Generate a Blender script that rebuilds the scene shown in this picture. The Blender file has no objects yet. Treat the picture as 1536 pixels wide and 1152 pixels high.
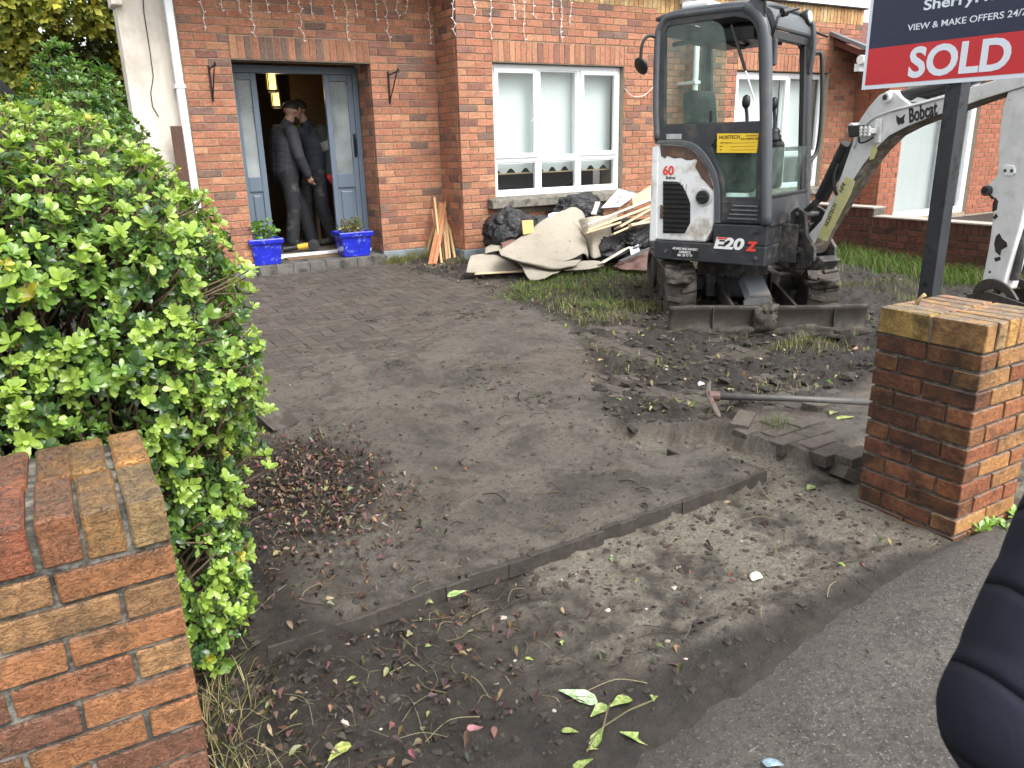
import bpy, bmesh, math, random
import numpy as np
from mathutils import Vector, Matrix, noise as mnoise
random.seed(7); RNG = np.random.default_rng(11)
sc = bpy.context.scene
COL = sc.collection
# ------------------------------------------------------------------ camera
CAM_H = 1.31                       # camera height above the paving at the house
CF, CYAW, CPITCH, CROLL = 1155.26, 0.529986, 0.302726, -0.024493   # focal length in pixels of a 1536 wide frame
def _axes():
    cy, sy = math.cos(CYAW), math.sin(CYAW)
    f0 = np.array([sy, cy, 0]); r0 = np.array([cy, -sy, 0]); u0 = np.array([0, 0, 1.])
    f = f0*math.cos(CPITCH)-u0*math.sin(CPITCH); u = u0*math.cos(CPITCH)+f0*math.sin(CPITCH)
    r = r0*math.cos(CROLL)+u*math.sin(CROLL); u2 = u*math.cos(CROLL)-r0*math.sin(CROLL)
    return r, u2, f
CR, CU, CFW = _axes(); CO = np.array([0, 0, CAM_H])
cam_d = bpy.data.cameras.new('camera'); cam = bpy.data.objects.new('camera', cam_d); COL.objects.link(cam)
cam_d.sensor_width = 36; cam_d.lens = CF/1536*36; cam_d.clip_start = .05; cam_d.clip_end = 500
cam.matrix_world = Matrix(((CR[0], CU[0], -CFW[0], 0), (CR[1], CU[1], -CFW[1], 0), (CR[2], CU[2], -CFW[2], CAM_H), (0, 0, 0, 1)))
cam_d.dof.use_dof = True; cam_d.dof.focus_distance = 4.2; cam_d.dof.aperture_fstop = 13
sc.camera = cam
def ray(x, y): return CR*(x-768)/CF-CU*(y-576)/CF+CFW
def onZ(x, y, z=0.): d = ray(x, y); return CO+d*((z-CAM_H)/d[2])
def onY(x, y, Y): d = ray(x, y); return CO+d*(Y/d[1])
def onX(x, y, X): d = ray(x, y); return CO+d*(X/d[0])
def onP(x, y, P, n): d = ray(x, y); n = np.array(n, float); return CO+d*(((np.array(P)-CO)@n)/(d@n))
def proj(P): q = np.array(P, float)-CO; w = q@CFW; return 768+CF*(q@CR)/w, 576-CF*(q@CU)/w, w
# ------------------------------------------------------------------ world, sun, exposure
SUN_EL, SUN_AZ = math.radians(54), math.radians(166)      # azimuth clockwise from +Y: sun behind the camera, to the right
world = bpy.data.worlds.new('World'); sc.world = world; world.use_nodes = True
wn = world.node_tree.nodes; wl = world.node_tree.links; wn.clear()
sky_n = wn.new('ShaderNodeTexSky'); sky_n.sky_type = 'NISHITA'; sky_n.sun_disc = False
sky_n.sun_elevation = SUN_EL; sky_n.sun_rotation = SUN_AZ; sky_n.dust_density = 4; sky_n.air_density = 1.2; sky_n.ozone_density = 1
hs = wn.new('ShaderNodeHueSaturation'); hs.inputs['Saturation'].default_value = .18; hs.inputs['Value'].default_value = 1.0
bgn = wn.new('ShaderNodeBackground'); bgn.inputs['Strength'].default_value = .145
wo = wn.new('ShaderNodeOutputWorld')
wl.new(sky_n.outputs[0], hs.inputs['Color']); wl.new(hs.outputs[0], bgn.inputs[0]); wl.new(bgn.outputs[0], wo.inputs[0])
sl = bpy.data.lights.new('sun', 'SUN'); sl.energy = 1.0; sl.angle = math.radians(38); sl.color = (1, .96, .9)
so = bpy.data.objects.new('sun', sl); COL.objects.link(so)
_sd = Vector((math.sin(SUN_AZ)*math.cos(SUN_EL), math.cos(SUN_AZ)*math.cos(SUN_EL), math.sin(SUN_EL)))
so.rotation_euler = _sd.to_track_quat('Z', 'Y').to_euler(); so.location = (4, -6, 12)
vs = sc.view_settings; vs.view_transform = 'Standard'; vs.look = 'None'; vs.exposure = 1.42; vs.gamma = 1; vs.use_curve_mapping = False
sc.render.engine = 'CYCLES'; sc.cycles.max_bounces = 6; sc.cycles.transparent_max_bounces = 12
# ------------------------------------------------------------------ materials
MATS = {}
class NT:
    def __init__(s, name):
        s.m = bpy.data.materials.new(name); s.m.use_nodes = True; s.t = s.m.node_tree; s.n = s.t.nodes; s.n.clear()
        s.out = s.n.new('ShaderNodeOutputMaterial'); s.b = s.n.new('ShaderNodeBsdfPrincipled'); s.t.links.new(s.b.outputs[0], s.out.inputs[0])
        s._co = None
    def link(s, a, b): s.t.links.new(a, b)
    def co(s, kind='Object'):
        if s._co is None: s._co = s.n.new('ShaderNodeTexCoord')
        return s._co.outputs[kind]
    def geo(s): return s.n.new('ShaderNodeNewGeometry').outputs['Position']
    def map(s, vec, scale=(1, 1, 1), rot=(0, 0, 0)):
        m = s.n.new('ShaderNodeMapping'); m.inputs['Scale'].default_value = scale; m.inputs['Rotation'].default_value = rot; s.link(vec, m.inputs[0]); return m.outputs[0]
    def noise(s, scale, detail=4, rough=.55, vec=None, dist=0):
        k = s.n.new('ShaderNodeTexNoise'); k.inputs['Scale'].default_value = scale; k.inputs['Detail'].default_value = detail
        k.inputs['Roughness'].default_value = rough; k.inputs['Distortion'].default_value = dist
        s.link(vec if vec is not None else s.geo(), k.inputs['Vector']); return k.outputs['Fac']
    def vor(s, scale, vec=None, feature='F1'):
        k = s.n.new('ShaderNodeTexVoronoi'); k.feature = feature; k.inputs['Scale'].default_value = scale
        s.link(vec if vec is not None else s.geo(), k.inputs['Vector']); return k
    def ramp(s, fac, p0, p1, c0=(0, 0, 0, 1), c1=(1, 1, 1, 1)):
        k = s.n.new('ShaderNodeValToRGB'); k.color_ramp.elements[0].position = p0; k.color_ramp.elements[1].position = p1
        k.color_ramp.elements[0].color = c0; k.color_ramp.elements[1].color = c1; s.link(fac, k.inputs[0]); return k.outputs[0]
    def mix(s, fac, a, b, mode='MIX'):
        k = s.n.new('ShaderNodeMix'); k.data_type = 'RGBA'; k.blend_type = mode
        for v, i in ((fac, 0), (a, 6), (b, 7)):
            if hasattr(v, 'is_linked'): s.link(v, k.inputs[i])
            elif i == 0: k.inputs[0].default_value = v
            else: k.inputs[i].default_value = (*v[:3], 1)
        return k.outputs[2]
    def math(s, op, a, b=0.):
        k = s.n.new('ShaderNodeMath'); k.operation = op
        for v, i in ((a, 0), (b, 1)):
            if hasattr(v, 'is_linked'): s.link(v, k.inputs[i])
            else: k.inputs[i].default_value = v
        return k.outputs[0]
    def bump(s, h, strength=.4, dist=.01):
        k = s.n.new('ShaderNodeBump'); k.inputs['Strength'].default_value = strength; k.inputs['Distance'].default_value = dist
        s.link(h, k.inputs['Height']); s.link(k.outputs[0], s.b.inputs['Normal'])
    def set(s, **kw):
        for k, v in kw.items():
            i = s.b.inputs[k.replace('_', ' ')]
            if hasattr(v, 'is_linked'): s.link(v, i)
            elif isinstance(v, tuple) and len(v) == 3: i.default_value = (*v, 1)
            else: i.default_value = v
    def attr(s, name):
        k = s.n.new('ShaderNodeAttribute'); k.attribute_name = name; return k
    def objcol(s):
        k = s.n.new('ShaderNodeObjectInfo'); return k
def M(name, col=(.5, .5, .5), rough=.6, metal=0., var=.15, vs=12., bump=.0, bs=60., bd=.004, dirt=None, dirt_amt=.5, dirt_s=6., spec=.5, coat=0., grain=None):
    """general procedural surface: base colour, soft variation, optional dirt patches and fine relief"""
    if name in MATS: return MATS[name]
    t = NT(name); g = t.geo(); v = g if grain is None else t.map(g, grain)
    n1 = t.noise(vs, 5, .6, v)
    c = t.mix(t.ramp(n1, .3, .7), tuple(x*(1-var) for x in col), tuple(min(1, x*(1+var)) for x in col))
    r = t.math('ADD', t.math('MULTIPLY', n1, .25), rough-.12)
    if dirt:
        d = t.ramp(t.noise(dirt_s, 7, .68, g), .62-.35*dirt_amt, .74-.3*dirt_amt)
        c = t.mix(d, c, dirt); r = t.math('ADD', r, t.math('MULTIPLY', d, max(0, .85-rough)))
    t.set(Base_Color=c, Roughness=r, Metallic=metal); t.b.inputs['Specular IOR Level'].default_value = spec
    if coat: t.b.inputs['Coat Weight'].default_value = coat
    if bump: t.bump(t.noise(bs, 5, .65, v), bump, bd)
    MATS[name] = t.m; return t.m
def brick_material(name, use_attr=False, stain=(.03, .025, .02), stain_amt=.35, lime=0.1, bump=.7, dingy=None, top=None):
    t = NT(name); g = t.geo()
    base = t.attr('Col').outputs['Color'] if use_attr else t.objcol().outputs['Color']
    n = t.noise(38, 6, .62); n2 = t.noise(9, 4, .6); nf = t.noise(220, 3, .6)
    c = t.mix(t.ramp(n, .28, .72), t.mix(1., base, (.62, .58, .56), 'MULTIPLY'), t.mix(1., base, (1.22, 1.16, 1.1), 'MULTIPLY'))
    cr = t.noise(26, 3, .6, t.map(g, (1, 1, 3.2)), 1.8)                     # creased sand faces
    crease = t.ramp(t.math('ABSOLUTE', t.math('SUBTRACT', cr, .5)), .0, .028)
    c = t.mix(t.math('MULTIPLY', t.math('SUBTRACT', 1., crease), .55), c, t.mix(1., base, (1.5, 1.35, 1.25), 'MULTIPLY'))
    c = t.mix(t.math('MULTIPLY', t.ramp(t.noise(60, 6, .75), .5, .62), .35), c, t.mix(1., base, (.45, .4, .4), 'MULTIPLY')); c = t.mix(t.math('MULTIPLY', t.ramp(n2, .52, .72), stain_amt), c, stain)
    c = t.mix(t.math('MULTIPLY', t.ramp(nf, .66, .72), lime), c, (.62, .58, .5))
    if dingy or top:                                     # blotchy darkening on the drive-side faces, grey lichen on upward faces
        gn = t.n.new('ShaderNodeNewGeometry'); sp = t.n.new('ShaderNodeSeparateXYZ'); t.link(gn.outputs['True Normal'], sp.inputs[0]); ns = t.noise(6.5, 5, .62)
        if dingy: c = t.mix(t.math('MULTIPLY', t.ramp(t.math('MULTIPLY', sp.outputs[0], -1.), .5, .7), t.math('MULTIPLY', t.ramp(ns, .34, .62), dingy[1])), c, dingy[0])
        if top: c = t.mix(t.math('MULTIPLY', t.ramp(sp.outputs[2], .5, .7), t.math('MULTIPLY', t.ramp(t.noise(15, 6, .7), .3, .6), top[1])), c, top[0])
    t.set(Base_Color=c, Roughness=t.math('ADD', t.math('MULTIPLY', n, .3), .62)); t.b.inputs['Specular IOR Level'].default_value = .35
    h = t.math('ADD', t.math('MULTIPLY', crease, .8), t.math('ADD', t.math('MULTIPLY', n, .8), t.math('MULTIPLY', nf, .3)))
    t.bump(h, bump, .006); MATS[name] = t.m; return t.m
BR_O = brick_material('brick_clay'); BR_A = brick_material('brick_clay_infill', True)
BR_P = brick_material('brick_pier', stain=(.018, .013, .012), stain_amt=.6, lime=.35, bump=.9, dingy=((.022, .013, .011), .8), top=((.16, .145, .125), .85))
BR_D = brick_material('brick_damp', stain=(.012, .01, .009), stain_amt=.85, lime=.3, bump=.8)
MORTAR = M('mortar', (.30, .245, .175), .9, var=.25, vs=40, bump=.5, bs=200)
MORTAR_D = M('mortar_damp', (.075, .07, .062), .85, var=.4, vs=30, bump=.6, bs=160, dirt=(.22, .2, .17), dirt_amt=.35, dirt_s=22)
UPVC = M('white_upvc', (.78, .8, .82), .32, var=.03, vs=5)
CONCRETE = M('sill_concrete', (.17, .155, .13), .85, var=.35, vs=22, bump=.5, bs=140, dirt=(.06, .06, .045), dirt_amt=.4, dirt_s=9)
PLINTH = M('plinth_render', (.19, .225, .25), .75, var=.2, vs=9, bump=.3, bs=90, dirt=(.08, .08, .07), dirt_amt=.3, dirt_s=7)
RENDER_W = M('pale_render', (.62, .565, .49), .85, var=.12, vs=5, bump=.6, bs=120, bd=.006, dirt=(.5, .45, .38), dirt_amt=.3, dirt_s=2.5, grain=(3, 3, .6))
WHITE_W = M('white_render', (.78, .77, .74), .8, var=.05, vs=6, bump=.2, bs=80)
DOORP = M('door_blue_grey', (.115, .15, .195), .38, var=.06, vs=4)
DARKM = M('black_iron', (.02, .02, .022), .5, .6, var=.3, vs=30, bump=.2)
def glass_material(name, tint=(.97, .985, .98), ior=1.5, rough=.02, body=0., bodycol=(.5, .6, .58)):
    t = NT(name); t.n.remove(t.b)
    tr = t.n.new('ShaderNodeBsdfTransparent'); tr.inputs[0].default_value = (*tint, 1)
    gl = t.n.new('ShaderNodeBsdfGlossy'); gl.inputs['Roughness'].default_value = rough
    lw = t.n.new('ShaderNodeLayerWeight'); lw.inputs[0].default_value = .5
    fr = t.math('ADD', t.math('MULTIPLY', t.math('POWER', lw.outputs['Facing'], 5.), .9), .045)
    mx = t.n.new('ShaderNodeMixShader'); t.link(fr, mx.inputs[0]); t.link(tr.outputs[0], mx.inputs[1]); t.link(gl.outputs[0], mx.inputs[2])
    o = mx.outputs[0]
    if body:                                                     # low body: dust and water marks; high body: painted pale reflection
        df = t.n.new('ShaderNodeBsdfDiffuse'); df.inputs[0].default_value = (*bodycol, 1)
        m2 = t.n.new('ShaderNodeMixShader'); n = t.ramp(t.noise(7 if body < .5 else 1.6, 3 if body > .5 else 8, .5 if body > .5 else .7), .3, .8)
        t.link(t.math('MULTIPLY', n, body), m2.inputs[0]); t.link(o, m2.inputs[1]); t.link(df.outputs[0], m2.inputs[2]); o = m2.outputs[0]
    t.link(o, t.out.inputs[0]); MATS[name] = t.m; return t.m
GLASS = glass_material('window_glass'); CABGLASS = glass_material('cab_glass', (.76, .88, .84), body=.16, bodycol=(.42, .5, .46))
DOORGLASS = glass_material('door_glass_painted_reflection', (.75, .8, .8), rough=.12, body=.85, bodycol=(.46, .50, .51))  # door panes: pale diffuse colour painted in to stand for their reflection
# ------------------------------------------------------------------ mesh builder
class MB:
    def __init__(s, mtx=None): s.v = []; s.f = []; s.mi = []; s.col = []; s.mtx = mtx; s.cur = 0; s.c = (1, 1, 1)
    def add(s, vs, fs):
        o = len(s.v)
        if s.mtx is not None: vs = [tuple(s.mtx @ Vector(p)) for p in vs]
        s.v += [tuple(map(float, p)) for p in vs]; s.f += [tuple(i+o for i in f) for f in fs]; s.mi += [s.cur]*len(fs); s.col += [s.c]*len(fs); return s
    def box(s, c, d, rot=None):
        x, y, z = d[0]/2, d[1]/2, d[2]/2
        P = [Vector((a, b, e)) for e in (-z, z) for a, b in ((-x, -y), (x, -y), (x, y), (-x, y))]
        if rot is not None: P = [rot @ p for p in P]
        c = Vector(c); return s.add([p+c for p in P], [(3, 2, 1, 0), (4, 5, 6, 7), (0, 1, 5, 4), (1, 2, 6, 5), (2, 3, 7, 6), (3, 0, 4, 7)])
    def b2(s, a, b): return s.box([(p+q)/2 for p, q in zip(a, b)], [abs(q-p) for p, q in zip(a, b)])
    def prism(s, poly, o, u, v, w):
        """polygon (list of 2d) in frame o,u,v extruded by vector w"""
        o, u, v, w = (Vector(k) for k in (o, u, v, w)); n = len(poly)
        A = [o+u*p[0]+v*p[1] for p in poly]; B = [p+w for p in A]
        return s.add(A+B, [tuple(range(n))[::-1], tuple(range(n, 2*n))]+[(i, (i+1) % n, n+(i+1) % n, n+i) for i in range(n)])
    def tube(s, path, r, n=8, cap=True, closed=False):
        P = [Vector(p) for p in path]; m = len(P); V = []; F = []
        R = r if hasattr(r, '__len__') else [r]*m; up = None
        for i, p in enumerate(P):
            t = (P[min(i+1, m-1)]-P[max(i-1, 0)]).normalized()
            if up is None: up = t.orthogonal().normalized()
            up = (up-t*up.dot(t))
            up = up.normalized() if up.length > 1e-6 else t.orthogonal().normalized()
            sd = t.cross(up)
            for k in range(n):
                a = 2*math.pi*k/n; V.append(p+(up*math.cos(a)+sd*math.sin(a))*R[i])
        for i in range(m-1):
            for k in range(n): F.append((i*n+k, i*n+(k+1) % n, (i+1)*n+(k+1) % n, (i+1)*n+k))
        if cap: F.append(tuple(range(n))[::-1]); F.append(tuple((m-1)*n+k for k in range(n)))
        return s.add(V, F)
    def cyl(s, a, b, r, n=16): return s.tube([a, b], r, n)
    def lathe(s, prof, o, axis=(0, 0, 1), n=24):
        ax = Vector(axis).normalized(); u = ax.orthogonal().normalized(); w = ax.cross(u); o = Vector(o); V = []; F = []
        for r, h in prof:
            for k in range(n): a = 2*math.pi*k/n; V.append(o+ax*h+(u*math.cos(a)+w*math.sin(a))*r)
        for i in range(len(prof)-1):
            for k in range(n): F.append((i*n+k, i*n+(k+1) % n, (i+1)*n+(k+1) % n, (i+1)*n+k))
        F.append(tuple(range(n))[::-1]); F.append(tuple((len(prof)-1)*n+k for k in range(n)))
        return s.add(V, F)
    def grid(s, P):
        P = np.asarray(P); a, b = P.shape[:2]
        return s.add(P.reshape(-1, 3), [(i*b+j, i*b+j+1, (i+1)*b+j+1, (i+1)*b+j) for i in range(a-1) for j in range(b-1)])
    def build(s, name, mat, parent=None, smooth=False, bevel=0., seg=2, colattr=False, solid=0., subsurf=0, angle=30, fix=True):
        me = bpy.data.meshes.new(name); L = Vector(wloc(parent))
        me.from_pydata([tuple(Vector(p)-L) for p in s.v] if parent else s.v, [], s.f)
        for m in (mat if isinstance(mat, (list, tuple)) else [mat]): me.materials.append(m)
        me.polygons.foreach_set('material_index', s.mi)
        if colattr:
            a = me.color_attributes.new('Col', 'FLOAT_COLOR', 'CORNER')
            a.data.foreach_set('color', np.repeat(np.array([(*c, 1) for c in s.col], np.float32), [len(f) for f in s.f], axis=0).ravel())
        if fix and len(s.f) < 60000:
            bm = bmesh.new(); bm.from_mesh(me); bmesh.ops.recalc_face_normals(bm, faces=bm.faces); bm.to_mesh(me); bm.free()
        if smooth: me.polygons.foreach_set('use_smooth', [True]*len(me.polygons))
        ob = link(name, me, parent)
        if solid: k = ob.modifiers.new('thickness', 'SOLIDIFY'); k.thickness = solid; k.offset = 0
        if bevel: k = ob.modifiers.new('bevel', 'BEVEL'); k.width = bevel; k.segments = seg; k.limit_method = 'ANGLE'; k.angle_limit = math.radians(angle)
        if subsurf: k = ob.modifiers.new('sub', 'SUBSURF'); k.levels = subsurf; k.render_levels = subsurf
        return ob
WL = {}
def wloc(o): return WL.get(o.name, (0, 0, 0)) if o is not None else (0, 0, 0)
def link(name, me, parent=None):
    ob = bpy.data.objects.new(name, me); COL.objects.link(ob)
    if parent is not None: ob.parent = parent; WL[ob.name] = wloc(parent)
    return ob
def tag(o, label=None, cat=None, group=None, kind=None):
    for k, v in (('label', label), ('category', cat), ('group', group), ('kind', kind)):
        if v: o[k] = v
    return o
def empty(name, loc, label, cat, group=None):
    o = link(name, None); o.location = loc; o.empty_display_size = .1; WL[o.name] = tuple(loc); return tag(o, label, cat, group)
def text_mesh(body, size, mtx, name, mat, parent, bold=0., shear=0., align='LEFT', extrude=.0006, xs=1., spacing=1.):
    cu = bpy.data.curves.new('t', 'FONT'); cu.body = body; cu.size = size; cu.offset = bold; cu.shear = shear; cu.extrude = extrude; cu.align_x = align; cu.resolution_u = 4; cu.space_character = spacing
    o = bpy.data.objects.new('t', cu); COL.objects.link(o); dg = bpy.context.evaluated_depsgraph_get(); dg.update()
    me = bpy.data.meshes.new_from_object(o.evaluated_get(dg)); bpy.data.objects.remove(o); bpy.data.curves.remove(cu)
    me.name = name; me.transform(Matrix.Diagonal((xs, 1, 1, 1))); me.transform(mtx); me.transform(Matrix.Translation(-Vector(wloc(parent)))); me.materials.clear(); me.materials.append(mat)
    return link(name, me, parent)
def frame(o, u, v, w=None):
    u = Vector(u).normalized(); v = Vector(v); v = (v-u*v.dot(u)).normalized(); w = u.cross(v)
    return Matrix(((u.x, v.x, w.x, o[0]), (u.y, v.y, w.y, o[1]), (u.z, v.z, w.z, o[2]), (0, 0, 0, 1)))
# ------------------------------------------------------------------ value noise on arrays
_T = np.random.default_rng(3).random((256, 256))
def vnoise(x, y):
    xi = np.floor(x).astype(int); yi = np.floor(y).astype(int); fx = x-xi; fy = y-yi; fx = fx*fx*(3-2*fx); fy = fy*fy*(3-2*fy)
    g = lambda a, b: _T[a % 256, b % 256]
    return (g(xi, yi)*(1-fx)+g(xi+1, yi)*fx)*(1-fy)+(g(xi, yi+1)*(1-fx)+g(xi+1, yi+1)*fx)*fy
def fbm(x, y, s, o=4, r=.5):
    t = 0; a = 1; n = 0
    for k in range(o): t = t+a*vnoise(x*s*2**k+17.3*k, y*s*2**k+9.1*k); n += a; a *= r
    return t/n-.5
def sstep(x, a, b): t = np.clip((x-a)/(b-a), 0, 1); return t*t*(3-2*t)
# ================================================================== GROUND
def zdrive(y): return np.interp(y, [2.2, 8.2], [-.2, 0])
PATH_Z = -.24
def edge_y(x): return 2.19+.035*x
SOIL_Y = [1.0, 2.9, 3.09, 3.6, 4.17, 4.96, 5.6, 6.3, 7.1, 7.7, 8.6]
SOIL_X = [2.95, 2.95, 2.46, 2.74, 3.05, 3.45, 3.5, 3.62, 3.55, 3.4, 3.3]
def soil_x(y): return np.interp(y, SOIL_Y, SOIL_X)
def zig(y): return np.interp(y, [1.5, 2.14, 2.141, 2.3, 2.301, 2.46, 2.461, 2.62, 2.621, 2.9], [3.1, 3.1, 3.06, 3.06, 3.02, 3.02, 2.98, 2.98, 2.94, 2.94])
def ground_fields(x, y):
    zd = zdrive(y)
    wob = .05*fbm(x, y, 1.3, 3)+.012*fbm(x, y, 9, 2)
    low = sstep(edge_y(x)+.012-y+wob*.3+.022*fbm(x, y, 22, 3), -.006, .012)                                # taken-up strip along the street
    notch = sstep(x, 2.69, 2.705)*sstep(zig(y)-x, -.006, .006)*sstep(2.86-y+wob*.2, 0, .02)
    pit = sstep(x, 2.35, 2.5)*sstep(2.97-x, 0, .05)*sstep(3.1-.5*(x-2.46)-y, 0, .03)*sstep(y, 2.6, 2.84)
    low = np.maximum(low, notch); low = np.maximum(low, .85*pit)
    soil = sstep(x-soil_x(y)+wob*1.4, -.05, .10)*(1-low)*sstep(y, 2.7, 2.95)
    left = sstep(.62+.25*fbm(x, y, 2.1, 3)-x, -.05, .12)*sstep(y, 1.2, 1.5)       # planting bed under the hedge
    spill = sstep(1.15-.55*x+.25*fbm(x, y, 3, 3)+.35-(y-1.0)*.0, 0, .5)*(y < 2.25)
    mud = np.maximum(sstep(5.6-y+2.2*fbm(x, y, .9, 4)+.5*(x-2.2), -.4, 1.1), sstep(4.7-y, -.2, .3))                  # mud film hides the joints near the street
    g1 = fbm(x, y, 3.2, 5, .55); g2 = fbm(x, y, 19, 4, .6); g3 = np.abs(fbm(x, y, 7, 4, .6))
    z = zd-.0055+mud*(.014+.014*g1+.016*g2)+(1-mud)*.009*g2
    z_low = np.minimum(zd, -.2)-.078+.045*g1+.018*g2+.02*np.maximum(0, g3-.12)
    z = z*(1-low)+z_low*low
    z_soil = zd-.004+.15*g1+.13*g3+.045*g2
    hump = -.03*np.exp(-((x-4.6)**2+(y-3.95)**2)/.35)+.05*np.exp(-((x-7.0)**2+(y-4.6)**2)/.25)
    z = z*(1-soil)+(z_soil+hump)*soil
    z_left = zd+.015+.06*g1+.03*g2+.02*g3
    lf = left*(1-low*.0)
    z = np.where(y < 2.2, z, z*(1-lf)+z_left*lf)
    # soil banked against the left wall and over the kerbless edge of the footpath
    lb = sstep(.75-x+.3*fbm(x, y, 2.5, 3), 0, .5)*sstep(y, 1.25, 1.7)*sstep(2.5-y, 0, .2)
    z = z+lb*(.045+.05*g1+.03*g2)
    # under the footpath slab, with soil spilling over its inner edge
    pe = 1.478-.135*np.maximum(0, 2.86-x)+.11*fbm(x, y, 3.1, 5, .6)*sstep(2.8-x, 0, .7)
    path = sstep(pe-y, -.02, .05)
    spl = sstep(1.66-y, 0, .12)*sstep(2.86-x, 0, .25)
    z = z*(1-spl)+spl*np.maximum(z, PATH_Z+.004+.035*np.clip(g1+.15, 0, 1)+.02*g2+.012*np.clip((y-pe)/.2, 0, 1))
    z = z*(1-path)+(-.275)*path
    sand = low*sstep(y, 1.45, 1.6)*sstep(.22+.9*g1+.5*g2, -.05, .35)*sstep(x, .8, 1.5)
    wet = np.clip(.5+1.3*fbm(x, y, 1.1, 4), 0, 1)
    patch_ = sstep(1.05-np.sqrt(((x-.72)/.52)**2+((y-3.3)/.62)**2)+.5*fbm(x, y, 3, 3), 0, .25)
    dark = np.clip(np.maximum(np.maximum(soil, patch_*.9), np.maximum(left*(y > 1.3), low*.9*(1-sand))), 0, 1)
    # compacted paler mud where the barrow runs
    pale = (1-soil)*(1-low)*sstep(.18+fbm(x, y, 1.4, 4), 0, .4)
    return z, sand, dark, wet, pale, soil, low
def ground_z(x, y):
    return float(ground_fields(np.array([[float(x)]]), np.array([[float(y)]]))[0][0, 0])
gx = np.concatenate([[-120, -40, -12, -5, -2.5, -1.4, -.8, -.4], np.arange(-.1, 3.3, .0165), np.arange(3.3, 8.25, .026), [8.6, 9.5, 12, 20, 45, 120]])
yy = [1.05]
while yy[-1] < 8.75: yy.append(yy[-1]+max(.0125, .0052*yy[-1]))
gy = np.concatenate([[-120, -40, -12, -4, -1, .2, .7], yy, [9.2, 11, 16, 30, 60, 120]])
GX, GY = np.meshgrid(gx, gy); gz, g_sand, g_dark, g_wet, g_pale, g_soil, g_low = ground_fields(GX, GY)
far = (GX < -.3) | (GX > 8.4) | (GY > 8.74) | (GY < 1.0); gz[far] = np.where(GY[far] < 1.3, -.3, np.minimum(zdrive(GY[far])-.03, -.02))
def grid_mesh(name, X, Y, Z, attrs, mat):
    r, c = X.shape; me = bpy.data.meshes.new(name)
    co = np.stack([X, Y, Z], -1).reshape(-1, 3).astype(np.float32)
    i = np.arange(r*c).reshape(r, c); q = np.stack([i[:-1, :-1], i[:-1, 1:], i[1:, 1:], i[1:, :-1]], -1).reshape(-1, 4)
    me.vertices.add(len(co)); me.vertices.foreach_set('co', co.ravel()); me.loops.add(q.size); me.loops.foreach_set('vertex_index', q.ravel().astype(np.int32))
    me.polygons.add(len(q)); me.polygons.foreach_set('loop_start', (np.arange(len(q))*4).astype(np.int32)); me.update(calc_edges=True)
    me.polygons.foreach_set('use_smooth', [True]*len(q))
    a = me.color_attributes.new('mask', 'FLOAT_COLOR', 'POINT'); a.data.foreach_set('color', np.stack(attrs, -1).astype(np.float32).ravel())
    me.materials.append(mat); return link(name, me)
t = NT('muddy_ground'); mk = t.attr('mask'); sep = t.n.new('ShaderNodeSeparateColor'); t.link(mk.outputs['Color'], sep.inputs[0])
n_big = t.noise(2.2, 6, .62); n_mid = t.noise(11, 8, .7); n_f = t.noise(75, 5, .7); n_g = t.noise(260, 3, .7); n_s = t.noise(30, 9, .78); n_t = t.noise(5.5, 8, .72, None, .6)
mudc = t.mix(t.ramp(n_big, .35, .68), (.082, .072, .061), (.138, .122, .102))
mudc = t.mix(t.math('MULTIPLY', t.ramp(n_mid, .45, .66), .6), mudc, (.165, .148, .124))
mudc = t.mix(t.math('MULTIPLY', mk.outputs['Alpha'], .55), mudc, (.17, .15, .124))
mudc = t.mix(t.math('MULTIPLY', t.ramp(t.noise(1.1, 3, .5), .55, .72), .45), mudc, (.135, .092, .062))
mudc = t.mix(t.math('MULTIPLY', t.ramp(n_t, .52, .62), .65), mudc, (.042, .035, .030)); mudc = t.mix(t.math('MULTIPLY', t.ramp(t.noise(1.7, 9, .7, None, .9), .50, .60), .62), mudc, (.040, .033, .028))
mudc = t.mix(t.math('MULTIPLY', t.ramp(n_s, .53, .60), .62), mudc, (.028, .024, .021))
mudc = t.mix(t.math('MULTIPLY', t.ramp(t.noise(48, 7, .75), .60, .68), .5), mudc, (.22, .20, .175))
soilc = t.mix(t.ramp(n_mid, .35, .65), (.013, .0105, .009), (.05, .040, .032))
soilc = t.mix(t.math('MULTIPLY', t.ramp(n_s, .55, .66), .55), soilc, (.10, .083, .066))
sandc = t.mix(t.ramp(n_f, .3, .7), (.11, .097, .077), (.34, .305, .24))
c = t.mix(sep.outputs[1], mudc, soilc); c = t.mix(t.math('MULTIPLY', sep.outputs[0], t.ramp(n_s, .34, .52)), c, sandc)
c = t.mix(t.math('MULTIPLY', t.ramp(n_g, .66, .70), .45), c, (.3, .27, .23))
wetr = t.math('MULTIPLY', sep.outputs[2], t.ramp(t.noise(4, 5, .6), .30, .62))
t.set(Base_Color=c, Roughness=t.math('SUBTRACT', .80, t.math('MULTIPLY', wetr, .52))); t.b.inputs['Specular IOR Level'].default_value = .5
t.bump(t.math('ADD', t.math('MULTIPLY', n_s, 1.6), t.math('ADD', t.math('MULTIPLY', n_f, .8), t.math('MULTIPLY', n_g, .4))), .9, .02); MUD = t.m
ground = tag(grid_mesh('ground', GX, GY, gz, (g_sand, g_dark, g_wet, g_pale), MUD), kind='structure')
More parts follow.
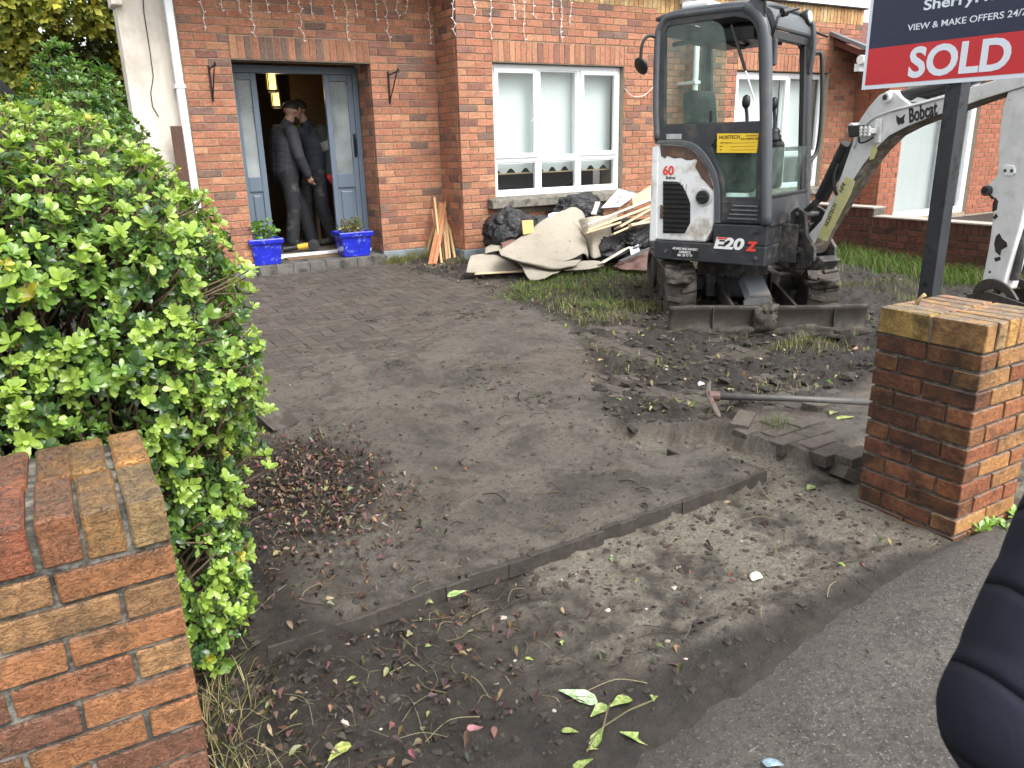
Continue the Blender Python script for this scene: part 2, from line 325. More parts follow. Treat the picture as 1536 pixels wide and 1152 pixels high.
# footpath slab
t = NT('footpath_tar'); nb = t.noise(1.6, 6, .65); nf = t.noise(120, 4, .7); nm = t.noise(9, 6, .65)
c = t.mix(t.ramp(nb, .3, .7), (.070, .063, .055), (.128, .115, .10)); nt = t.noise(4.5, 9, .74, None, .5); ns = t.noise(42, 8, .78)
c = t.mix(t.math('MULTIPLY', t.ramp(nt, .45, .60), .72), c, (.040, .035, .030)); c = t.mix(t.math('MULTIPLY', t.ramp(ns, .50, .58), .7), c, (.028, .025, .022))
c = t.mix(t.math('MULTIPLY', t.ramp(t.noise(95, 6, .7), .57, .64), .7), c, (.27, .26, .24))
gy_ = t.n.new('ShaderNodeSeparateXYZ'); t.link(t.geo(), gy_.inputs[0]); dist = t.math('SUBTRACT', t.math('ADD', 1.08, t.math('MULTIPLY', gy_.outputs[0], .135)), gy_.outputs[1])      # metres from the dug edge: tracked-out soil
c = t.mix(t.math('MULTIPLY', t.ramp(t.math('ADD', dist, t.math('MULTIPLY', nt, .5)), .12, .46, (1, 1, 1, 1), (0, 0, 0, 1)), .8), c, (.034, .028, .024))
sc1 = t.noise(5, 4, .5, t.map(t.geo(), (1, 5, 1), (0, 0, .5)), .8); c = t.mix(t.math('MULTIPLY', t.ramp(sc1, .72, .75), .4), c, (.34, .33, .31))
t.set(Base_Color=c, Roughness=t.math('SUBTRACT', .80, t.math('MULTIPLY', t.ramp(nb, .4, .65), .28))); t.bump(t.math('ADD', t.math('MULTIPLY', nf, .7), t.math('ADD', t.math('MULTIPLY', ns, 1.4), nm)), .8, .012); TAR = t.m
PX, PY = np.meshgrid(np.concatenate([[-60, -10, -3], np.arange(-1, 5.2, .04), [8, 20, 60]]), np.concatenate([[-2.2, -1], np.arange(-.4, 1.40, .03), np.linspace(1.41, 1.475, 4)]))
PYe = PY+np.where(PY > 1.405, .02*fbm(PX, PY, 6, 3), 0)
fp = grid_mesh('footpath', PX, PYe, PATH_Z+.006*fbm(PX, PY, 2.5, 4)+.003*fbm(PX, PY, 14, 3)-.03*sstep(PY, 1.46, 1.476), (PX*0, PX*0, PX*0, PX*0), TAR); tag(fp, kind='structure')
road = MB(); road.add([(-60, -12, -.36), (60, -12, -.36), (60, -2.2, -.34), (-60, -2.2, -.34)], [(0, 1, 2, 3)]); tag(road.build('road', TAR), kind='structure')
krb = MB(); krb.b2((-60, -2.33, -.4), (60, -2.2, -.238)); tag(krb.build('kerb', CONCRETE, bevel=.01), kind='structure')
# ------------------------------------------------------------------ block pavers
PAVER = brick_material('paver_block', stain=(.03, .025, .021), stain_amt=.6, lime=.12, bump=.6)
PAVER_A = brick_material('paver_block_infill', True, stain=(.03, .025, .021), stain_amt=.6, lime=.12, bump=.6)
def chamfer_block(lx, ly, lz, ch, jit=.0008, seed=0):
    r = random.Random(seed); J = lambda: r.uniform(-jit, jit); V = []
    for ix, z in ((0, -lz), (0, -ch), (ch, 0)):
        for a, b in ((-1, -1), (1, -1), (1, 1), (-1, 1)): V.append((a*(lx/2-ix)+J(), b*(ly/2-ix)+J(), z+J()))
    F = [(3, 2, 1, 0)]+[(k*4+i, k*4+(i+1) % 4, k*4+4+(i+1) % 4, k*4+4+i) for k in (0, 1) for i in range(4)]+[(8, 9, 10, 11)]
    return V, F
def shared(name, VF, mat):
    me = bpy.data.meshes.new(name); me.from_pydata(VF[0], [], VF[1]); me.materials.append(mat); me.update(); return me
driveway = tag(link('driveway', None), kind='structure'); driveway.location = (2.0, 5.2, -.1); WL['driveway'] = (2.0, 5.2, -.1)
PM = [shared('paver', chamfer_block(.196, .096, .06, .004, .0012, i), PAVER) for i in range(4)]
cells = []
for i in range(-5, 60):
    for j in range(-5, 90):
        tt = (i-j) % 4
        if tt == 0: cells.append((.3+(i+1)*.1, 2.235+(j+.5)*.1, 0))
        elif tt == 3: cells.append((.3+(i+.5)*.1, 2.235+(j+1)*.1, 1))
cand = []
for x, y, o in cells:
    if y > 8.52 or y < 2.28 or x < .5 or x > 4.2: continue
    z, sa, dk, we, pa, so_, lo = (float(k[0, 0]) for k in ground_fields(np.array([[x]]), np.array([[y]])))
    if lo > .05: continue
    if z > float(zdrive(y))+.004: continue                    # wholly under mud or soil: nothing of it shows
    w = proj((x, y, float(zdrive(y))))
    if not (300 < w[0] < 1300 and 380 < w[1] < 1100): continue
    cand.append((w[2], x, y, o))
# the header course left along the cut edge, and blocks round the taken-up notch
edge_p = []
for k in range(26):
    x = .42+k*.1005*.9
    if .40 < x < 2.69 and True: edge_p.append((x, edge_y(x)+.096, 1))
for q in range(7):
    y = 2.17+q*.1
    for k in range(3 if q > 2 else 2):
        x = float(zig(y))+.107+k*.2+(.0 if q % 2 else .055)
        if not (x > 3.35 or (y < 1.98 and x > 2.8)): edge_p.append((x, y, 0))
cand.sort(); own = cand[:300-len(edge_p)]; rest = cand[300-len(edge_p):]
def pcol(r): 
    k = r.uniform(.82, 1.18); return (.086*k, .078*k*r.uniform(.96, 1.04), .070*k, 1)
rp = random.Random(5)
for n, (x, y, o) in enumerate([(c[1], c[2], c[3]) for c in own]+edge_p):
    b = link('paver', PM[n % 4], driveway); isE = n >= len(own)
    z = float(zdrive(y))+rp.uniform(-.0025, .0025)
    if isE and x > 2.9: z += .020+rp.uniform(-.006, .006)
    elif isE: z -= rp.uniform(.004, .011); y += rp.uniform(-.005, .006)
    b.location = (x-2.0, y-5.2, z+.1); b.rotation_euler = (rp.uniform(-.012, .012)*(3 if isE else 1), rp.uniform(-.012, .012)*(3 if isE else 1), (math.pi/2 if o else 0)+rp.uniform(-.012, .012)*(3 if isE else 1)); b.color = tuple(v*(.62 if isE and x < 2.9 else 1.25 if isE else 1) for v in pcol(rp))
mb = MB()
for w, x, y, o in rest:
    V, F = chamfer_block(.196, .096, .06, .004, .001, rp.randint(0, 9)); mb.c = pcol(rp)[:3]; z = float(zdrive(y))+rp.uniform(-.002, .002)
    mb.mtx = Matrix.Translation((x, y, z)) @ Matrix.Rotation((math.pi/2 if o else 0)+rp.uniform(-.01, .01), 4, 'Z'); mb.add(V, F)
if rest: tag(mb.build('paver_infill', PAVER_A, driveway, colattr=True, fix=False), kind='stuff')
# ================================================================== BRICKWORK
def brick_vf(l=.215, h=.065, d=.05, ch=.003, seed=0, jit=.0018):
    r = random.Random(seed); V = []
    J = lambda s=1.: r.uniform(-jit, jit)*s
    for k, (y, ins) in enumerate(((-d, 0), (-ch, 0), (0, ch))):
        for a, b in ((-1, -1), (1, -1), (1, 1), (-1, 1)): V.append((a*(l/2-ins)+J(), y+(J(.6) if k else 0), b*(h/2-ins)+J()))
    F = [(0, 1, 2, 3)]+[(k*4+(i+1) % 4, k*4+i, k*4+4+i, k*4+4+(i+1) % 4) for k in (0, 1) for i in range(4)]+[(11, 10, 9, 8)]
    return V, F
BM_ = {}
def brick_mesh(kind, mat):
    key = (kind, mat.name)
    if key not in BM_:
        dims = {'full': (.215, .065), 'half': (.1025, .065), 'sold': (.065, .215)}[kind]
        BM_[key] = [shared('brick', brick_vf(dims[0], dims[1], seed=i), mat) for i in range(5)]
    return BM_[key]
def lay(u, n, o, L, z0, z1, openings=(), pitch=.0763, off=0., joint=.01):
    """running bond on a plane: o = base corner, u = along, n = outward. openings in (u0,u1,z0,z1). -> (centre, u, n, length, height)"""
    out = []; o = np.array(o, float); u = np.array(u, float); c = 0; z = z0
    while z < z1-.02:
        h = min(pitch, z1-z); iv = [(0., L)]
        for a, b, za, zb in openings:
            if z+h > za+.004 and z < zb-.004:
                nv = []
                for s, e in iv:
                    if b <= s or a >= e: nv.append((s, e))
                    else:
                        if a-s > .03: nv.append((s, a))
                        if e-b > .03: nv.append((b, e))
                iv = nv
        for s, e in iv:
            k = math.floor((s-off)/.225)-1; st = off+(.1125 if c % 2 else 0)
            cuts = sorted({s, e, *[st+.225*q for q in range(int((s-st)//.225), int((e-st)//.225)+2) if s+.035 < st+.225*q < e-.035]})
            for a, b in zip(cuts[:-1], cuts[1:]):
                out.append((o+u*((a+b)/2)+np.array([0, 0, z+h/2-o[2]]), u, n, b-a-joint, h-joint))
        z += pitch; c += 1
    return out
def soldiers(u, n, o, L, z0, h=.215, w=.075):
    k = max(1, round(L/w)); s = L/k; o = np.array(o, float); u = np.array(u, float)
    return [(o+u*(s*(i+.5))+np.array([0, 0, z0+h/2-o[2]]), u, n, -(s-.010), h) for i in range(k)]
def set_bricks(bricks, parent, colfn, mat, mat_infill, limit=300, proud=.0):
    """bricks -> up to `limit` brick objects (those that show largest) plus one infill part"""
    r = random.Random(len(bricks)); sc_ = []
    for b in bricks:
        x, y, w = proj(b[0]); vis = w > 0 and -40 < x < 1576 and -40 < y < 1190
        view = CO-b[0]; f = abs(view@np.array(b[2], float))/np.linalg.norm(view)
        sc_.append((f*abs(b[3])*b[4]/w**2) if vis and (view@np.array(b[2], float)) > 0 else 0)
    order = sorted(range(len(bricks)), key=lambda i: -sc_[i]); own = [i for i in order[:limit] if sc_[i] > 0]; rest = [i for i in order if i not in set(own)]
    L = Vector(wloc(parent))
    def mtx(b):
        c, u, n = Vector(b[0]), Vector(b[1]), Vector(b[2]); y = n.normalized(); x = u.normalized()
        if x.cross(y).z < 0: x = -x
        return Matrix(((x.x, y.x, 0, c.x), (x.y, y.y, 0, c.y), (x.z, y.z, 1, c.z), (0, 0, 0, 1)))
    def dims(b): 
        if b[3] < 0: return 'sold', -b[3]/.065, b[4]/.215
        return ('full', b[3]/.215, b[4]/.065) if b[3] > .16 else ('half', b[3]/.1025, b[4]/.065)
    for i in own:
        b = bricks[i]; k, sx, sz = dims(b); ob = link('brick', r.choice(brick_mesh(k, mat)), parent); m = mtx(b)
        m.translation -= L; m.translation += Vector(b[2])*(proud+r.uniform(-.0015, .0015))
        ob.matrix_local = m @ Matrix.Rotation(r.uniform(-.006, .006), 4, 'Y') @ Matrix.Diagonal((sx, 1, sz, 1)); ob.color = (*colfn(b, r), 1)
    mb = MB()
    for i in rest:
        b = bricks[i]; k, sx, sz = dims(b); l, h = {'full': (.215, .065), 'half': (.1025, .065), 'sold': (.065, .215)}[k]
        m = mtx(b); m.translation += Vector(b[2])*(proud+r.uniform(-.0015, .0015)); mb.mtx = m @ Matrix.Diagonal((sx, 1, sz, 1)); mb.c = colfn(b, r); mb.add(*brick_vf(l, h, seed=r.randint(0, 8)))
    if rest: tag(mb.build('brick_infill', mat_infill, parent, colattr=True, fix=False), kind='stuff')
def house_col(b, r):
    k = r.random(); v = r.uniform(.82, 1.15)
    if b[0][2] > 2.85: base = random.choice([(.56, .40, .20), (.52, .36, .17), (.60, .45, .25), (.50, .30, .14)])
    elif k < .08: base = (.22, .145, .118)
    elif k < .20: base = (.30, .15, .115)
    elif k < .36: base = (.50, .265, .16)
    elif k < .62: base = (.42, .19, .12)
    else: base = (.45, .215, .135)
    return tuple(x*v for x in base)
# ================================================================== HOUSE WITH THE OPEN DOOR
YD, YB, XI, XB1 = 8.65, 8.11, 4.155, 6.975      # door wall, bay front, bay corner, bay end
DX0, DX1, LZ = 1.875, 3.352, 2.19               # door opening
WX0, WX1, WZ0 = 4.60, 6.475, .70                # bay window opening
BZ = 2.868                                      # buff soldier band
house = empty('brick_house', (4.2, 8.65, 0), 'red brick house with open grey front door and white bay window', 'house')
mb = MB(); e = .009
mb.b2((1.40, YD+e, 0), (DX0, YD+.32, 6)); mb.b2((DX1+e, YD+e, 0), (XI+.02, YD+.5, 6)); mb.b2((DX0-.01, YD+e, LZ+.004), (DX1+.01, YD+.32, 6))
mb.b2((XI+e, YB+e, 0), (WX0, YD+.45, 6)); mb.b2((WX1, YB+e, 0), (XB1-e, YB+.45, 6)); mb.b2((WX0-.01, YB+e, LZ+.004), (WX1+.01, YB+.32, 6)); mb.b2((WX0-.01, YB+e, 0), (WX1+.01, YB+.32, WZ0-.05))
mb.b2((XB1-.3, YB+.3, 0), (7.8, YB+.75, 6))
wall = mb.build('wall', MORTAR, house)
B = []
B += lay((1, 0, 0), (0, -1, 0), (1.405, YD, 0), XI-1.405, .13, BZ, [(DX0-1.405, DX1-1.405, 0, LZ), (DX0-1.405, DX1-1.405, LZ, LZ+.225)], off=.02)
B += soldiers((1, 0, 0), (0, -1, 0), (DX0, YD, 0), DX1-DX0, LZ+.005)
B += lay((0, 1, 0), (-1, 0, 0), (XI, YB+.0525, 0), YD-YB-.055, .13, BZ, off=.06)
B += lay((0, 1, 0), (-1, 0, 0), (DX1, YD+.0525, 0), .40, .13, LZ, off=.03)
B += lay((1, 0, 0), (0, -1, 0), (XI, YB, 0), XB1-XI, .13, BZ, [(WX0-XI, WX1-XI, WZ0-.12, LZ), (WX0-XI, WX1-XI, LZ, LZ+.225)], off=.0)
B += soldiers((1, 0, 0), (0, -1, 0), (WX0, YB, 0), WX1-WX0, LZ+.005)
for (o, u, n, L) in (((1.405, YD, 0), (1, 0, 0), (0, -1, 0), XI-1.405), ((XI, YB+.0525, 0), (0, 1, 0), (-1, 0, 0), YD-YB-.055), ((XI, YB, 0), (1, 0, 0), (0, -1, 0), XB1-XI)):
    B += soldiers(u, n, o, L, BZ+.002)
set_bricks(B, wall, house_col, BR_O, BR_A)
MB().b2((1.40, YD-.012, -.05), (DX0-.002, YD+.06, .126)).build('plinth', PLINTH, house, bevel=.006)
mb = MB(); mb.b2((DX1+.002, YD-.012, -.05), (XI-.013, YD+.06, .126)); mb.b2((XI-.012, YB-.012, -.05), (XB1, YB+.05, .126)); mb.b2((XI-.012, YB+.05, -.05), (XI+.05, YD, .126))
mb.build('plinth', PLINTH, house, bevel=.006)
mb = MB(); mb.b2((1.0, YB-.16, BZ+.24), (XB1+.02, YD+.3, BZ+.30)); mb.build('soffit', WHITE_W, house)
# steel angle showing under the lintels
mb = MB(); mb.b2((DX0-.0, YD-.004, LZ-.006), (DX1, YD+.12, LZ+.003)); mb.b2((WX0, YB-.004, LZ-.006), (WX1, YB+.1, LZ+.003)); mb.build('lintel_angle', M('lintel_steel', (.16, .13, .10), .7, .2, var=.4), house)
# step: paving blocks on edge
STEP = M('step_paver', (.115, .108, .10), .7, var=.3, vs=14, bump=.5, bs=120, dirt=(.045, .04, .035), dirt_amt=.4, dirt_s=8)
step = MB().b2((DX0+.003, 8.545, -.08), (DX1-.003, 9.11, .094)).build('step', MORTAR_D, house)
for k in range(8):
    x0 = DX0+.005+k*.184; MB().b2((x0+.003, 8.535, -.06), (min(x0+.181, DX1-.005), 8.64, .102)).build('paver', STEP, step, bevel=.005)
for k in range(8):
    for q in range(2):
        x0 = DX0+.005+k*.184; MB().b2((x0+.003, 8.645+q*.235, .02), (min(x0+.181, DX1-.005), 8.874+q*.232, .1015)).build('paver', STEP, step, bevel=.004)
# ---- door set
YF = 9.06; FZ = .155; DT = LZ-.012
door = MB(); door.b2((DX0+.002, YF, FZ-.05), (DX0+.062, YF+.09, DT)); door.b2((DX1-.064, YF, FZ-.05), (DX1-.003, YF+.09, DT)); door.b2((DX0+.062, YF, 2.10), (DX1-.064, YF+.09, DT))
dframe = door.build('door_frame', DOORP, house, bevel=.006)
MB().b2((DX0+.002, YF-.05, .10), (DX1-.003, YF+.11, FZ-.015)).build('threshold', UPVC, house, bevel=.008)
def door_leaf(x0, x1, handle):
    lf = MB(); y0, y1 = YF+.012, YF+.062; zb, zt, zm0, zm1 = FZ-.012, 2.10, .86, 1.02; s = .062
    lf.b2((x0, y0, zb), (x0+s, y1, zt)); lf.b2((x1-s, y0, zb), (x1, y1, zt)); lf.b2((x0+s, y0, zt-.07), (x1-s, y1, zt)); lf.b2((x0+s, y0, zm0), (x1-s, y1, zm1)); lf.b2((x0+s, y0, zb), (x1-s, y1, zb+.16))
    l = lf.build('door_leaf', DOORP, house, bevel=.005)
    MB().b2((x0+s+.001, y0+.018, zb+.16), (x1-s-.001, y1-.01, zm0)).build('panel', DOORP, l)
    MB().b2((x0+s+.03, y0+.004, zb+.195), (x1-s-.03, y0+.03, zm0-.04)).build('raised_panel', DOORP, l, bevel=.012)
    MB().b2((x0+s-.004, y0+.022, zm1-.004), (x1-s+.004, y0+.034, zt-.066)).build('glass_pane', DOORGLASS, l)
    if handle:
        h = MB(); h.b2((x1-.042, y0-.012, 1.20), (x1-.012, y0+.001, 1.46)); h.tube([(x1-.027, y0-.045, 1.40), (x1-.027, y0-.05, 1.30), (x1-.027, y0-.045, 1.24)], .009, 8); h.cyl((x1-.027, y0, 1.39), (x1-.027, y0-.05, 1.39), .009); h.build('handle', DARKM, l, bevel=.003)
    return l
door_leaf(DX0+.064, 2.205, False); door_leaf(2.955, DX1-.066, True)
# ---- hall behind the door
HALLW = M('hall_wall', (.10, .07, .045), .8, var=.2, vs=3); HALLF = M('hall_floor', (.10, .085, .07), .6, var=.3, vs=6, bump=.2)
h = MB(); h.b2((1.55, 9.15, .1), (1.6, 13.2, 2.5)); h.b2((3.7, 9.15, .1), (3.75, 13.2, 2.5)); h.b2((1.55, 13.2, .1), (3.75, 13.25, 2.5)); h.b2((1.55, 9.15, 2.45), (3.75, 13.2, 2.5))
hall = h.build('hall_wall', HALLW, house)
MB().b2((1.6, 9.12, .05), (3.7, 13.2, .14)).build('hall_floor', HALLF, house)
MB().b2((3.0, 10.6, 1.55), (3.65, 10.66, 2.45)).build('stair_panel', M('stair_wood', (.11, .065, .03), .5, var=.2, vs=6, grain=(1, 1, 8)), house)
MB().b2((2.0, 12.9, .14), (2.9, 12.95, 2.1)).build('inner_door', M('inner_door_wood', (.10, .055, .025), .5), house)
# ---- bay window
def casement_window(parent, y, x0, x1, z0, z1, tz, xs, open_light=(0, 2)):
    """white frame: transom at tz, mullions at xs, sashes, panes"""
    w = MB(); d = .07; s = .055
    w.b2((x0, y, z0), (x0+s, y+d, z1)); w.b2((x1-s, y, z0), (x1, y+d, z1)); w.b2((x0+s, y, z1-s), (x1-s, y+d, z1)); w.b2((x0+s, y, z0), (x1-s, y+d, z0+s+.01))
    w.b2((x0+s, y+.001, tz-.03), (x1-s, y+d-.001, tz+.03))
    for x in xs: w.b2((x-.03, y+.002, z0+s), (x+.03, y+d-.002, tz-.03)); w.b2((x-.03, y+.002, tz+.03), (x+.03, y+d-.002, z1-s))
    fr = w.build('window', UPVC, parent, bevel=.005)
    bx = [x0+s-.03]+list(xs)+[x1-s+.03]
    for i in range(len(bx)-1):
        a, b = bx[i]+.03, bx[i+1]-.03
        for k, (za, zb) in enumerate(((z0+s+.01, tz-.03), (tz+.03, z1-s))):
            if k == 1 and i in open_light:
                q = MB(); q.b2((a-.012, y-.016, za-.012), (a+.04, y+.03, zb+.012)); q.b2((b-.04, y-.016, za-.012), (b+.012, y+.03, zb+.012)); q.b2((a+.04, y-.016, zb-.04), (b-.04, y+.03, zb+.012)); q.b2((a+.04, y-.016, za-.012), (b-.04, y+.03, za+.04)); q.build('sash', UPVC, fr, bevel=.006)
                MB().b2((a+.038, y+.004, za+.038), (b-.038, y+.016, zb-.038)).build('pane', GLASS, fr)
            else:
                g = MB(); g.b2((a, y+.012, za), (a+.014, y+.06, zb)); g.b2((b-.014, y+.012, za), (b, y+.06, zb)); g.b2((a+.014, y+.012, zb-.014), (b-.014, y+.06, zb)); g.b2((a+.014, y+.012, za), (b-.014, y+.06, za+.014)); g.build('glazing_bead', UPVC, fr)
                MB().b2((a+.01, y+.03, za+.01), (b-.01, y+.042, zb-.01)).build('pane', GLASS, fr)
    return fr
win = casement_window(house, YB+.075, WX0+.006, WX1-.006, WZ0, LZ-.012, 1.125, (5.25, 5.84))
BLIND = M('window_blind', (.60, .655, .65), .85, var=.06, vs=30, bump=.25, bs=180, grain=(1, 1, 5))
DARKROOM = M('dark_room', (.012, .012, .013), .6)
bl = MB()
for a, b in ((WX0+.03, 5.262), (5.268, 5.832), (5.838, WX1-.03)):
    n = max(2, round((b-a)/.19)); nx = n*12; ztop, zhem = 2.19, .965
    P = []
    for i in range(nx+1):
        x = a+(b-a)*i/nx; ph = (i % 12)/12.; arch = .055*max(0, math.sin(math.pi*(ph-.18)/.64)) if .18 < ph < .82 else 0
        P.append((x, zhem+arch))
    for i in range(nx): bl.add([(P[i][0], YB+.235, P[i][1]), (P[i+1][0], YB+.235, P[i+1][1]), (P[i+1][0], YB+.235, ztop), (P[i][0], YB+.235, ztop)], [(0, 1, 2, 3)])
blind = bl.build('blind', BLIND, win)
MB().b2((WX0+.03, YB+.228, .953), (WX1-.03, YB+.245, .967)).build('blind_bar', M('bar_wood', (.5, .36, .2), .6), win)
MB().b2((WX0-.3, YB+.9, .3), (WX1+.2, YB+.95, 2.4)).build('room_back', DARKROOM, house)
MB().b2((WX0, YB+.25, WZ0-.02), (WX1, YB+.42, WZ0+.004)).build('window_board', M('board_dark', (.03, .03, .032), .5), win)
hd = MB(); hd.tube([(5.13, YB+.045, 1.55), (5.15, YB+.025, 1.57), (5.20, YB+.03, 1.64)], .007, 6); hd.build('handle', UPVC, win)
sill = MB(); sill.prism([(-.13, -.115), (-.12, -.02), (.12, .015), (.12, -.115)], (WX0-.12, YB, WZ0), (0, 1, 0), (0, 0, 1), (WX1-WX0+.24, 0, 0)); sill.build('sill', CONCRETE, house, bevel=.008)
# white downpipe at the corner of the house, with its brackets
pipe = empty('downpipe', (1.36, 8.6, 0), 'white square downpipe at the corner of brick and pale render', 'downpipe')
MB().b2((1.312, 8.565, -.02), (1.385, 8.645, 4.2)).build('pipe', UPVC, pipe, bevel=.012)
for z in (.5, 1.9, 3.2): MB().b2((1.300, 8.558, z), (1.397, 8.70, z+.035)).build('bracket', UPVC, pipe, bevel=.003)
mb = MB(); mb.b2((1.387, 8.66, 0), (1.402, 8.74, 4.2)); mb.build('backing_strip', DARKM, pipe)
# pale rendered house wall to the left
rw = empty('rendered_house', (1.1, 8.7, 0), 'pale rendered house wall beside the white downpipe', 'house')
MB().b2((.90, 8.70, -.05), (1.392, 9.0, 6)).build('wall', RENDER_W, rw)
MB().b2((.855, 8.60, 2.62), (.955, 8.9, 2.76)).build('corbel', RENDER_W, rw, bevel=.01)
cb = MB(); cb.tube([tuple(onY(x, y, 8.692)) for x, y in ((213, -30), (216, 20), (224, 70), (230, 115), (226, 140), (229, 160), (238, 175))], .004, 6); cb.build('cable', DARKM, rw)
gt = empty('side_gate', (1.2, 8.55, 0), 'brown timber side gate between the hedge and the downpipe', 'gate')
for k in range(4): MB().b2((.86+k*.112, 8.53, 0), (.968+k*.112, 8.55, (.9, .95, 1.0, 1.55)[k])).build('plank', M('gate_wood', (.075, .035, .022), .7, var=.3, vs=5, grain=(8, 8, 1)), gt, bevel=.003)
MB().b2((.86, 8.552, .3), (1.30, 8.58, .4)).build('rail', MATS['gate_wood'], gt)
# ================================================================== NEXT-DOOR BAY
XN0, XN1 = 7.755, 10.985
house2 = empty('neighbouring_house', (9.3, 8.11, 0), 'red brick house with white window seen behind the digger cab', 'house')
VX0, VX1 = 8.43, 10.33
mb = MB(); mb.b2((XN0+e, YB+e, 0), (VX0, YB+.45, 2.86)); mb.b2((VX1, YB+e, 0), (XN1-e, YB+.45, 2.86)); mb.b2((VX0-.01, YB+e, LZ+.004), (VX1+.01, YB+.3, 2.86)); mb.b2((VX0-.01, YB+e, 0), (VX1+.01, YB+.3, .56)); mb.b2((XN0+.008, YB+.009, 2.855), (XN1-e, YB+.4, 3.08))
w2 = mb.build('wall', MORTAR, house2)
B = lay((1, 0, 0), (0, -1, 0), (XN0, YB, 0), XN1-XN0, .13, BZ, [(VX0-XN0, VX1-XN0, .45, LZ), (VX0-XN0, VX1-XN0, LZ, LZ+.225)], off=.03)
B += soldiers((1, 0, 0), (0, -1, 0), (VX0, YB, 0), VX1-VX0, LZ+.005)+soldiers((1, 0, 0), (0, -1, 0), (XN0, YB, 0), XN1-XN0, BZ+.002)
B += lay((0, 1, 0), (-1, 0, 0), (XN0, YB+.0525, 0), .30, .13, BZ, off=.06)
B += soldiers((1, 0, 0), (0, -1, 0), (XB1+.01, YB+.29, 0), XN0-XB1-.02, BZ+.002)
B += lay((1, 0, 0), (0, -1, 0), (XB1+.01, YB+.29, 0), XN0-XB1-.02, .13, BZ, off=.0)
set_bricks(B, w2, house_col, BR_O, BR_A)
mb = MB(); mb.b2((XN0-.03, YB-.035, 3.10), (XN1+.03, YB+.4, 6)); mb.build('upper_wall', WHITE_W, house2)
mb = MB(); mb.b2((XN0-.03, YB-.045, 3.082), (XN1+.03, YB+.05, 3.10)); mb.build('drip_flashing', DARKM, house2)
MB().b2((XB1+.02, YB+.20, 3.1), (XN0-.04, YB+.6, 6)).build('recess_wall', WHITE_W, house2)
win2 = casement_window(house2, YB+.075, VX0+.006, VX1-.006, .57, LZ-.012, 1.06, (9.55,), (0,))
bl = MB(); bl.b2((VX0+.03, YB+.235, 1.28), (9.53, YB+.239, 2.19)); bl.b2((9.56, YB+.235, 1.16), (VX1-.25, YB+.239, 2.19)); bl.build('blind', BLIND, win2)
ct = MB()
for k in range(9): ct.cyl((VX1-.24+k*.022, YB+.25+.012*(k % 2), .6), (VX1-.24+k*.022, YB+.25+.012*(k % 2), 2.19), .014, 8)
ct.build('curtain', M('grey_curtain', (.16, .15, .16), .9), win2, smooth=True)
MB().b2((VX0-.2, YB+.9, .3), (VX1+.2, YB+.95, 2.4)).build('room_back', DARKROOM, house2)
sill = MB(); sill.prism([(-.13, -.10), (-.12, -.02), (.12, .015), (.12, -.10)], (VX0-.1, YB, .57), (0, 1, 0), (0, 0, 1), (VX1-VX0+.2, 0, 0)); sill.build('sill', CONCRETE, house2, bevel=.008)
pp = empty('rainwater_pipe', (7.66, 8.05, 0), 'white round rainwater pipe in the recess between two brick bays', 'downpipe')
MB().cyl((7.66, 8.10, 0), (7.66, 8.10, 4), .036, 16).build('pipe', UPVC, pp, smooth=True)
for z in (.8, 2.0, 3.0): MB().b2((7.61, 8.055, z), (7.71, 8.41, z+.04)).build('clip', UPVC, pp, bevel=.004)
# ---- brick porch extension of the house beyond
YP = 7.55
porch = empty('brick_porch', (12, 7.55, 0), 'single storey brick porch with tiled roof and tall white glazed doors', 'porch')
GX0, GX1 = 11.43, 13.43
mb = MB(); mb.b2((XN1+e, YP+e, -.1), (GX0, YP+.35, 2.35)); mb.b2((GX1, YP+e, -.1), (15.5, YP+.35, 2.35)); mb.b2((GX0-.01, YP+e, 2.12), (GX1+.01, YP+.3, 2.35)); mb.b2((XN1+e, YP+.3, -.1), (XN1+.3, 9, 2.35)); mb.b2((GX0-.01, YP+e, -.1), (GX1+.01, YP+.3, .02))
pw = mb.build('wall', MORTAR, porch)
B = lay((1, 0, 0), (0, -1, 0), (XN1, YP, 0), 4.3, -.02, 2.3, [(GX0-XN1, GX1-XN1, -.02, 2.12)], off=.05)+lay((0, 1, 0), (-1, 0, 0), (XN1, YP+.0525, 0), YB-YP-.055, -.02, 2.3, off=.03)
pale = lambda b, r: tuple(k*v for k, v in zip((.40, .155, .095), [r.uniform(.85, 1.12)]*3))
set_bricks(B, pw, pale, BR_O, BR_A, 290)
gd = MB(); y = YP+.06
for x0, x1 in ((GX0, GX0+.06), (12.62, 12.76), (GX1-.13, GX1)): gd.b2((x0, y, .02), (x1, y+.07, 2.11))
gd.b2((GX0+.06, y+.001, .02), (GX1-.13, y+.069, .12)); gd.b2((GX0+.06, y+.001, 2.02), (GX1-.13, y+.069, 2.11)); fr = gd.build('glazed_door', UPVC, porch, bevel=.006)
for x0, x1 in ((GX0+.06, 12.62), (12.76, GX1-.13)): MB().b2((x0-.005, y+.03, .115), (x1+.005, y+.042, 2.025)).build('pane', GLASS, fr)
MB().b2((12.66, y-.03, .95), (12.70, y, 1.15)).build('handle', UPVC, fr, bevel=.004)
bl = MB(); bl.b2((GX0+.07, YP+.22, .1), (GX1-.14, YP+.225, 2.1)); bl.build('net_blind', M('pale_blind', (.46, .49, .49), .9, var=.05, vs=2, grain=(6, 1, .3)), fr)
gt_ = MB(); gt_.tube([(10.02, YP-.16, 2.30), (15.5, YP-.16, 2.32)], .06, 12); gt_.b2((10.1, YP-.10, 2.16), (15.5, YP-.02, 2.26)); gt_.build('gutter', UPVC, porch, smooth=False, bevel=.004)
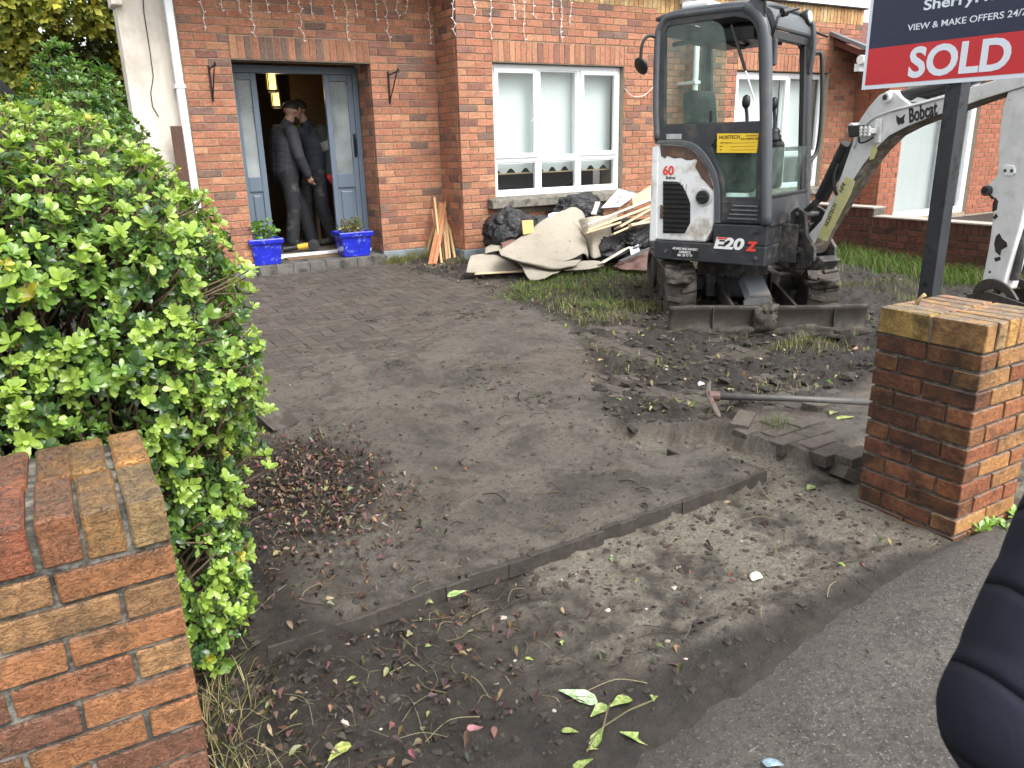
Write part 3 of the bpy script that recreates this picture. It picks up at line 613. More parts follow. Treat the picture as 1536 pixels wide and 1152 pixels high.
TILE = M('roof_tile', (.13, .045, .035), .75, var=.35, vs=8, bump=.4, bs=80); LEAD = M('lead_flashing', (.17, .19, .21), .45, .3, var=.2, vs=6)
roof = MB().prism([(-.2, 2.34), (1.6, 3.10), (1.6, 3.02), (-.2, 2.26)], (10.35, YP, 0), (0, 1, 0), (0, 0, 1), (5.2, 0, 0)).build('roof', TILE, porch)
for r_ in range(6):
    for k in range(16):
        x0 = 10.35+k*.30+(r_ % 2)*.15; a = math.atan2(.76, 1.8); yy0 = YP-.22+r_*.28
        rt = Matrix.Rotation(a+.05, 3, 'X'); MB().box((x0+.15, yy0+.16, 2.36+(yy0-YP+.2)*.42+.075), (.292, .34, .016), rt).build('roof_tile', TILE, roof)
rt = Matrix.Rotation(math.atan2(.76, 1.8), 3, 'X'); MB().box((10.30, YP+.25, 2.60), (.11, 1.0, .05), rt).build('verge_flashing', LEAD, porch, bevel=.004)
# ---- white gable beyond the hedge on the far left
wh = empty('white_gable_house', (-3, 12, 0), 'white rendered gable beyond the hedge at the far left', 'house')
MB().prism([(-4.5, 0), (.15, 0), (.15, 1.55), (-.05, 1.75), (-.9, 2.9), (-4.5, 2.9)], (0, 12.0, -.05), (1, 0, 0), (0, 0, 1), (0, .3, 0)).build('wall', WHITE_W, wh)
MB().prism([(.2, 1.58), (.27, 1.66), (-.8, 3.05), (-.88, 2.98)], (0, 11.85, -.05), (1, 0, 0), (0, 0, 1), (0, .6, 0)).build('bargeboard', DARKM, wh)
# ================================================================== GARDEN WALLS
def damp_col(b, r):
    k = r.uniform(.7, 1.2); return (.13*k, .05*k*r.uniform(.9, 1.1), .032*k)
div = empty('garden_wall', (8.15, 5.5, -.1), 'low dark damp brick garden wall with stepped soldier coping', 'wall')
XW = 8.14; YS = 5.62                                   # step in the wall
mb = MB(); mb.b2((XW+.009, YS, -.3), (XW+.20, 8.05, .50)); mb.b2((XW+.009, 1.9, -.3), (XW+.20, YS, .40)); dw = mb.build('wall', MORTAR_D, div)
B = lay((0, 1, 0), (-1, 0, 0), (XW, YS+.01, 0), 8.05-YS, -.22, .395, off=.05, pitch=.0755)+lay((0, 1, 0), (-1, 0, 0), (XW, 2.6, 0), YS-2.6, -.30, .295, off=.0, pitch=.0755)
B += [(b[0], b[1], b[2], b[3], .105) for b in soldiers((0, 1, 0), (-1, 0, 0), (XW, YS+.01, 0), 8.05-YS, .395, .105)]+[(b[0], b[1], b[2], b[3], .105) for b in soldiers((0, 1, 0), (-1, 0, 0), (XW, 2.6, 0), YS-2.6, .30, .105)]
set_bricks(B, dw, damp_col, BR_D, BR_D, 295, proud=.002)
mb = MB(); mb.b2((XW-.012, YS-.0, .502), (XW+.215, 8.05, .517)); mb.b2((XW-.012, 2.6, .407), (XW+.215, YS-.002, .421)); mb.build('coping_mortar', M('coping_mortar', (.36, .31, .27), .85, var=.15, vs=15, bump=.3), div)
# ---- solid brick helper for piers: bricks seen on two faces are whole blocks
def block_brick(name, c, d, parent, mat, col, r, ch=.004, rot=0):
    V, F = chamfer_block(d[0], d[1], d[2], ch, .0018, r.randint(0, 999)); me = bpy.data.meshes.new(name)
    V = [(x, y, z+d[2]/2+((ch) if False else 0)) for x, y, z in V]
    bm = bmesh.new(); vs_ = [bm.verts.new(v) for v in V]; [bm.faces.new([vs_[i] for i in f]) for f in F]; bm.normal_update()
    bmesh.ops.bevel(bm, geom=[e_ for e_ in bm.edges if abs(e_.verts[0].co.z-e_.verts[1].co.z) > d[2]*.5 or min(e_.verts[0].co.z, e_.verts[1].co.z) < -d[2]*.4], offset=ch*.8, segments=1, affect='EDGES')
    bm.to_mesh(me); bm.free(); me.materials.append(mat); ob = link(name, me, parent); ob.location = Vector(c)-Vector(wloc(parent)); ob.rotation_euler = (r.uniform(-.006, .006), r.uniform(-.006, .006), rot+r.uniform(-.006, .006)); ob.color = (*col, 1); return ob
rr = random.Random(21)
def pier_col(x_left, front, z, r):
    k = r.uniform(.85, 1.15)
    base = (.30, .135, .05) if front else (.155, .055, .034)
    if x_left: base = (.26, .125, .055) if r.random() < .6 else (.2, .08, .045)
    return tuple(q*k for q in base)
# right pier: 0.44 m square, corner (2.937,1.497)
PX0, PY0, PW = 2.925, 1.497, .4415; PZ0 = -.30
pier = empty('brick_pier', (PX0+PW/2, PY0+PW/2, PZ0), 'weathered square brick gate pier with buff coping bricks beside the sign post', 'pier')
pmid = MB().b2((PX0+.012, PY0+.012, PZ0), (PX0+PW-.012, PY0+PW-.012, .60)).build('core', MORTAR_D, pier)
for c in range(-1, 10):
    z = -.25+c*.0765+.0325+.005; a = c % 2
    # four sides: on even courses the left/right faces carry full length bricks to the front corner
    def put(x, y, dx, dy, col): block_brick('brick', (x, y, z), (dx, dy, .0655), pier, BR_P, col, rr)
    top = z > .28
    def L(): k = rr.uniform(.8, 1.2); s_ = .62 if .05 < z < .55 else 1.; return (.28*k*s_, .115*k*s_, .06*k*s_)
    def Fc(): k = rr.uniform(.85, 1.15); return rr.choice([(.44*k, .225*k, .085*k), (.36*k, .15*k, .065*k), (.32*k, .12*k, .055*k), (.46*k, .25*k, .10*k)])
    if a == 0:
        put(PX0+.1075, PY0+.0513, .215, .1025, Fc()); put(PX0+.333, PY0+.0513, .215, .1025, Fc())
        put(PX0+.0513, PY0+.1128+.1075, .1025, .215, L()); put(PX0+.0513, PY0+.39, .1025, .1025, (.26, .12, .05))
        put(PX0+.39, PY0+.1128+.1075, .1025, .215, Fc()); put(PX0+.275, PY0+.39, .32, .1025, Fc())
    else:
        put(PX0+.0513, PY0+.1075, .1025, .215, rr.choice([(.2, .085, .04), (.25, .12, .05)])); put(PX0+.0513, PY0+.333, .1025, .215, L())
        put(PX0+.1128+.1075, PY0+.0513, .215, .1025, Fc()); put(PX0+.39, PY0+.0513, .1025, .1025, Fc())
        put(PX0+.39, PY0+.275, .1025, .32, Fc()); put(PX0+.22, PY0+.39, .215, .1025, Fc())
zc = -.25+10*.0765+.0565   # coping: bricks on edge, two rows
for k in range(6):
    for q in range(2):
        col = tuple(v*rr.uniform(.85, 1.15) for v in ((.52, .285, .105) if rr.random() < .6 else (.47, .28, .13)))
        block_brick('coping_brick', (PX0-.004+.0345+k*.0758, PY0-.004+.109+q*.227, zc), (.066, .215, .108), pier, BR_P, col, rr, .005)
mb = MB(); mb.b2((PX0+.006, PY0+.006, zc-.056), (PX0+PW-.006, PY0+PW-.006, zc+.046)); mb.build('coping_mortar', M('coping_bed', (.2, .17, .13), .85, var=.3, vs=30, bump=.5, bs=150), pier)
# left wall: front face Y=1.6, right end X=.105
LW = empty('brick_front_wall', (-.5, 1.7, -.25), 'mossy brick front wall end with soldier coping in front of the hedge', 'wall')
lx1, ly = .108, 1.60
MB().b2((-2.2, ly+.009, -.3), (lx1-.007, ly+.43, .54)).build('core', M('mortar_mossy', (.05, .05, .042), .9, var=.5, vs=26, bump=.7, bs=150, dirt=(.24, .23, .2), dirt_amt=.45, dirt_s=14), LW)
LB = brick_material('brick_mossy', stain=(.05, .043, .026), stain_amt=.75, lime=.45, bump=1., top=((.075, .06, .05), .7))
for c in range(11):
    z = .54-.0375-.005-c*.0757; st = lx1-(.1025 if c % 2 else .215)/2
    wd = [.1025 if c % 2 else .215]+[.215]*9; x = lx1
    for w_ in wd:
        if x < -1.6: break
        k = rr.uniform(.8, 1.2); col = rr.choice([(.31*k, .145*k, .066*k), (.27*k, .12*k, .06*k), (.19*k, .092*k, .058*k), (.28*k, .165*k, .078*k)])
        jit = rr.uniform(-.003, .003)
        block_brick('brick', (x-w_/2, ly+.218+jit, z), (w_, .436, .0655), LW, LB, col, rr, .004); x -= w_+.0105
for k in range(15):
    col = [(.30, .17, .07), (.30, .16, .06), (.24, .10, .045), (.25, .095, .045), (.22, .09, .05)][k % 5]
    x_ = lx1-.035-k*.0805+rr.uniform(-.003, .003)
    if k == 0: block_brick('coping_brick', (x_, ly+.100, .5945), (.070, .212, .104), LW, LB, (.27, .19, .09), rr, .006); block_brick('coping_brick', (x_, ly+.327, .599), (.070, .212, .104), LW, LB, (.45, .24, .08), rr, .006)
    else:
        for q in (0, 1): block_brick('coping_brick', (x_+rr.uniform(-.004, .004), ly+.105+q*.225, .5945+rr.uniform(-.004, .004)), (.070, .215, .104), LW, LB, tuple(v*rr.uniform(.85, 1.1) for v in col), rr, .006)
MB().b2((-1.2, ly+.008, .52), (lx1-.012, ly+.43, .628)).build('coping_mortar', MATS['mortar_mossy'], LW)
# ================================================================== MINI EXCAVATOR
def plate(mb, outer, holes, o, u, v, w):
    """flat plate with openings, given thickness vector w; adds both skins and the rims"""
    bm = bmesh.new(); loops = []
    for lp in [outer]+holes:
        vs_ = [bm.verts.new((p[0], p[1], 0)) for p in lp]; loops.append(vs_)
        for i in range(len(vs_)): bm.edges.new((vs_[i], vs_[(i+1) % len(vs_)]))
    bmesh.ops.triangle_fill(bm, use_beauty=True, use_dissolve=False, edges=bm.edges[:]); bm.verts.index_update()
    P = [tuple(q.co[:2]) for q in bm.verts]; T = [[q.index for q in f.verts] for f in bm.faces]; L = [[q.index for q in lp] for lp in loops]; bm.free()
    o, u, v, w = (Vector(k) for k in (o, u, v, w)); A = [o+u*p[0]+v*p[1] for p in P]; n = len(A)
    F = [tuple(t_) for t_ in T]+[tuple(i+n for i in t_[::-1]) for t_ in T]
    for lp in L: F += [(lp[i], lp[(i+1) % len(lp)], lp[(i+1) % len(lp)]+n, lp[i]+n) for i in range(len(lp))]
    return mb.add(A+[p+w for p in A], F)
def arc(pts, n=5):
    """round a polyline with Catmull-Rom"""
    P = [np.array(p, float) for p in pts]; out = []
    for i in range(len(P)-1):
        p0, p1, p2, p3 = P[max(i-1, 0)], P[i], P[i+1], P[min(i+2, len(P)-1)]
        for k in range(n):
            t_ = k/n; out.append(tuple(.5*((2*p1)+(-p0+p2)*t_+(2*p0-5*p1+4*p2-p3)*t_**2+(-p0+3*p1-3*p2+p3)*t_**3)))
    return out+[tuple(P[-1])]
XP0 = np.array([4.657, 4.084, 0.]); fd = np.array([.352, -.936, 0]); fd /= np.linalg.norm(fd); sdv = np.array([-fd[1], fd[0], 0])
UM = Matrix(((fd[0], sdv[0], 0, XP0[0]), (fd[1], sdv[1], 0, XP0[1]), (0, 0, 1, 0), (0, 0, 0, 1)))
KB0 = np.array([4.0, 4.401, 0.]); kbd = np.array([.825, -.565, 0]); kbd /= np.linalg.norm(kbd); kbn = np.array([-kbd[1], kbd[0], 0])
KM = Matrix(((kbd[0], kbn[0], 0, KB0[0]), (kbd[1], kbn[1], 0, KB0[1]), (0, 0, 1, 0), (0, 0, 0, 1)))
BODY = M('digger_dark_paint', (.035, .038, .043), .42, var=.15, vs=5, dirt=(.10, .085, .07), dirt_amt=.28, dirt_s=5, bump=.08, bs=90)
BODYG = M('digger_grey_paint', (.085, .094, .105), .4, var=.12, vs=6, dirt=(.14, .125, .105), dirt_amt=.22, dirt_s=6)
WPAINT = M('digger_white_paint', (.74, .76, .76), .38, var=.06, vs=3, dirt=(.42, .38, .32), dirt_amt=.30, dirt_s=4)
t = NT('boom_white_paint'); g = t.geo(); c0 = t.mix(t.ramp(t.noise(6, 5, .6), .35, .7), (.60, .615, .61), (.74, .75, .74))
c0 = t.mix(t.math('MULTIPLY', t.ramp(t.noise(16, 6, .7), .5, .75), .45), c0, (.33, .30, .25)); rs = t.ramp(t.noise(14, 5, .62), .70, .715); c0 = t.mix(rs, c0, (.035, .022, .018))
t.set(Base_Color=c0, Roughness=t.math('ADD', .38, t.math('MULTIPLY', rs, .4))); BOOMW = t.m
RUSTB = M('worn_brown_panel', (.085, .05, .035), .7, var=.35, vs=14, bump=.3, dirt=(.16, .1, .07), dirt_amt=.4, dirt_s=12)
MUDDY = M('caked_mud', (.11, .092, .072), .9, var=.4, vs=18, bump=.9, bs=55, bd=.01, dirt=(.25, .22, .18), dirt_amt=.35, dirt_s=13)
MUDDY_D = M('dark_mud', (.045, .037, .03), .85, var=.45, vs=22, bump=1., bs=50, bd=.012, dirt=(.10, .085, .068), dirt_amt=.35, dirt_s=10)
RUBBER = M('track_rubber', (.028, .026, .025), .75, var=.3, vs=20, bump=.4, bs=70, dirt=(.085, .072, .058), dirt_amt=.7, dirt_s=9)
STEEL = M('blade_steel', (.062, .056, .05), .55, .35, var=.35, vs=8, bump=.3, bs=60, dirt=(.05, .041, .033), dirt_amt=.6, dirt_s=6)
GRIM = M('grimy_steel', (.05, .05, .05), .55, .3, var=.3, vs=14, bump=.3, dirt=(.15, .13, .11), dirt_amt=.35, dirt_s=14)
CHROME = M('piston_chrome', (.55, .56, .58), .2, 1., var=.1); BLACKP = M('black_plastic', (.016, .016, .017), .45, var=.2, vs=20)
YELS = M('yellow_sticker', (.78, .52, .03), .5, var=.05); YELF = M('faded_yellow_paint', (.58, .55, .24), .55, var=.1, vs=20, dirt=(.45, .44, .36), dirt_amt=.3, dirt_s=25)
INKW = M('white_vinyl', (.8, .8, .8), .5, var=.02); INKR = M('red_vinyl', (.72, .06, .04), .5, var=.03); INKK = M('black_vinyl', (.015, .015, .018), .5, var=.02)
ex = empty('mini_excavator', (5.15, 4.85, -.13), 'white and dark grey mini excavator with cab on muddy rubber tracks', 'excavator')
UA, UB, UZ = Vector(fd), Vector(sdv), Vector((0, 0, 1))
def U(a, b, z): return UM @ Vector((a, b, z))
def side(poly, b0, b1, name, mat, parent=ex, holes=(), **kw):
    mb = MB(); plate(mb, poly, list(holes), U(0, b0, 0), UA, UZ, UB*(b1-b0)); return mb.build(name, mat, parent, **kw)
# --- upper body
skirt = MB(UM); rear = arc([(-.93, .0), (-.985, .06), (-1.03, .3), (-1.04, .5), (-1.03, .7), (-.97, .95), (-.9, .99)], 4)
skirt.prism([(0, 0)]+[(0, 0)]*0+[(p[0], p[1]) for p in rear]+[(-.02, .99), (0, .97)], (0, 0, .36), (1, 0, 0), (0, 1, 0), (0, 0, .155)); skirt.build('body_skirt', BODY, ex, bevel=.018, seg=3)
MB(UM).b2((-.435, .001, .513), (.0, .62, .672)).build('front_skirt', BODY, ex, bevel=.012)
white = arc([(-.925, 1.272), (-.70, 1.25), (-.577, 1.165), (-.489, 1.04), (-.452, .95), (-.440, .80), (-.436, .677)], 4)+[(-.455, .61), (-.505, .52)]
eng = MB(UM); eng.prism([(-.99, .518), (-.985, 1.262)]+white, (0, .006, 0), (1, 0, 0), (0, 0, 1), (0, .975, 0)); engine = eng.build('engine_cover', WPAINT, ex, bevel=.012)
rs = MB(UM); rs.prism([(-1.0, .50), (-.955, .50), (-.928, .53), (-.940, 1.26), (-.955, 1.275), (-1.0, 1.25)], (0, .0, 0), (1, 0, 0), (0, 0, 1), (0, .12, 0)); rs.build('rear_corner_strip', WPAINT, ex, bevel=.012)
MB(UM).prism([(-1.06, .5), (-1.06, 1.1), (-1.0, 1.3), (-.93, 1.3), (-.93, .5)], (0, .1, 0), (1, 0, 0), (0, 0, 1), (0, .8, 0)).build('counterweight', WPAINT, ex, bevel=.05, seg=3)
outer_arc = arc([(-.93, 1.268), (-.70, 1.246), (-.58, 1.162), (-.492, 1.037), (-.456, .945)], 5); ragged = [(-.458, .925), (-.50, .965), (-.52, .985), (-.557, 1.014), (-.585, 1.06), (-.614, 1.098), (-.60, 1.15), (-.62, 1.158), (-.66, 1.150), (-.694, 1.152), (-.74, 1.17), (-.80, 1.165), (-.86, 1.185), (-.88, 1.165), (-.915, 1.184)]
side(outer_arc+ragged, .0045, .012, 'worn_patch', RUSTB, engine)
in_arc = arc([(-.955, 1.278), (-.70, 1.256), (-.57, 1.172), (-.48, 1.045), (-.444, .95), (-.430, .80), (-.427, .677)], 4); out_arc = arc([(-.955, 1.304), (-.70, 1.298), (-.555, 1.225), (-.445, 1.08), (-.402, .95), (-.385, .80), (-.378, .677)], 4)
side(in_arc+out_arc[::-1], -.008, .03, 'arc_trim', BODYG, bevel=.006)
grill = [(-.889, .99), (-.759, .986), (-.715, .955), (-.675, .89), (-.642, .821), (-.635, .668), (-.679, .583), (-.873, .574)]
gr = side(grill, .001, .02, 'grille', BLACKP, engine)
for k in range(11):
    z = .594+k*.0375; aR = np.interp(z, [.574, .583, .668, .821, .89, .955, .99], [-.69, -.679, -.635, -.642, -.675, -.715, -.75]); aL = np.interp(z, [.574, .99], [-.873, -.889])
    MB(UM).box(((aL+aR)/2, .0005, z), (aR-aL-.01, .018, .014), Matrix.Rotation(.5, 3, 'X')).build('slat', BLACKP, gr)
for k in range(7): MB(UM).b2((-.865+k*.03, .0045, .58), (-.862+k*.03, .008, .97)).build('mesh_bar', GRIM, gr)
MB(UM).cyl((-.53, .012, .872), (-.53, -.002, .872), .074, 28).build('filler_recess', M('recess_white', (.5, .51, .5), .5), engine, bevel=.006)
cp = MB(UM).cyl((-.53, .0, .872), (-.53, -.03, .872), .053, 24).build('fuel_cap', BLACKP, engine, bevel=.008); MB(UM).b2((-.565, -.042, .866), (-.495, -.028, .880)).build('cap_grip', BLACKP, cp, bevel=.004)
MB(UM).b2((-.905, -.004, .69), (-.872, .006, .80)).build('latch', RUSTB, engine, bevel=.003)
# --- cab
cab_out = [(-.957, 1.302)]+arc([(-.985, 1.5), (-.995, 2.05), (-.975, 2.12), (-.93, 2.185), (-.86, 2.215)], 3)+arc([(-.32, 2.218), (-.21, 2.185), (-.13, 2.10), (-.098, 1.97)], 4)+[(-.03, 1.10), (-.008, .685), (-.376, .68)]+arc([(-.383, .80), (-.40, .95), (-.443, 1.08), (-.553, 1.227), (-.70, 1.30)], 3)
upw = [(-.895, 1.42), (-.915, 2.10), (-.895, 2.14)]+arc([(-.36, 2.15), (-.25, 2.115), (-.195, 2.05), (-.172, 1.97)], 3)+[(-.12, 1.42)]
loww = [(-.492, 1.25), (-.432, 1.332), (-.130, 1.33), (-.100, .88), (-.36, .875), (-.382, 1.01)]
cab = side(cab_out, .004, .045, 'cab_side', BODY, holes=[upw, loww], bevel=.004)
CW = .90
side([(a, z) for a, z in cab_out], CW-.04, CW, 'cab_far_side', BODY, holes=[[(-.86, .75), (-.93, 2.10), (-.30, 2.15), (-.17, 1.97), (-.07, .75)]])
bk = MB(UM); plate(bk, [(.02, 1.28), (.02, 2.2), (CW-.02, 2.2), (CW-.02, 1.28)], [[(.1, 1.42), (.1, 2.08), (CW-.1, 2.08), (CW-.1, 1.42)]], (-.985, 0, 0), (0, 1, 0), (0, 0, 1), (.03, 0, 0)); bk.build('cab_back', BODY, ex, bevel=.004)
front_path = [(.0, .68), (-.03, 1.08), (-.075, 1.7), (-.098, 1.95), (-.13, 2.08), (-.2, 2.17), (-.30, 2.205), (-.6, 2.21), (-.88, 2.205), (-.955, 2.15), (-.98, 2.05), (-.978, 1.6), (-.955, 1.31)]
fp_ = arc([(p[0], p[1]) for p in front_path], 4)
MB(UM).tube([(a-.012, .005, z) for a, z in fp_[:24]], .040, 12).build('front_post', BODYG, ex, smooth=True)
MB(UM).tube([(a, .012, z) for a, z in fp_[22:]], .028, 10).build('roof_rail', BODYG, ex, smooth=True)
fl = MB(UM); fl.tube([(a-.02, CW-.03, z) for a, z in fp_[:26]], .045, 10); fl.build('front_post', BODY, ex, smooth=True)
rf = MB(UM); P = []
for i, b in enumerate(np.linspace(-.01, CW+.01, 13)):
    eb = .045*(abs(i-6)/6)**3; P.append([(a, b, 2.222+.05*(1-((a+.58)/.44)**4)-eb) for a in np.linspace(-.99, -.15, 16)])
rf.grid(P); rf.build('cab_roof', BODYG, ex, smooth=True, solid=.03)
vis = MB(UM); vis.prism(arc([(-.17, 2.215), (-.10, 2.16), (-.075, 2.07), (-.10, 2.05), (-.13, 2.12), (-.2, 2.17)], 3), (0, .06, 0), (1, 0, 0), (0, 0, 1), (0, CW-.12, 0)); vis.build('roof_front', BODYG, ex, bevel=.01)
MB(UM).b2((-.14, .05, 1.985), (-.085, CW-.07, 2.045)).build('wiper_rail', BLACKP, ex, bevel=.006)
MB(UM).b2((-.83, .08, 2.255), (-.6, .35, 2.305)).build('roof_vent', UPVC, ex, bevel=.02, seg=3)
for a, z in ((-.195, 2.22),): MB(UM).prism([(-.3, 2.20), (-.19, 2.28), (-.13, 2.27), (-.12, 2.12), (-.2, 2.18)], (0, -.02, 0), (1, 0, 0), (0, 0, 1), (0, .018, 0)).build('lifting_eye', BODYG, ex, bevel=.003)
# panes
def pane(poly, b, name='side_glass'): return side(poly, b, b+.006, name, CABGLASS)
pane([(-.905, 1.41), (-.92, 2.12), (-.905, 2.145)]+arc([(-.56, 2.15), (-.47, 2.11), (-.43, 2.03), (-.412, 1.9)], 3)+[(-.405, 1.41)], .016)
pane([(a*1.0, z) for a, z in loww], .02)
MB(UM).b2((-.912, .012, 1.40), (-.11, .03, 1.425)).build('window_channel', BLACKP, ex)
MB(UM).b2((-.52, .010, 1.43), (-.50, .018, 1.51)).build('window_catch', BLACKP, ex)
MB(UM).b2((-.045, .05, .885), (-.037, CW-.05, 1.235)).build('lower_windscreen', CABGLASS, ex)
# the lower front panel, its lip and the pipe along the post
mb = MB(UM); mb.prism([(-.06, .66), (.012, .66), (-.012, .875), (-.06, .88)], (0, .045, 0), (1, 0, 0), (0, 0, 1), (0, CW-.09, 0)); mb.build('front_panel', BODY, ex, bevel=.008)
mb = MB(UM); mb.b2((-.035, .045, .868), (-.004, CW-.05, .895)); mb.build('windscreen_sill', BLACKP, ex, bevel=.006)
mb = MB(UM); mb.b2((-.055, .046, .885), (-.03, .075, 2.0)); mb.b2((-.06, CW-.14, .885), (-.02, CW-.06, 2.0)); 
MB(UM).prism([(-.02, .885), (-.09, 1.99), (-.13, 1.99), (-.06, .885)], (0, CW-.15, 0), (1, 0, 0), (0, 0, 1), (0, .09, 0)).build('windscreen_channel', BLACKP, ex, bevel=.006)
hd = MB(UM); hd.tube(arc([(-.09, CW+.0, 1.93), (-.06, CW+.06, 1.945), (-.03, CW+.085, 1.90), (.0, CW+.10, 1.5), (.0, CW+.09, 1.22), (-.02, CW+.04, 1.13), (-.04, CW, 1.10)], 4), .016, 10); hd.build('grab_rail', BLACKP, ex, smooth=True)
# side vent below the lower window
vt = side([(-.372, .692), (-.37, .845), (-.018, .842), (-.012, .692)], -.002, .01, 'vent_panel', BODY, bevel=.003)
for k in range(4): MB(UM).box((-.20+.006*k, -.007, .715+k*.032), (.235-.012*k, .016, .013), Matrix.Rotation(.6, 3, 'X')).build('louvre', BODYG, vt, bevel=.003)
for a, z in ((-.35, .71), (-.03, .71), (-.03, .83), (-.35, .83)): MB(UM).cyl((a, .0, z), (a, -.006, z), .006, 8).build('screw', GRIM, vt)
for a, z in ((-.09, .625), (-.075, .42), (-.84, .43)): MB(UM).cyl((a, .004, z), (a, -.012, z), .017, 14).build('bolt', GRIM, ex, bevel=.003)
# stickers
st = side([(-.441, 1.345), (-.117, 1.338), (-.121, 1.20), (-.436, 1.205)], -.004, .0015, 'inspection_sticker', YELS)
def sfr(a, z, b=-.0045): return frame(U(a, b, z), UA, UZ)
text_mesh('HOISTECH', .035, sfr(-.425, 1.305), 'lettering', INKK, st, bold=.0006); text_mesh('hoistech.ie', .02, sfr(-.21, 1.318), 'lettering', INKK, st); text_mesh('DAY INSPECTED', .019, sfr(-.25, 1.295), 'lettering', INKK, st, bold=.0004); text_mesh('INSPECTED ON', .013, sfr(-.415, 1.272), 'lettering', INKK, st)
for k, z in enumerate((1.272, 1.247, 1.222)): side([(-.33, z), (-.14, z), (-.14, z+.002), (-.33, z+.002)], -.0048, -.004, 'rule_line', INKK, st)
text_mesh('HRS', .013, sfr(-.415, 1.247), 'lettering', INKK, st); text_mesh('NO', .013, sfr(-.415, 1.222), 'lettering', INKK, st)
side([(-.873, 1.312), (-.873, 1.352), (-.742, 1.350), (-.742, 1.31)], -.001, .006, 'maker_plate', M('plate_alu', (.5, .5, .5), .4, .6), bevel=.003)
e_ = text_mesh('E20', .118, sfr(-.425, .483, -.003), 'model_lettering', INKW, ex, bold=.005, shear=.18, xs=1.36); text_mesh('z', .15, sfr(-.152, .478, -.0032), 'model_lettering', INKR, ex, bold=.004, shear=.18, xs=1.1)
side([(-.395, .552), (-.315, .554), (-.312, .568), (-.391, .567)], -.0052, -.003, 'red_accent', INKR)
ad = side([(-.786, .385), (-.786, .472), (-.548, .472), (-.548, .385)], -.0015, .004, 'dealer_sticker', INKK)
for k, s_ in enumerate(('ADARE MACHINERY', 'LIMERICK', '061 39 77 77')): text_mesh(s_, .027, sfr(-.667, .449-k*.0265, -.0025), 'lettering', INKW, ad, bold=.0004, align='CENTER', xs=.92)
text_mesh('60', .098, sfr(-.895, 1.040, .003), 'anniversary_lettering', INKR, engine, bold=.003); text_mesh('Bobcat', .03, sfr(-.865, 1.008, .003), 'anniversary_lettering', INKK, engine, bold=.0006)
# mirror on the rear edge, work lights, wipers
mr = MB(UM); mr.tube(arc([(-.99, .0, 2.07), (-1.03, -.05, 2.08), (-1.06, -.09, 2.02), (-1.065, -.10, 1.90)], 4), .013, 8); arm_ = mr.build('mirror_arm', BLACKP, ex, smooth=True)
ml = MB(UM); ml.lathe([(.002, -.03), (.055, -.02), (.07, .0), (.06, .008)], (-1.05, -.12, 1.86), (-.3, -.85, -.45), 18); ml.build('mirror', BLACKP, arm_, smooth=True)
for b, z, a in ((-.03, 2.285, -.12), (CW-.12, 2.19, -.09)):
    wl_ = MB(UM); wl_.lathe([(.03, -.07), (.055, -.045), (.062, .0), (.058, .01)], (a, b, z), (.92, .0, .12), 18); w_ = wl_.build('work_light', BLACKP, ex, smooth=True)
    MB(UM).lathe([(.054, .0), (.03, .012), (.004, .016)], (a+.008, b, z+.001), (.92, 0, .12), 18).build('lens', M('lamp_lens', (.75, .76, .74), .15, spec=.8), w_, smooth=True)
    MB(UM).tube([(a-.01, b, z-.05), (a, b+.01, z-.14)], .012, 8).build('stalk', BLACKP, w_)
MB(UM).tube(arc([(-.085, .03, 1.98), (-.05, .0, 2.06), (-.03, .03, 2.13), (.06, .13, 2.17)], 3), .011, 8).build('indicator_stalk', BLACKP, ex)
MB(UM).tube([(-.02, .03, 2.14), (.0, .06, 2.15)], .032, 10).build('indicator_knob', BLACKP, ex)
MB(UM).tube([(-.08, CW-.02, 2.1), (.0, CW+.09, 2.06)], .011, 8).build('indicator_stalk', BLACKP, ex)
MB(UM).prism(arc([(-.06, 1.78), (-.04, 1.95), (-.06, 2.14), (-.1, 2.14), (-.1, 1.78)], 3), (0, CW-.09, 0), (1, 0, 0), (0, 0, 1), (0, .06, 0)).build('post_cover', BODY, ex, bevel=.01)
MB(UM).b2((-.095, .03, 1.80), (-.05, .08, 1.98)).build('post_cover', BODY, ex, bevel=.01)
# inside the cab
sb = MB(UM); sb.box((-.62, .48, 1.02), (.42, .44, .13)); sb.box((-.80, .48, 1.38), (.13, .42, .62), Matrix.Rotation(-.14, 3, 'Y')); sb.build('seat', M('seat_vinyl', (.02, .02, .022), .55), ex, bevel=.05, seg=3)
MB(UM).b2((-.94, .06, .66), (-.02, CW-.06, .70)).build('cab_floor', BLACKP, ex)
for b in (.17, .74):
    MB(UM).b2((-.62, b-.07, .9), (-.2, b+.07, 1.28)).build('console', BLACKP, ex, bevel=.03)
    lv = MB(UM); lv.lathe([(.075, 0), (.055, .02), (.062, .035), (.043, .055), (.05, .07), (.03, .1)], (-.28, b, 1.28), (0, 0, 1), 14); lv.tube(arc([(-.28, b, 1.36), (-.29, b+.01, 1.46), (-.30, b, 1.54)], 3), .014, 8); lv.lathe([(.012, 0), (.028, .02), (.032, .05), (.026, .085), (.008, .1)], (-.30, b, 1.52), (0, 0, 1), 12); lv.build('control_lever', BLACKP, ex, smooth=True)
MB(UM).tube([(-.40, .05, 2.10), (-.27, .05, 1.78)], .013, 8).build('gas_strut', BLACKP, ex); MB(UM).tube([(-.275, .05, 1.79), (-.19, .05, 1.58)], .007, 8).build('strut_rod', CHROME, ex)
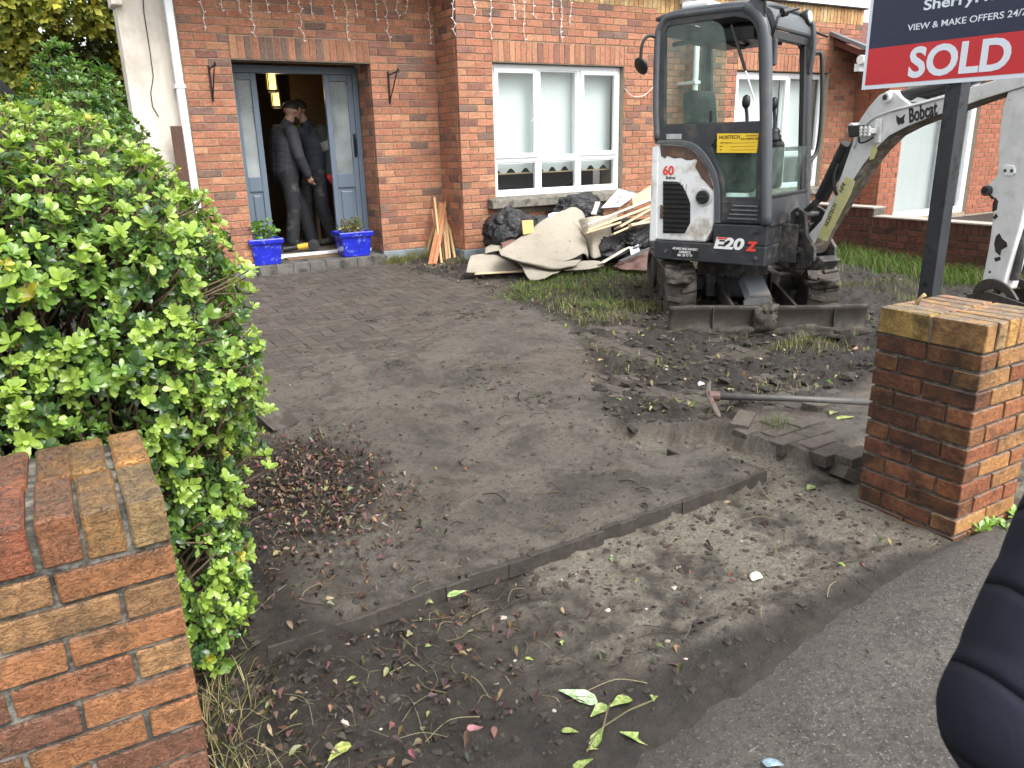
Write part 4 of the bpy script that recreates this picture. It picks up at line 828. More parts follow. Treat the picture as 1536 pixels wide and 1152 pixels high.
rl = MB(UM); rl.tube(arc([(-.92, .15, 2.02), (-.6, .16, 2.04), (-.42, .17, 1.98), (-.40, .30, 1.97), (-.43, .5, 2.03)], 3), .018, 8); rl.build('roof_bar', BLACKP, ex); MB(UM).b2((-.75, .12, 2.0), (-.25, .7, 2.10)).build('stowed_windscreen_frame', BLACKP, ex, bevel=.01)
rag = MB(UM); rag.box((-.2, .4, 1.1), (.05, .05, .3)); 
# --- boom swing post
az = math.radians(-32); bdir = fd*math.cos(az)+sdv*math.sin(az); bnr = np.array([-bdir[1], bdir[0], 0.])      # bnr points away from the camera side
if bnr @ (np.array([5.1, 4.0, 0])) < 0: bnr = -bnr
BP = np.array([5.132, 4.049, .53]); bw = .15
NP = BP-bnr*(bw/2)                       # near side plane of the boom
def bpx(x, y, P=NP): q = onP(x, y, P, bnr); return ((q-P)@bdir, q[2]-P[2])
def bpoly(px, off=0.): return [bpx(*p, P=NP+bnr*off) for p in px]
def bprism(mb, poly, off, thick): return mb.prism(poly, NP+bnr*off, bdir, (0, 0, 1), bnr*thick)
swing = MB(); c1 = bpx(1196, 320); 
def swp(off, th): bprism(swing, bpoly([(1188, 402), (1191, 318), (1200, 310), (1212, 318), (1215, 352), (1226, 372), (1226, 392), (1214, 404)]), off, th)
swp(-.035, .03); swp(bw+.01, .03); bprism(swing, bpoly([(1190, 404), (1192, 385), (1228, 385), (1236, 392), (1226, 406)]), -.005, bw+.015)
sw = swing.build('swing_post', GRIM, ex, bevel=.008)
for px, r_, l0, l1 in (((1206, 375), .028, -.07, bw+.06), ((1202, 322), .022, -.06, bw+.05)):
    a, z = bpx(*px); o = NP+bdir*a; o[2] = NP[2]+z; MB().cyl(tuple(o+bnr*l0), tuple(o+bnr*l1), r_, 16).build('pivot_pin', GRIM, sw, bevel=.004)
MB(UM).b2((-.03, .30, .36), (.13, .34, .66)).build('swing_bracket', GRIM, ex, bevel=.01); MB(UM).b2((-.03, .62, .36), (.13, .66, .66)).build('swing_bracket', GRIM, ex, bevel=.01); MB(UM).b2((-.03, .34, .36), (.20, .62, .42)).build('swing_base', GRIM, ex, bevel=.01); MB(UM).b2((-.03, .34, .60), (.16, .62, .655)).build('swing_base', GRIM, ex, bevel=.01)
hs_ = MB(UM)
for k in range(4): hs_.tube(arc([(-.02, .36+.06*k, .55), (.08, .37+.05*k, .50-.02*k), (.14, .42+.04*k, .56), (.17, .44+.02*k, .66)], 4), .012, 8)
hs_.build('hydraulic_hose', BLACKP, ex, smooth=True)
# --- boom
BO = [(1204, 374), (1212, 352), (1232, 330), (1262, 262), (1278, 216), (1284, 190), (1292, 176), (1303, 160), (1318, 143), (1333, 135), (1343, 138), (1352, 147), (1365, 156), (1385, 151), (1428, 138), (1480, 124), (1516, 112), (1532, 108), (1540, 118), (1536, 130), (1510, 138), (1470, 150), (1424, 167), (1390, 178), (1360, 190), (1333, 204), (1311, 226), (1294, 248), (1272, 282), (1250, 316), (1230, 348), (1216, 378), (1208, 382)]
bm_ = MB(); pb = bpoly(BO); bprism(bm_, pb, 0, bw)
n_ = len(pb)
# the bottom skins (second half of the outline) are caked in mud
for i in range(n_):
    if 19 <= i <= 30: bm_.mi[2+i] = 1
boom = bm_.build('boom', [BOOMW, MUDDY], ex, bevel=.006)
lip = MB(); lp = bpoly([(1282, 222), (1292, 198), (1310, 178), (1340, 166), (1380, 156), (1428, 143)])
for off in (-.008,): lip.tube([tuple(NP+bdir*a+np.array([0, 0, z])+bnr*off) for a, z in arc(lp, 4)], .007, 6)
lip.build('weld_bead', BOOMW, boom, smooth=True)
ys = MB(); bprism(ys, bpoly([(1226, 356), (1238, 331), (1262, 276), (1270, 264), (1283, 272), (1276, 292), (1254, 334), (1240, 362)]), -.003, .003); yel = ys.build('owner_stripe', YELF, boom)
def bfr(x, y, dx, dy, off=-.004):
    P = NP+bnr*off; a, z = bpx(x, y, P); a2, z2 = bpx(x+dx, y+dy, P); o = P+bdir*a; o = np.array([o[0], o[1], P[2]+z]); u = bdir*(a2-a)+np.array([0, 0, z2-z]); return frame(o, u, np.cross(bnr, u) if np.cross(bnr, u)@np.array([0, 0, 1]) > 0 else -np.cross(bnr, u)), np.linalg.norm(u)
m_, l_ = bfr(1241, 341, 17, -41); text_mesh('HOISTECH', .052, m_, 'lettering', INKK, yel, bold=.0008, xs=.75); m_, l_ = bfr(1263, 290, 8, -19); text_mesh('HF4', .055, m_, 'lettering', INKK, yel, bold=.0008, xs=.75)
m_, l_ = bfr(1363, 184, 40, -11.5); text_mesh('Bobcat', .125, m_, 'maker_lettering', INKK, boom, bold=.003, xs=.62)
cat = MB(); bprism(cat, bpoly([(1345, 173), (1350, 177), (1353, 176), (1358, 171), (1356, 179), (1357, 183), (1353, 187), (1351, 184), (1349, 188), (1346, 184), (1345, 179)]), -.0035, .003); cat.build('maker_emblem', INKK, boom)
sy = MB(); bprism(sy, bpoly([(1308, 222), (1313, 213), (1316, 226), (1311, 238), (1304, 240)]), -.002, .002); sy.build('yellow_patch', YELF, boom)
for px in ((1333, 146), (1281, 192)):
    a, z = bpx(*px); o = NP+bdir*a; o[2] = NP[2]+z; mb = MB(); mb.cyl(tuple(o-bnr*.03), tuple(o+bnr*(bw+.03)), .034, 18); k_ = mb.build('boom_pin_boss', BOOMW, boom, bevel=.005); MB().cyl(tuple(o-bnr*.036), tuple(o+bnr*.0), .018, 14).build('pin', GRIM, k_)
lt = MB(); bprism(lt, bpoly([(1286, 188), (1307, 187), (1309, 203), (1288, 206)]), -.09, .045); led = lt.build('boom_light', BLACKP, boom, bevel=.008)
for i in range(3):
    for j in range(3):
        a, z = bpx(1291.5+i*6, 192+j*5, P=NP-bnr*.09); o = NP-bnr*.09+bdir*a; o[2] = NP[2]+z; MB().cyl(tuple(o+bnr*.004), tuple(o-bnr*.004), .011, 10).build('led', MATS['lamp_lens'], led)
bt = MB(); bprism(bt, bpoly([(1316, 178), (1325, 179), (1322, 214), (1314, 214)]), -.02, .02); bprism(bt, bpoly([(1308, 192), (1318, 192), (1318, 200), (1308, 200)]), -.07, .055); bt.build('light_bracket', WPAINT, boom, bevel=.004)
cb = MB(); q = [bpx(*p, P=NP-bnr*.05) for p in ((1310, 206), (1300, 212), (1290, 214), (1288, 206))]; cb.tube([tuple(NP-bnr*.05+bdir*a+np.array([0, 0, z])) for a, z in arc(q, 4)], .006, 6); cb.build('light_cable', BLACKP, boom)
# cylinders
def pt(x, y, off): P = NP+bnr*off; a, z = bpx(x, y, P); o = P+bdir*a; return (o[0], o[1], P[2]+z)
mb = MB(); mb.tube([pt(1272, 216, .07), pt(1232, 298, .07)], .052, 18); bc = mb.build('boom_cylinder', BLACKP, ex, bevel=.008)
mb = MB(); bprism(mb, bpoly([(1252, 250), (1262, 226), (1280, 200), (1286, 204), (1276, 240), (1262, 290), (1250, 270)]), .03, .08); mb.build('cylinder_guard', BLACKP, bc, bevel=.01)
MB().tube([pt(1234, 294, .07), pt(1204, 322, .07)], .026, 14).build('piston_rod', GRIM, bc)
mb = MB(); mb.tube(arc([pt(1258, 246, .0), pt(1252, 262, -.02), pt(1252, 284, -.02), pt(1256, 292, 0)], 4), .012, 8); mb.build('hose', BLACKP, bc, smooth=True)
mb = MB(); mb.tube([pt(1352, 146, .075), pt(1412, 133, .075), pt(1470, 112, .075)], .045, 16); mb.build('arm_cylinder', BLACKP, ex, bevel=.006)
mb = MB(); bprism(mb, bpoly([(1362, 152), (1372, 146), (1384, 150), (1378, 154)]), .02, .1); mb.build('cylinder_bracket', BOOMW, boom)
# --- stick and bucket linkage
SO = [(1500, 100), (1518, 118), (1508, 140), (1500, 165), (1495, 214), (1493, 262), (1478, 279), (1474, 286), (1479, 293), (1488, 300), (1486, 330), (1480, 372), (1468, 432), (1500, 436), (1512, 392), (1530, 330), (1550, 240), (1562, 150), (1560, 100), (1530, 80)]
mb = MB(); bprism(mb, bpoly(SO), .012, bw-.024); stick = mb.build('stick', BOOMW, ex, bevel=.01)
a, z = bpx(1480, 286); o = NP+bdir*a; o[2] = NP[2]+z; mb = MB(); mb.cyl(tuple(o-bnr*.015), tuple(o+bnr*(bw+.02)), .03, 16); pb_ = mb.build('stick_boss', GRIM, stick, bevel=.005); MB().cyl(tuple(o-bnr*.02), tuple(o), .014, 12).build('pin', DARKM, pb_)
mb = MB(); bprism(mb, bpoly([(1503, 249), (1508, 247), (1520, 249), (1522, 260), (1517, 264), (1506, 264), (1502, 258)]), .004, .012); tb = mb.build('tie_plate', WPAINT, stick, bevel=.004)
for x in (1507, 1517): a, z = bpx(x, 256); o = NP+bdir*a; o[2] = NP[2]+z; MB().cyl(tuple(o), tuple(o+bnr*.006), .009, 10).build('bolt', GRIM, tb)
CHIP = M('bare_steel', (.03, .022, .02), .7, var=.4, vs=30)
for px in ([(1492, 354), (1497, 350), (1501, 358), (1508, 364), (1509, 370), (1500, 375), (1498, 384), (1491, 378), (1489, 366)], [(1489, 387), (1498, 385), (1499, 390), (1491, 393)], [(1491, 296), (1495, 302), (1493, 315), (1486, 318), (1487, 305)], [(1480, 290), (1489, 296), (1490, 300), (1484, 298)], [(1492, 320), (1495, 325), (1490, 330), (1487, 326)]):
    mb = MB(); bprism(mb, bpoly(px), .0105, .003); mb.build('paint_chip', CHIP, stick)
mb = MB(); mb.tube([pt(1545, 300, .07), pt(1522, 420, .07)], .025, 12); mb.build('bucket_cylinder_rod', GRIM, ex); MB().tube([pt(1570, 180, .07), pt(1543, 310, .07)], .04, 14).build('bucket_cylinder', BLACKP, ex)
for off in (-.02, bw+.0):
    mb = MB(); q = arc([(1462, 438), (1470, 424), (1485, 418), (1502, 421), (1518, 432), (1530, 450)], 4); q2 = arc([(1522, 456), (1512, 442), (1498, 434), (1484, 434), (1474, 440), (1468, 446)], 4)
    bprism(mb, bpoly(q+q2), off, .02); mb.build('hitch_plate', STEEL, ex, bevel=.004)
bu = MB(); prof = arc([(1468, 440), (1478, 470), (1500, 505), (1540, 520), (1585, 505), (1600, 470)], 4); bpv = bpoly(prof); inn = [(a*.985+.005, z*.985) for a, z in bpv[::-1]]
bprism(bu, bpv+inn, -.08, bw+.16); bprism(bu, bpv+[bpx(1530, 446), bpx(1500, 436)], -.09, .014); bprism(bu, bpv+[bpx(1530, 446), bpx(1500, 436)], bw+.076, .014); bu.build('bucket', STEEL, ex)
# --- undercarriage
for l0 in (.03, 1.18):
    prof = []; m0, m1, zb, R_ = .46, 1.98, -.135, .215
    for k in range(13): a = -math.pi/2-math.pi*k/12; prof.append((m0+R_+R_*math.cos(a)*1., zb+R_+R_*math.sin(a)))
    for k in range(13): a = math.pi/2-math.pi*k/12; prof.append((m1-R_+R_*math.cos(a), zb+R_+R_*math.sin(a)))
    inn = [((m-1.22)*.955+1.22, (z-zb-R_)*.84+zb+R_) for m, z in prof]
    mb = MB(KM); plate(mb, prof, [inn], (l0, 0, 0), (0, 1, 0), (0, 0, 1), (.25, 0, 0)); tr = mb.build('track_belt', RUBBER, ex, bevel=.006)
    per = 0; seg = []; n = len(prof)
    for i in range(n): p, q = prof[i], prof[(i+1) % n]; seg.append((per, p, q)); per += math.dist(p, q)
    for k in range(46):
        s_ = per*k/46; 
        for s0, p, q in seg[::-1]:
            if s0 <= s_: break
        f_ = (s_-s0)/max(1e-6, math.dist(p, q)); c = (p[0]+(q[0]-p[0])*f_, p[1]+(q[1]-p[1])*f_); ang = math.atan2(q[1]-p[1], q[0]-p[0])
        for h_ in (0, 1):
            rt = Matrix.Rotation(ang, 3, 'X') @ Matrix.Rotation(.22*(1 if h_ else -1), 3, 'Z')
            if k % 2 == h_: mb = MB(KM); mb.box((l0+.068+.116*h_, c[0], c[1]), (.125, .040, .046), rt); mb.build('track_lug', RUBBER, tr, bevel=.006, seg=1)
    for mm, rr_ in ((m0+R_, .15), (m1-R_, .15)): MB(KM).cyl((l0+.03, mm, zb+R_), (l0+.22, mm, zb+R_), rr_, 20).build('idler_wheel', GRIM, ex)
    for mm in (.95, 1.22, 1.49): MB(KM).cyl((l0+.05, mm, zb+.085), (l0+.20, mm, zb+.085), .06, 14).build('track_roller', GRIM, ex)
    MB(KM).b2((l0+.06, .72, zb+.14), (l0+.19, 1.75, zb+.30)).build('track_frame', MUDDY_D, ex, bevel=.01)
for a_, b_ in (((.26, .95, .03), (.56, 1.12, .16)), ((.90, .95, .03), (1.2, 1.12, .16)), ((.26, 1.35, .03), (1.2, 1.5, .16))): MB(KM).b2(a_, b_).build('cross_beam', GRIM, ex, bevel=.01)
MB(KM).b2((.42, .82, .0), (.50, 1.16, .20)).build('beam_clamp', GRIM, ex, bevel=.01); MB(KM).b2((.96, .82, .0), (1.04, 1.16, .20)).build('beam_clamp', GRIM, ex, bevel=.01)
MB(KM).b2((.50, .86, -.02), (.96, 1.6, .20)).build('centre_frame', BODY, ex, bevel=.02)
MB().cyl((5.13, 4.86, .18), (5.13, 4.86, .37), .30, 32).build('slew_ring', GRIM, ex)
# blade
bl = MB(KM); P = []
for l in np.linspace(0, 1.484, 40): P.append([(l, .035*math.sin(math.pi*min(1, max(0, (z+.16)/.25)))+.003*math.sin(l*9), z+.004*math.sin(l*5)*(z > .05)) for z in np.linspace(-.165, .082, 9)])
bl.grid(P); blade = bl.build('dozer_blade', STEEL, ex, smooth=True, solid=.022)
bl = MB(KM); bl.b2((0, .03, -.17), (1.484, .055, .0)); bl.build('blade_stiffener', STEEL, ex)
for l in (.33, 1.24): MB(KM).b2((l, -.005, -.15), (l+.008, .03, .078)).build('blade_seam', STEEL, blade)
for l0, l1 in ((.50, .60), (.98, .86)):
    mb = MB(KM); mb.prism([(.05, -.12), (.05, .05), (.85, .13), (.85, .03)], (l0, 0, 0), (0, 1, 0), (0, 0, 1), (.025, 0, 0)); mb.build('blade_arm', STEEL, ex, bevel=.004)
cv = MB(KM); cv.prism([(.61, -.12), (.60, .08), (.63, .115), (.79, .115), (.82, .08), (.83, -.12)], (0, .17, 0), (1, 0, 0), (0, 0, 1), (0, .035, .0)); cv.prism([(.61, .09), (.63, .12), (.79, .12), (.82, .09), (.80, .14), (.64, .14)], (0, .17, 0), (1, 0, 0), (0, 0, 1), (0, .30, .10)); cv.build('cylinder_cover', BODYG, ex, bevel=.008)
MB(KM).tube([(.71, .3, .10), (.71, .78, .22)], .022, 12).build('blade_piston', CHROME, ex)
for l in (.56, .86): MB(KM).tube(arc([(l, .75, .2), (l-.01, .6, .12), (l, .45, .03), (l+.04, .4, .02)], 4), .010, 8).build('blade_hose', GRIM, ex, smooth=True)
def lump(mb, c, s, seed, n=2, amp=.35):
    bm = bmesh.new(); bmesh.ops.create_icosphere(bm, subdivisions=n, radius=1)
    V = []
    for v in bm.verts:
        k = 1+amp*(mnoise.noise(Vector((seed*3.1, seed*1.7, seed*.9))+v.co*1.6))+amp*.5*mnoise.noise(v.co*4+Vector((seed, 0, 0)))
        V.append((c[0]+v.co.x*k*s[0], c[1]+v.co.y*k*s[1], c[2]+v.co.z*k*s[2]))
    mb.add(V, [tuple(q.index for q in f.verts) for f in bm.faces]); bm.free()
mb = MB(KM); lump(mb, (.72, -.005, -.02), (.09, .045, .085), 3, 3, .6); lump(mb, (.75, .0, .06), (.055, .04, .05), 8, 3, .6); mb.build('mud_clod', MUDDY_D, ex, smooth=True)
for l, w_, s in ((.15, .16, 5), (.45, .2, 6), (1.05, .26, 9), (1.35, .16, 12)): mb = MB(KM); lump(mb, (l, -.005, -.125), (w_, .035, .055), s, 3, .6); mb.build('mud_clod', MUDDY_D, ex, smooth=True)
for l, m, z, s_ in ((.155, .50, .20, .12), (1.30, .5, .17, .12), (.15, .9, .305, .12)): mb = MB(KM); lump(mb, (l, m, z), (s_, .12, .05), l*9, 3, .7); mb.build('mud_clod', MUDDY_D, ex, smooth=True)
# ================================================================== SOLD SIGN
sg = empty('estate_sign', (3.36, 2.02, -.2), 'dark blue and red SOLD sign board on a square black post behind the pier', 'sign')
MB().b2((3.352, 1.978, -.3), (3.420, 2.046, 2.6)).build('post', M('post_black_paint', (.022, .025, .03), .42, var=.2, vs=9, bump=.1, dirt=(.012, .012, .013), dirt_amt=.3, dirt_s=16), sg, bevel=.003)
for z in (.66, 1.62, 1.9): MB().cyl((3.353, 2.017, z), (3.345, 2.017, z), .008, 10).build('bolt', DARKM, sg)
_a = math.radians(3); sgd = np.array([math.sin(_a), -math.cos(_a), 0.]); sgn = np.array([-math.cos(_a), -math.sin(_a), 0.]); SP = np.array([3.344, 2.007, 0.])    # along (reading direction), facing out
def spx(x, y): q = onP(x, y, SP, sgn); return (q-SP)@sgd, q[2]
s0 = spx(1292, 135)[0]; sz0 = spx(1292, 135)[1]; s1 = s0+.93
def sgp(poly, off, th, name, mat, parent=sg, **kw): mb = MB(); mb.prism(poly, SP+sgn*off, sgd, (0, 0, 1), -sgn*th); return mb.build(name, mat, parent, **kw)
SNAVY = M('sign_navy', (.016, .021, .055), .35, var=.05, dirt=(.2, .2, .24), dirt_amt=.02, dirt_s=160); SRED = M('sign_red', (.56, .022, .03), .35, var=.04); SWHITE = M('sign_white', (.72, .78, .86), .35, var=.02)
board = sgp([(s0, sz0), (s1, sz0), (s1, 2.35), (s0, 2.35)], .0, .006, 'board', SWHITE, bevel=.001)
rz0, rz1 = sz0+.018, spx(1304, 73.7)[1]
sgp([(s0+.016, rz0), (s1-.016, rz0), (s1-.016, rz1), (s0+.016, rz1)], .0012, .001, 'red_panel', SRED, board); sgp([(s0+.016, rz1), (s1-.016, rz1), (s1-.016, 2.334), (s0+.016, 2.334)], .0012, .001, 'navy_panel', SNAVY, board)
def stext(body, x, y, x2, y2, cap, bold, mat=SWHITE, spacing=1., xs=None):
    a, z = spx(x, y); a2, z2 = spx(x2, y2); w_ = a2-a
    o = SP+sgd*a+sgn*.0020; o = (o[0], o[1], z); ob = text_mesh(body, cap/.70, frame(o, sgd, (0, 0, 1)), 'lettering', mat, board, bold=bold*cap, spacing=spacing)
    ws = [(Vector(v.co)+Vector(wloc(board))-Vector(o)).dot(Vector(sgd)) for v in ob.data.vertices]; k = w_/max(ws)
    L_ = Vector(wloc(board)); O = Vector(o); sdn = Vector(sgd)
    for v in ob.data.vertices:
        p = v.co+L_-O; d_ = p.dot(sdn); v.co += sdn*(d_*(k-1))
capS = spx(1385, 68)[1]-spx(1385, 113.5)[1]
stext('SOLD', 1361, 115.5, 1513, 106.5, abs(capS)*.95, .045)
stext('VIEW & MAKE OFFERS 24/7', 1361.5, 46.5, 1541, 19.5, abs(spx(1400, 31)[1]-spx(1400, 40.5)[1])*1.0, .012)
stext('SherryFitzGerald', 1385, 15.5, 1600, -21, abs(spx(1400, -2)[1]-spx(1400, 12)[1])*1.1, .03)
# ================================================================== POTS, MAT, TOOL, BRACKETS, FAIRY LIGHTS, HALL LAMPS
BLUE = M('blue_glaze', (.012, .022, .42), .22, var=.25, vs=9, dirt=(.18, .24, .55), dirt_amt=.16, dirt_s=16, coat=.4)
COMPOST = M('compost', (.03, .024, .018), .95, var=.5, vs=40, bump=1., bs=80)
def leaf_vf(l, w, fold=.25, curl=.2):
    """pointed oval leaf along +x, folded at the midrib; 10 verts"""
    V = []; 
    for t_, ww in ((0, .08), (.3, .5), (.62, 1.), (.88, .84), (1., .2)):
        z = -curl*l*t_*t_; V += [(l*t_, -w/2*ww, z+fold*w/2*ww), (l*t_, 0, z), (l*t_, w/2*ww, z+fold*w/2*ww)]
    F = []
    for i in range(4):
        b = i*3; F += [(b, b+3, b+4, b+1), (b+1, b+4, b+5, b+2)]
    return V, F
def basis(d, up=None):
    d = Vector(d).normalized(); u = Vector(up or (random.uniform(-1, 1), random.uniform(-1, 1), random.uniform(.2, 1))); y = u.cross(d)
    y = y.normalized() if y.length > 1e-4 else d.orthogonal().normalized(); z = d.cross(y)
    return Matrix(((d.x, y.x, z.x, 0), (d.y, y.y, z.y, 0), (d.z, y.z, z.z, 0), (0, 0, 0, 1)))
def leaf_material(name, rough=.4, trans=.35, spec=.5, var=.3):
    t = NT(name); base = t.attr('Col').outputs['Color']; n = t.noise(30, 3, .6)
    c = t.mix(t.ramp(n, .3, .7), t.mix(1., base, (1-var,)*3, 'MULTIPLY'), t.mix(1., base, (1+var*.6,)*3, 'MULTIPLY')); t.set(Base_Color=c, Roughness=rough); t.b.inputs['Specular IOR Level'].default_value = spec
    tl = t.n.new('ShaderNodeBsdfTranslucent'); t.link(t.mix(1., c, (1.3, 1.35, .7), 'MULTIPLY'), tl.inputs[0]); mx = t.n.new('ShaderNodeMixShader'); mx.inputs[0].default_value = trans
    t.link(t.b.outputs[0], mx.inputs[1]); t.link(tl.outputs[0], mx.inputs[2]); t.link(mx.outputs[0], t.out.inputs[0]); MATS[name] = t.m; return t.m
LEAFM = leaf_material('leaf_glossy', .26, .3, .6); GRASSM = leaf_material('grass_blade', .6, .3, .3); DEADM = leaf_material('dead_leaf', .7, .12, .3)
STEM = M('plant_stem', (.10, .085, .04), .7, var=.3)
def planter(x0, x1, y, z, label, plant, seed):
    r = random.Random(seed); cx = (x0+x1)/2; w = x1-x0; p = empty('plant_pot', (cx, y, z), label, 'plant pot', 'blue glazed pots on the door step')
    mb = MB(); n = 4; rings = [(.40, .0), (.415, .012), (.475, .225), (.545, .228), (.555, .27), (.535, .285), (.48, .285), (.45, .24)]; V = []
    for q, h in rings:
        hw = q*w
        for a, b in ((-1, -1), (1, -1), (1, 1), (-1, 1)): V.append((cx+a*hw, y+b*hw*.82, z+h))
    F = [(3, 2, 1, 0)]
    for i in range(len(rings)-1): F += [(i*4+k, i*4+(k+1) % 4, i*4+4+(k+1) % 4, i*4+4+k) for k in range(4)]
    mb.add(V, F); mb.build('pot', BLUE, p, bevel=.012, seg=3, angle=20)
    MB().b2((cx-.44*w, y-.36*w, z+.20), (cx+.44*w, y+.36*w, z+.252)).build('compost', COMPOST, p)
    fr_ = MB()
    for k in range(14):                                             # frost-white grit on the rim
        pass
    lv = MB(); stm = MB(); 
    for k in range(plant['n']):
        bx, by = cx+r.uniform(-.36, .36)*w, y+r.uniform(-.3, .3)*w; h = r.uniform(*plant['h']); dx, dy = r.uniform(-.06, .06), r.uniform(-.06, .04)
        pth = arc([(bx, by, z+.24), (bx+dx*.5, by+dy*.4, z+.24+h*.6), (bx+dx*1.4, by+dy*1.4, z+.24+h)], 4); stm.tube(pth, .0025, 5)
        for q in range(plant['leaves']):
            t_ = r.uniform(.25, 1); c = Vector(pth[min(len(pth)-1, int(t_*len(pth)))]); L = r.uniform(*plant['l']); d = Vector((r.uniform(-1, 1), r.uniform(-1, 1), r.uniform(plant['up'], .7))); lv.c = tuple(v*r.uniform(.7, 1.25) for v in r.choice(plant['c'])); lv.mtx = Matrix.Translation(c) @ basis(d); lv.add(*leaf_vf(L, L*plant['w'], .3, r.uniform(0, .5)))
    stm.build('stems', STEM, p); lv.build('foliage', LEAFM, p, smooth=True, colattr=True, fix=False)
planter(1.835, 2.175, 8.74, .1015, 'blue glazed square pot with fresh green plant on the door step', dict(n=12, h=(.10, .25), leaves=14, l=(.04, .08), w=.5, up=-.1, c=[(.16, .32, .06), (.10, .22, .045), (.22, .36, .09)]), 2)
planter(2.84, 3.205, 8.74, .1015, 'blue glazed square pot with withered yellow plant on the door step', dict(n=20, h=(.07, .22), leaves=10, l=(.04, .075), w=.35, up=-.7, c=[(.33, .26, .08), (.22, .15, .06), (.28, .28, .08), (.12, .2, .05)]), 3)
MAT_ = M('doormat_coir', (.155, .105, .06), .95, var=.35, vs=70, bump=1., bs=260)
MB().b2((2.27, 8.80, .1025), (2.93, 9.0, .1165)).build('door_mat', MAT_, bevel=.004); tag(bpy.data.objects['door_mat'], 'brown coir door mat on the step below the threshold', 'door mat')
gd = empty('angle_grinder', (2.52, 9.2, .155), 'yellow and black power grinder lying on the hall floor', 'power tool')
DY = M('tool_yellow', (.62, .38, .03), .5); o = Vector((2.50, 9.25, .19)); d = Vector((.92, -.25, .1)).normalized()
MB().tube([tuple(o-d*.16), tuple(o-d*.06), tuple(o+d*.02)], [.034, .03, .032], 12).build('battery_grip', BLACKP, gd, bevel=.004)
MB().tube([tuple(o+d*.01), tuple(o+d*.14)], [.033, .036], 12).build('motor_body', DY, gd, bevel=.004); MB().tube([tuple(o+d*.14), tuple(o+d*.21)], [.036, .03], 12).build('gear_head', GRIM, gd, bevel=.004)
dd = d.cross(Vector((0, 0, 1))).normalized(); MB().cyl(tuple(o+d*.20+dd*.03), tuple(o+d*.20+dd*.036), .062, 24).build('disc', GRIM, gd); MB().lathe([(.066, 0), (.068, .03), (.03, .035)], tuple(o+d*.2+dd*.01), tuple(dd), 20).build('guard', BLACKP, gd)
MB().b2((2.98, 9.95, .14), (3.02, 10.3, .72)).build('cardboard_sheet', M('cardboard', (.24, .17, .11), .85)); tag(bpy.data.objects['cardboard_sheet'], 'brown cardboard sheet standing behind the men in the hall', 'cardboard')
def wall_bracket(xp, yt, label):
    P = lambda x, y: np.array(onY(x, y, 8.645)); b = empty('hanging_basket_bracket', tuple(P(xp, yt)), label, 'bracket', 'basket brackets either side of the door'); x, y, z = P(xp, yt)
    MB().b2((x-.009, 8.632, z-.32), (x+.009, 8.65, z+.02)).build('back_plate', DARKM, b, bevel=.002)
    MB().tube([(x, 8.635, z-.02), (x+.01, 8.40, z+.0)], .0075, 8).build('arm', DARKM, b); MB().tube([(x, 8.635, z-.29), (x+.01, 8.42, z-.01)], .0065, 8).build('brace', DARKM, b)
    mb = MB(); mb.tube(arc([(x+.01, 8.41, z), (x+.01, 8.385, z+.025), (x+.012, 8.365, z+.01), (x+.012, 8.375, z-.015)], 4), .006, 6); mb.build('hook', DARKM, b)
wall_bracket(313, 101, 'black iron basket bracket on brick between downpipe and door'); wall_bracket(582, 110, 'black iron basket bracket on brick between door and bay')
LWIRE = M('light_wire', (.72, .66, .66), .5); BULB = M('led_bulb', (.85, .8, .78), .3)
fl = empty('icicle_lights', (3.5, 8.6, 2.9), 'string of pale icicle fairy lights hanging over the brick front', 'fairy lights')
r = random.Random(4); hang = []
for x, y in ((308, 46), (335, 18), (362, 20), (383, 56), (402, 20), (432, 20), (455, 62), (469, 28), (503, 28), (522, 63), (537, 28), (566, 32), (583, 64), (597, 28), (611, 20), (646, 66), (655, 28), (667, 26)): hang.append((x, y, 8.62))
for x, y in ((682, 53), (713, 24), (737, 59), (772, 29), (787, 61), (803, 28), (830, 30), (843, 64), (855, 37)): hang.append((x, y, 8.08))
ztop = 3.0
for x, y, Y in hang:
    b = onY(x, y, Y); pts = [(b[0]+r.uniform(-.012, .012), Y, ztop)]; z = ztop; 
    while z > b[2]+.06: z -= r.uniform(.05, .09); pts.append((b[0]+r.uniform(-.018, .018), Y+r.uniform(-.012, .012), max(z, b[2])))
    pts.append((b[0]+r.uniform(-.01, .03), Y, b[2])); mb = MB(); mb.tube(pts, .0032, 5); st_ = mb.build('light_strand', LWIRE, fl)
    mb = MB()
    for p in pts[1:-1]: s_ = r.choice((-1, 1)); mb.tube([p, (p[0]+s_*.022, p[1]-.004, p[2]+.012)], .0042, 5)
    tag(mb.build('bulbs', BULB, st_), kind='stuff')
mb = MB(); mb.tube([(1.42, 8.62, ztop), (2.5, 8.62, ztop-.01), (4.13, 8.62, ztop)], .004, 6); mb.tube([(4.13, 8.08, ztop), (6.9, 8.08, ztop)], .004, 6); mb.build('main_wire', LWIRE, fl)
wc = MB(); wc.tube(arc([(6.47, 8.09, 1.93), (6.60, 8.085, 1.84), (6.80, 8.085, 1.86), (6.98, 8.09, 2.0)], 5), .004, 6); tag(wc.build('loose_cable', LWIRE), 'thin pale cable looping over brick beside the bay window', 'cable')
t = NT('lamp_glow'); t.set(Base_Color=(.9, .7, .3)); t.b.inputs['Emission Color'].default_value = (1, .66, .16, 1); t.b.inputs['Emission Strength'].default_value = 1.1; GLOW = t.m
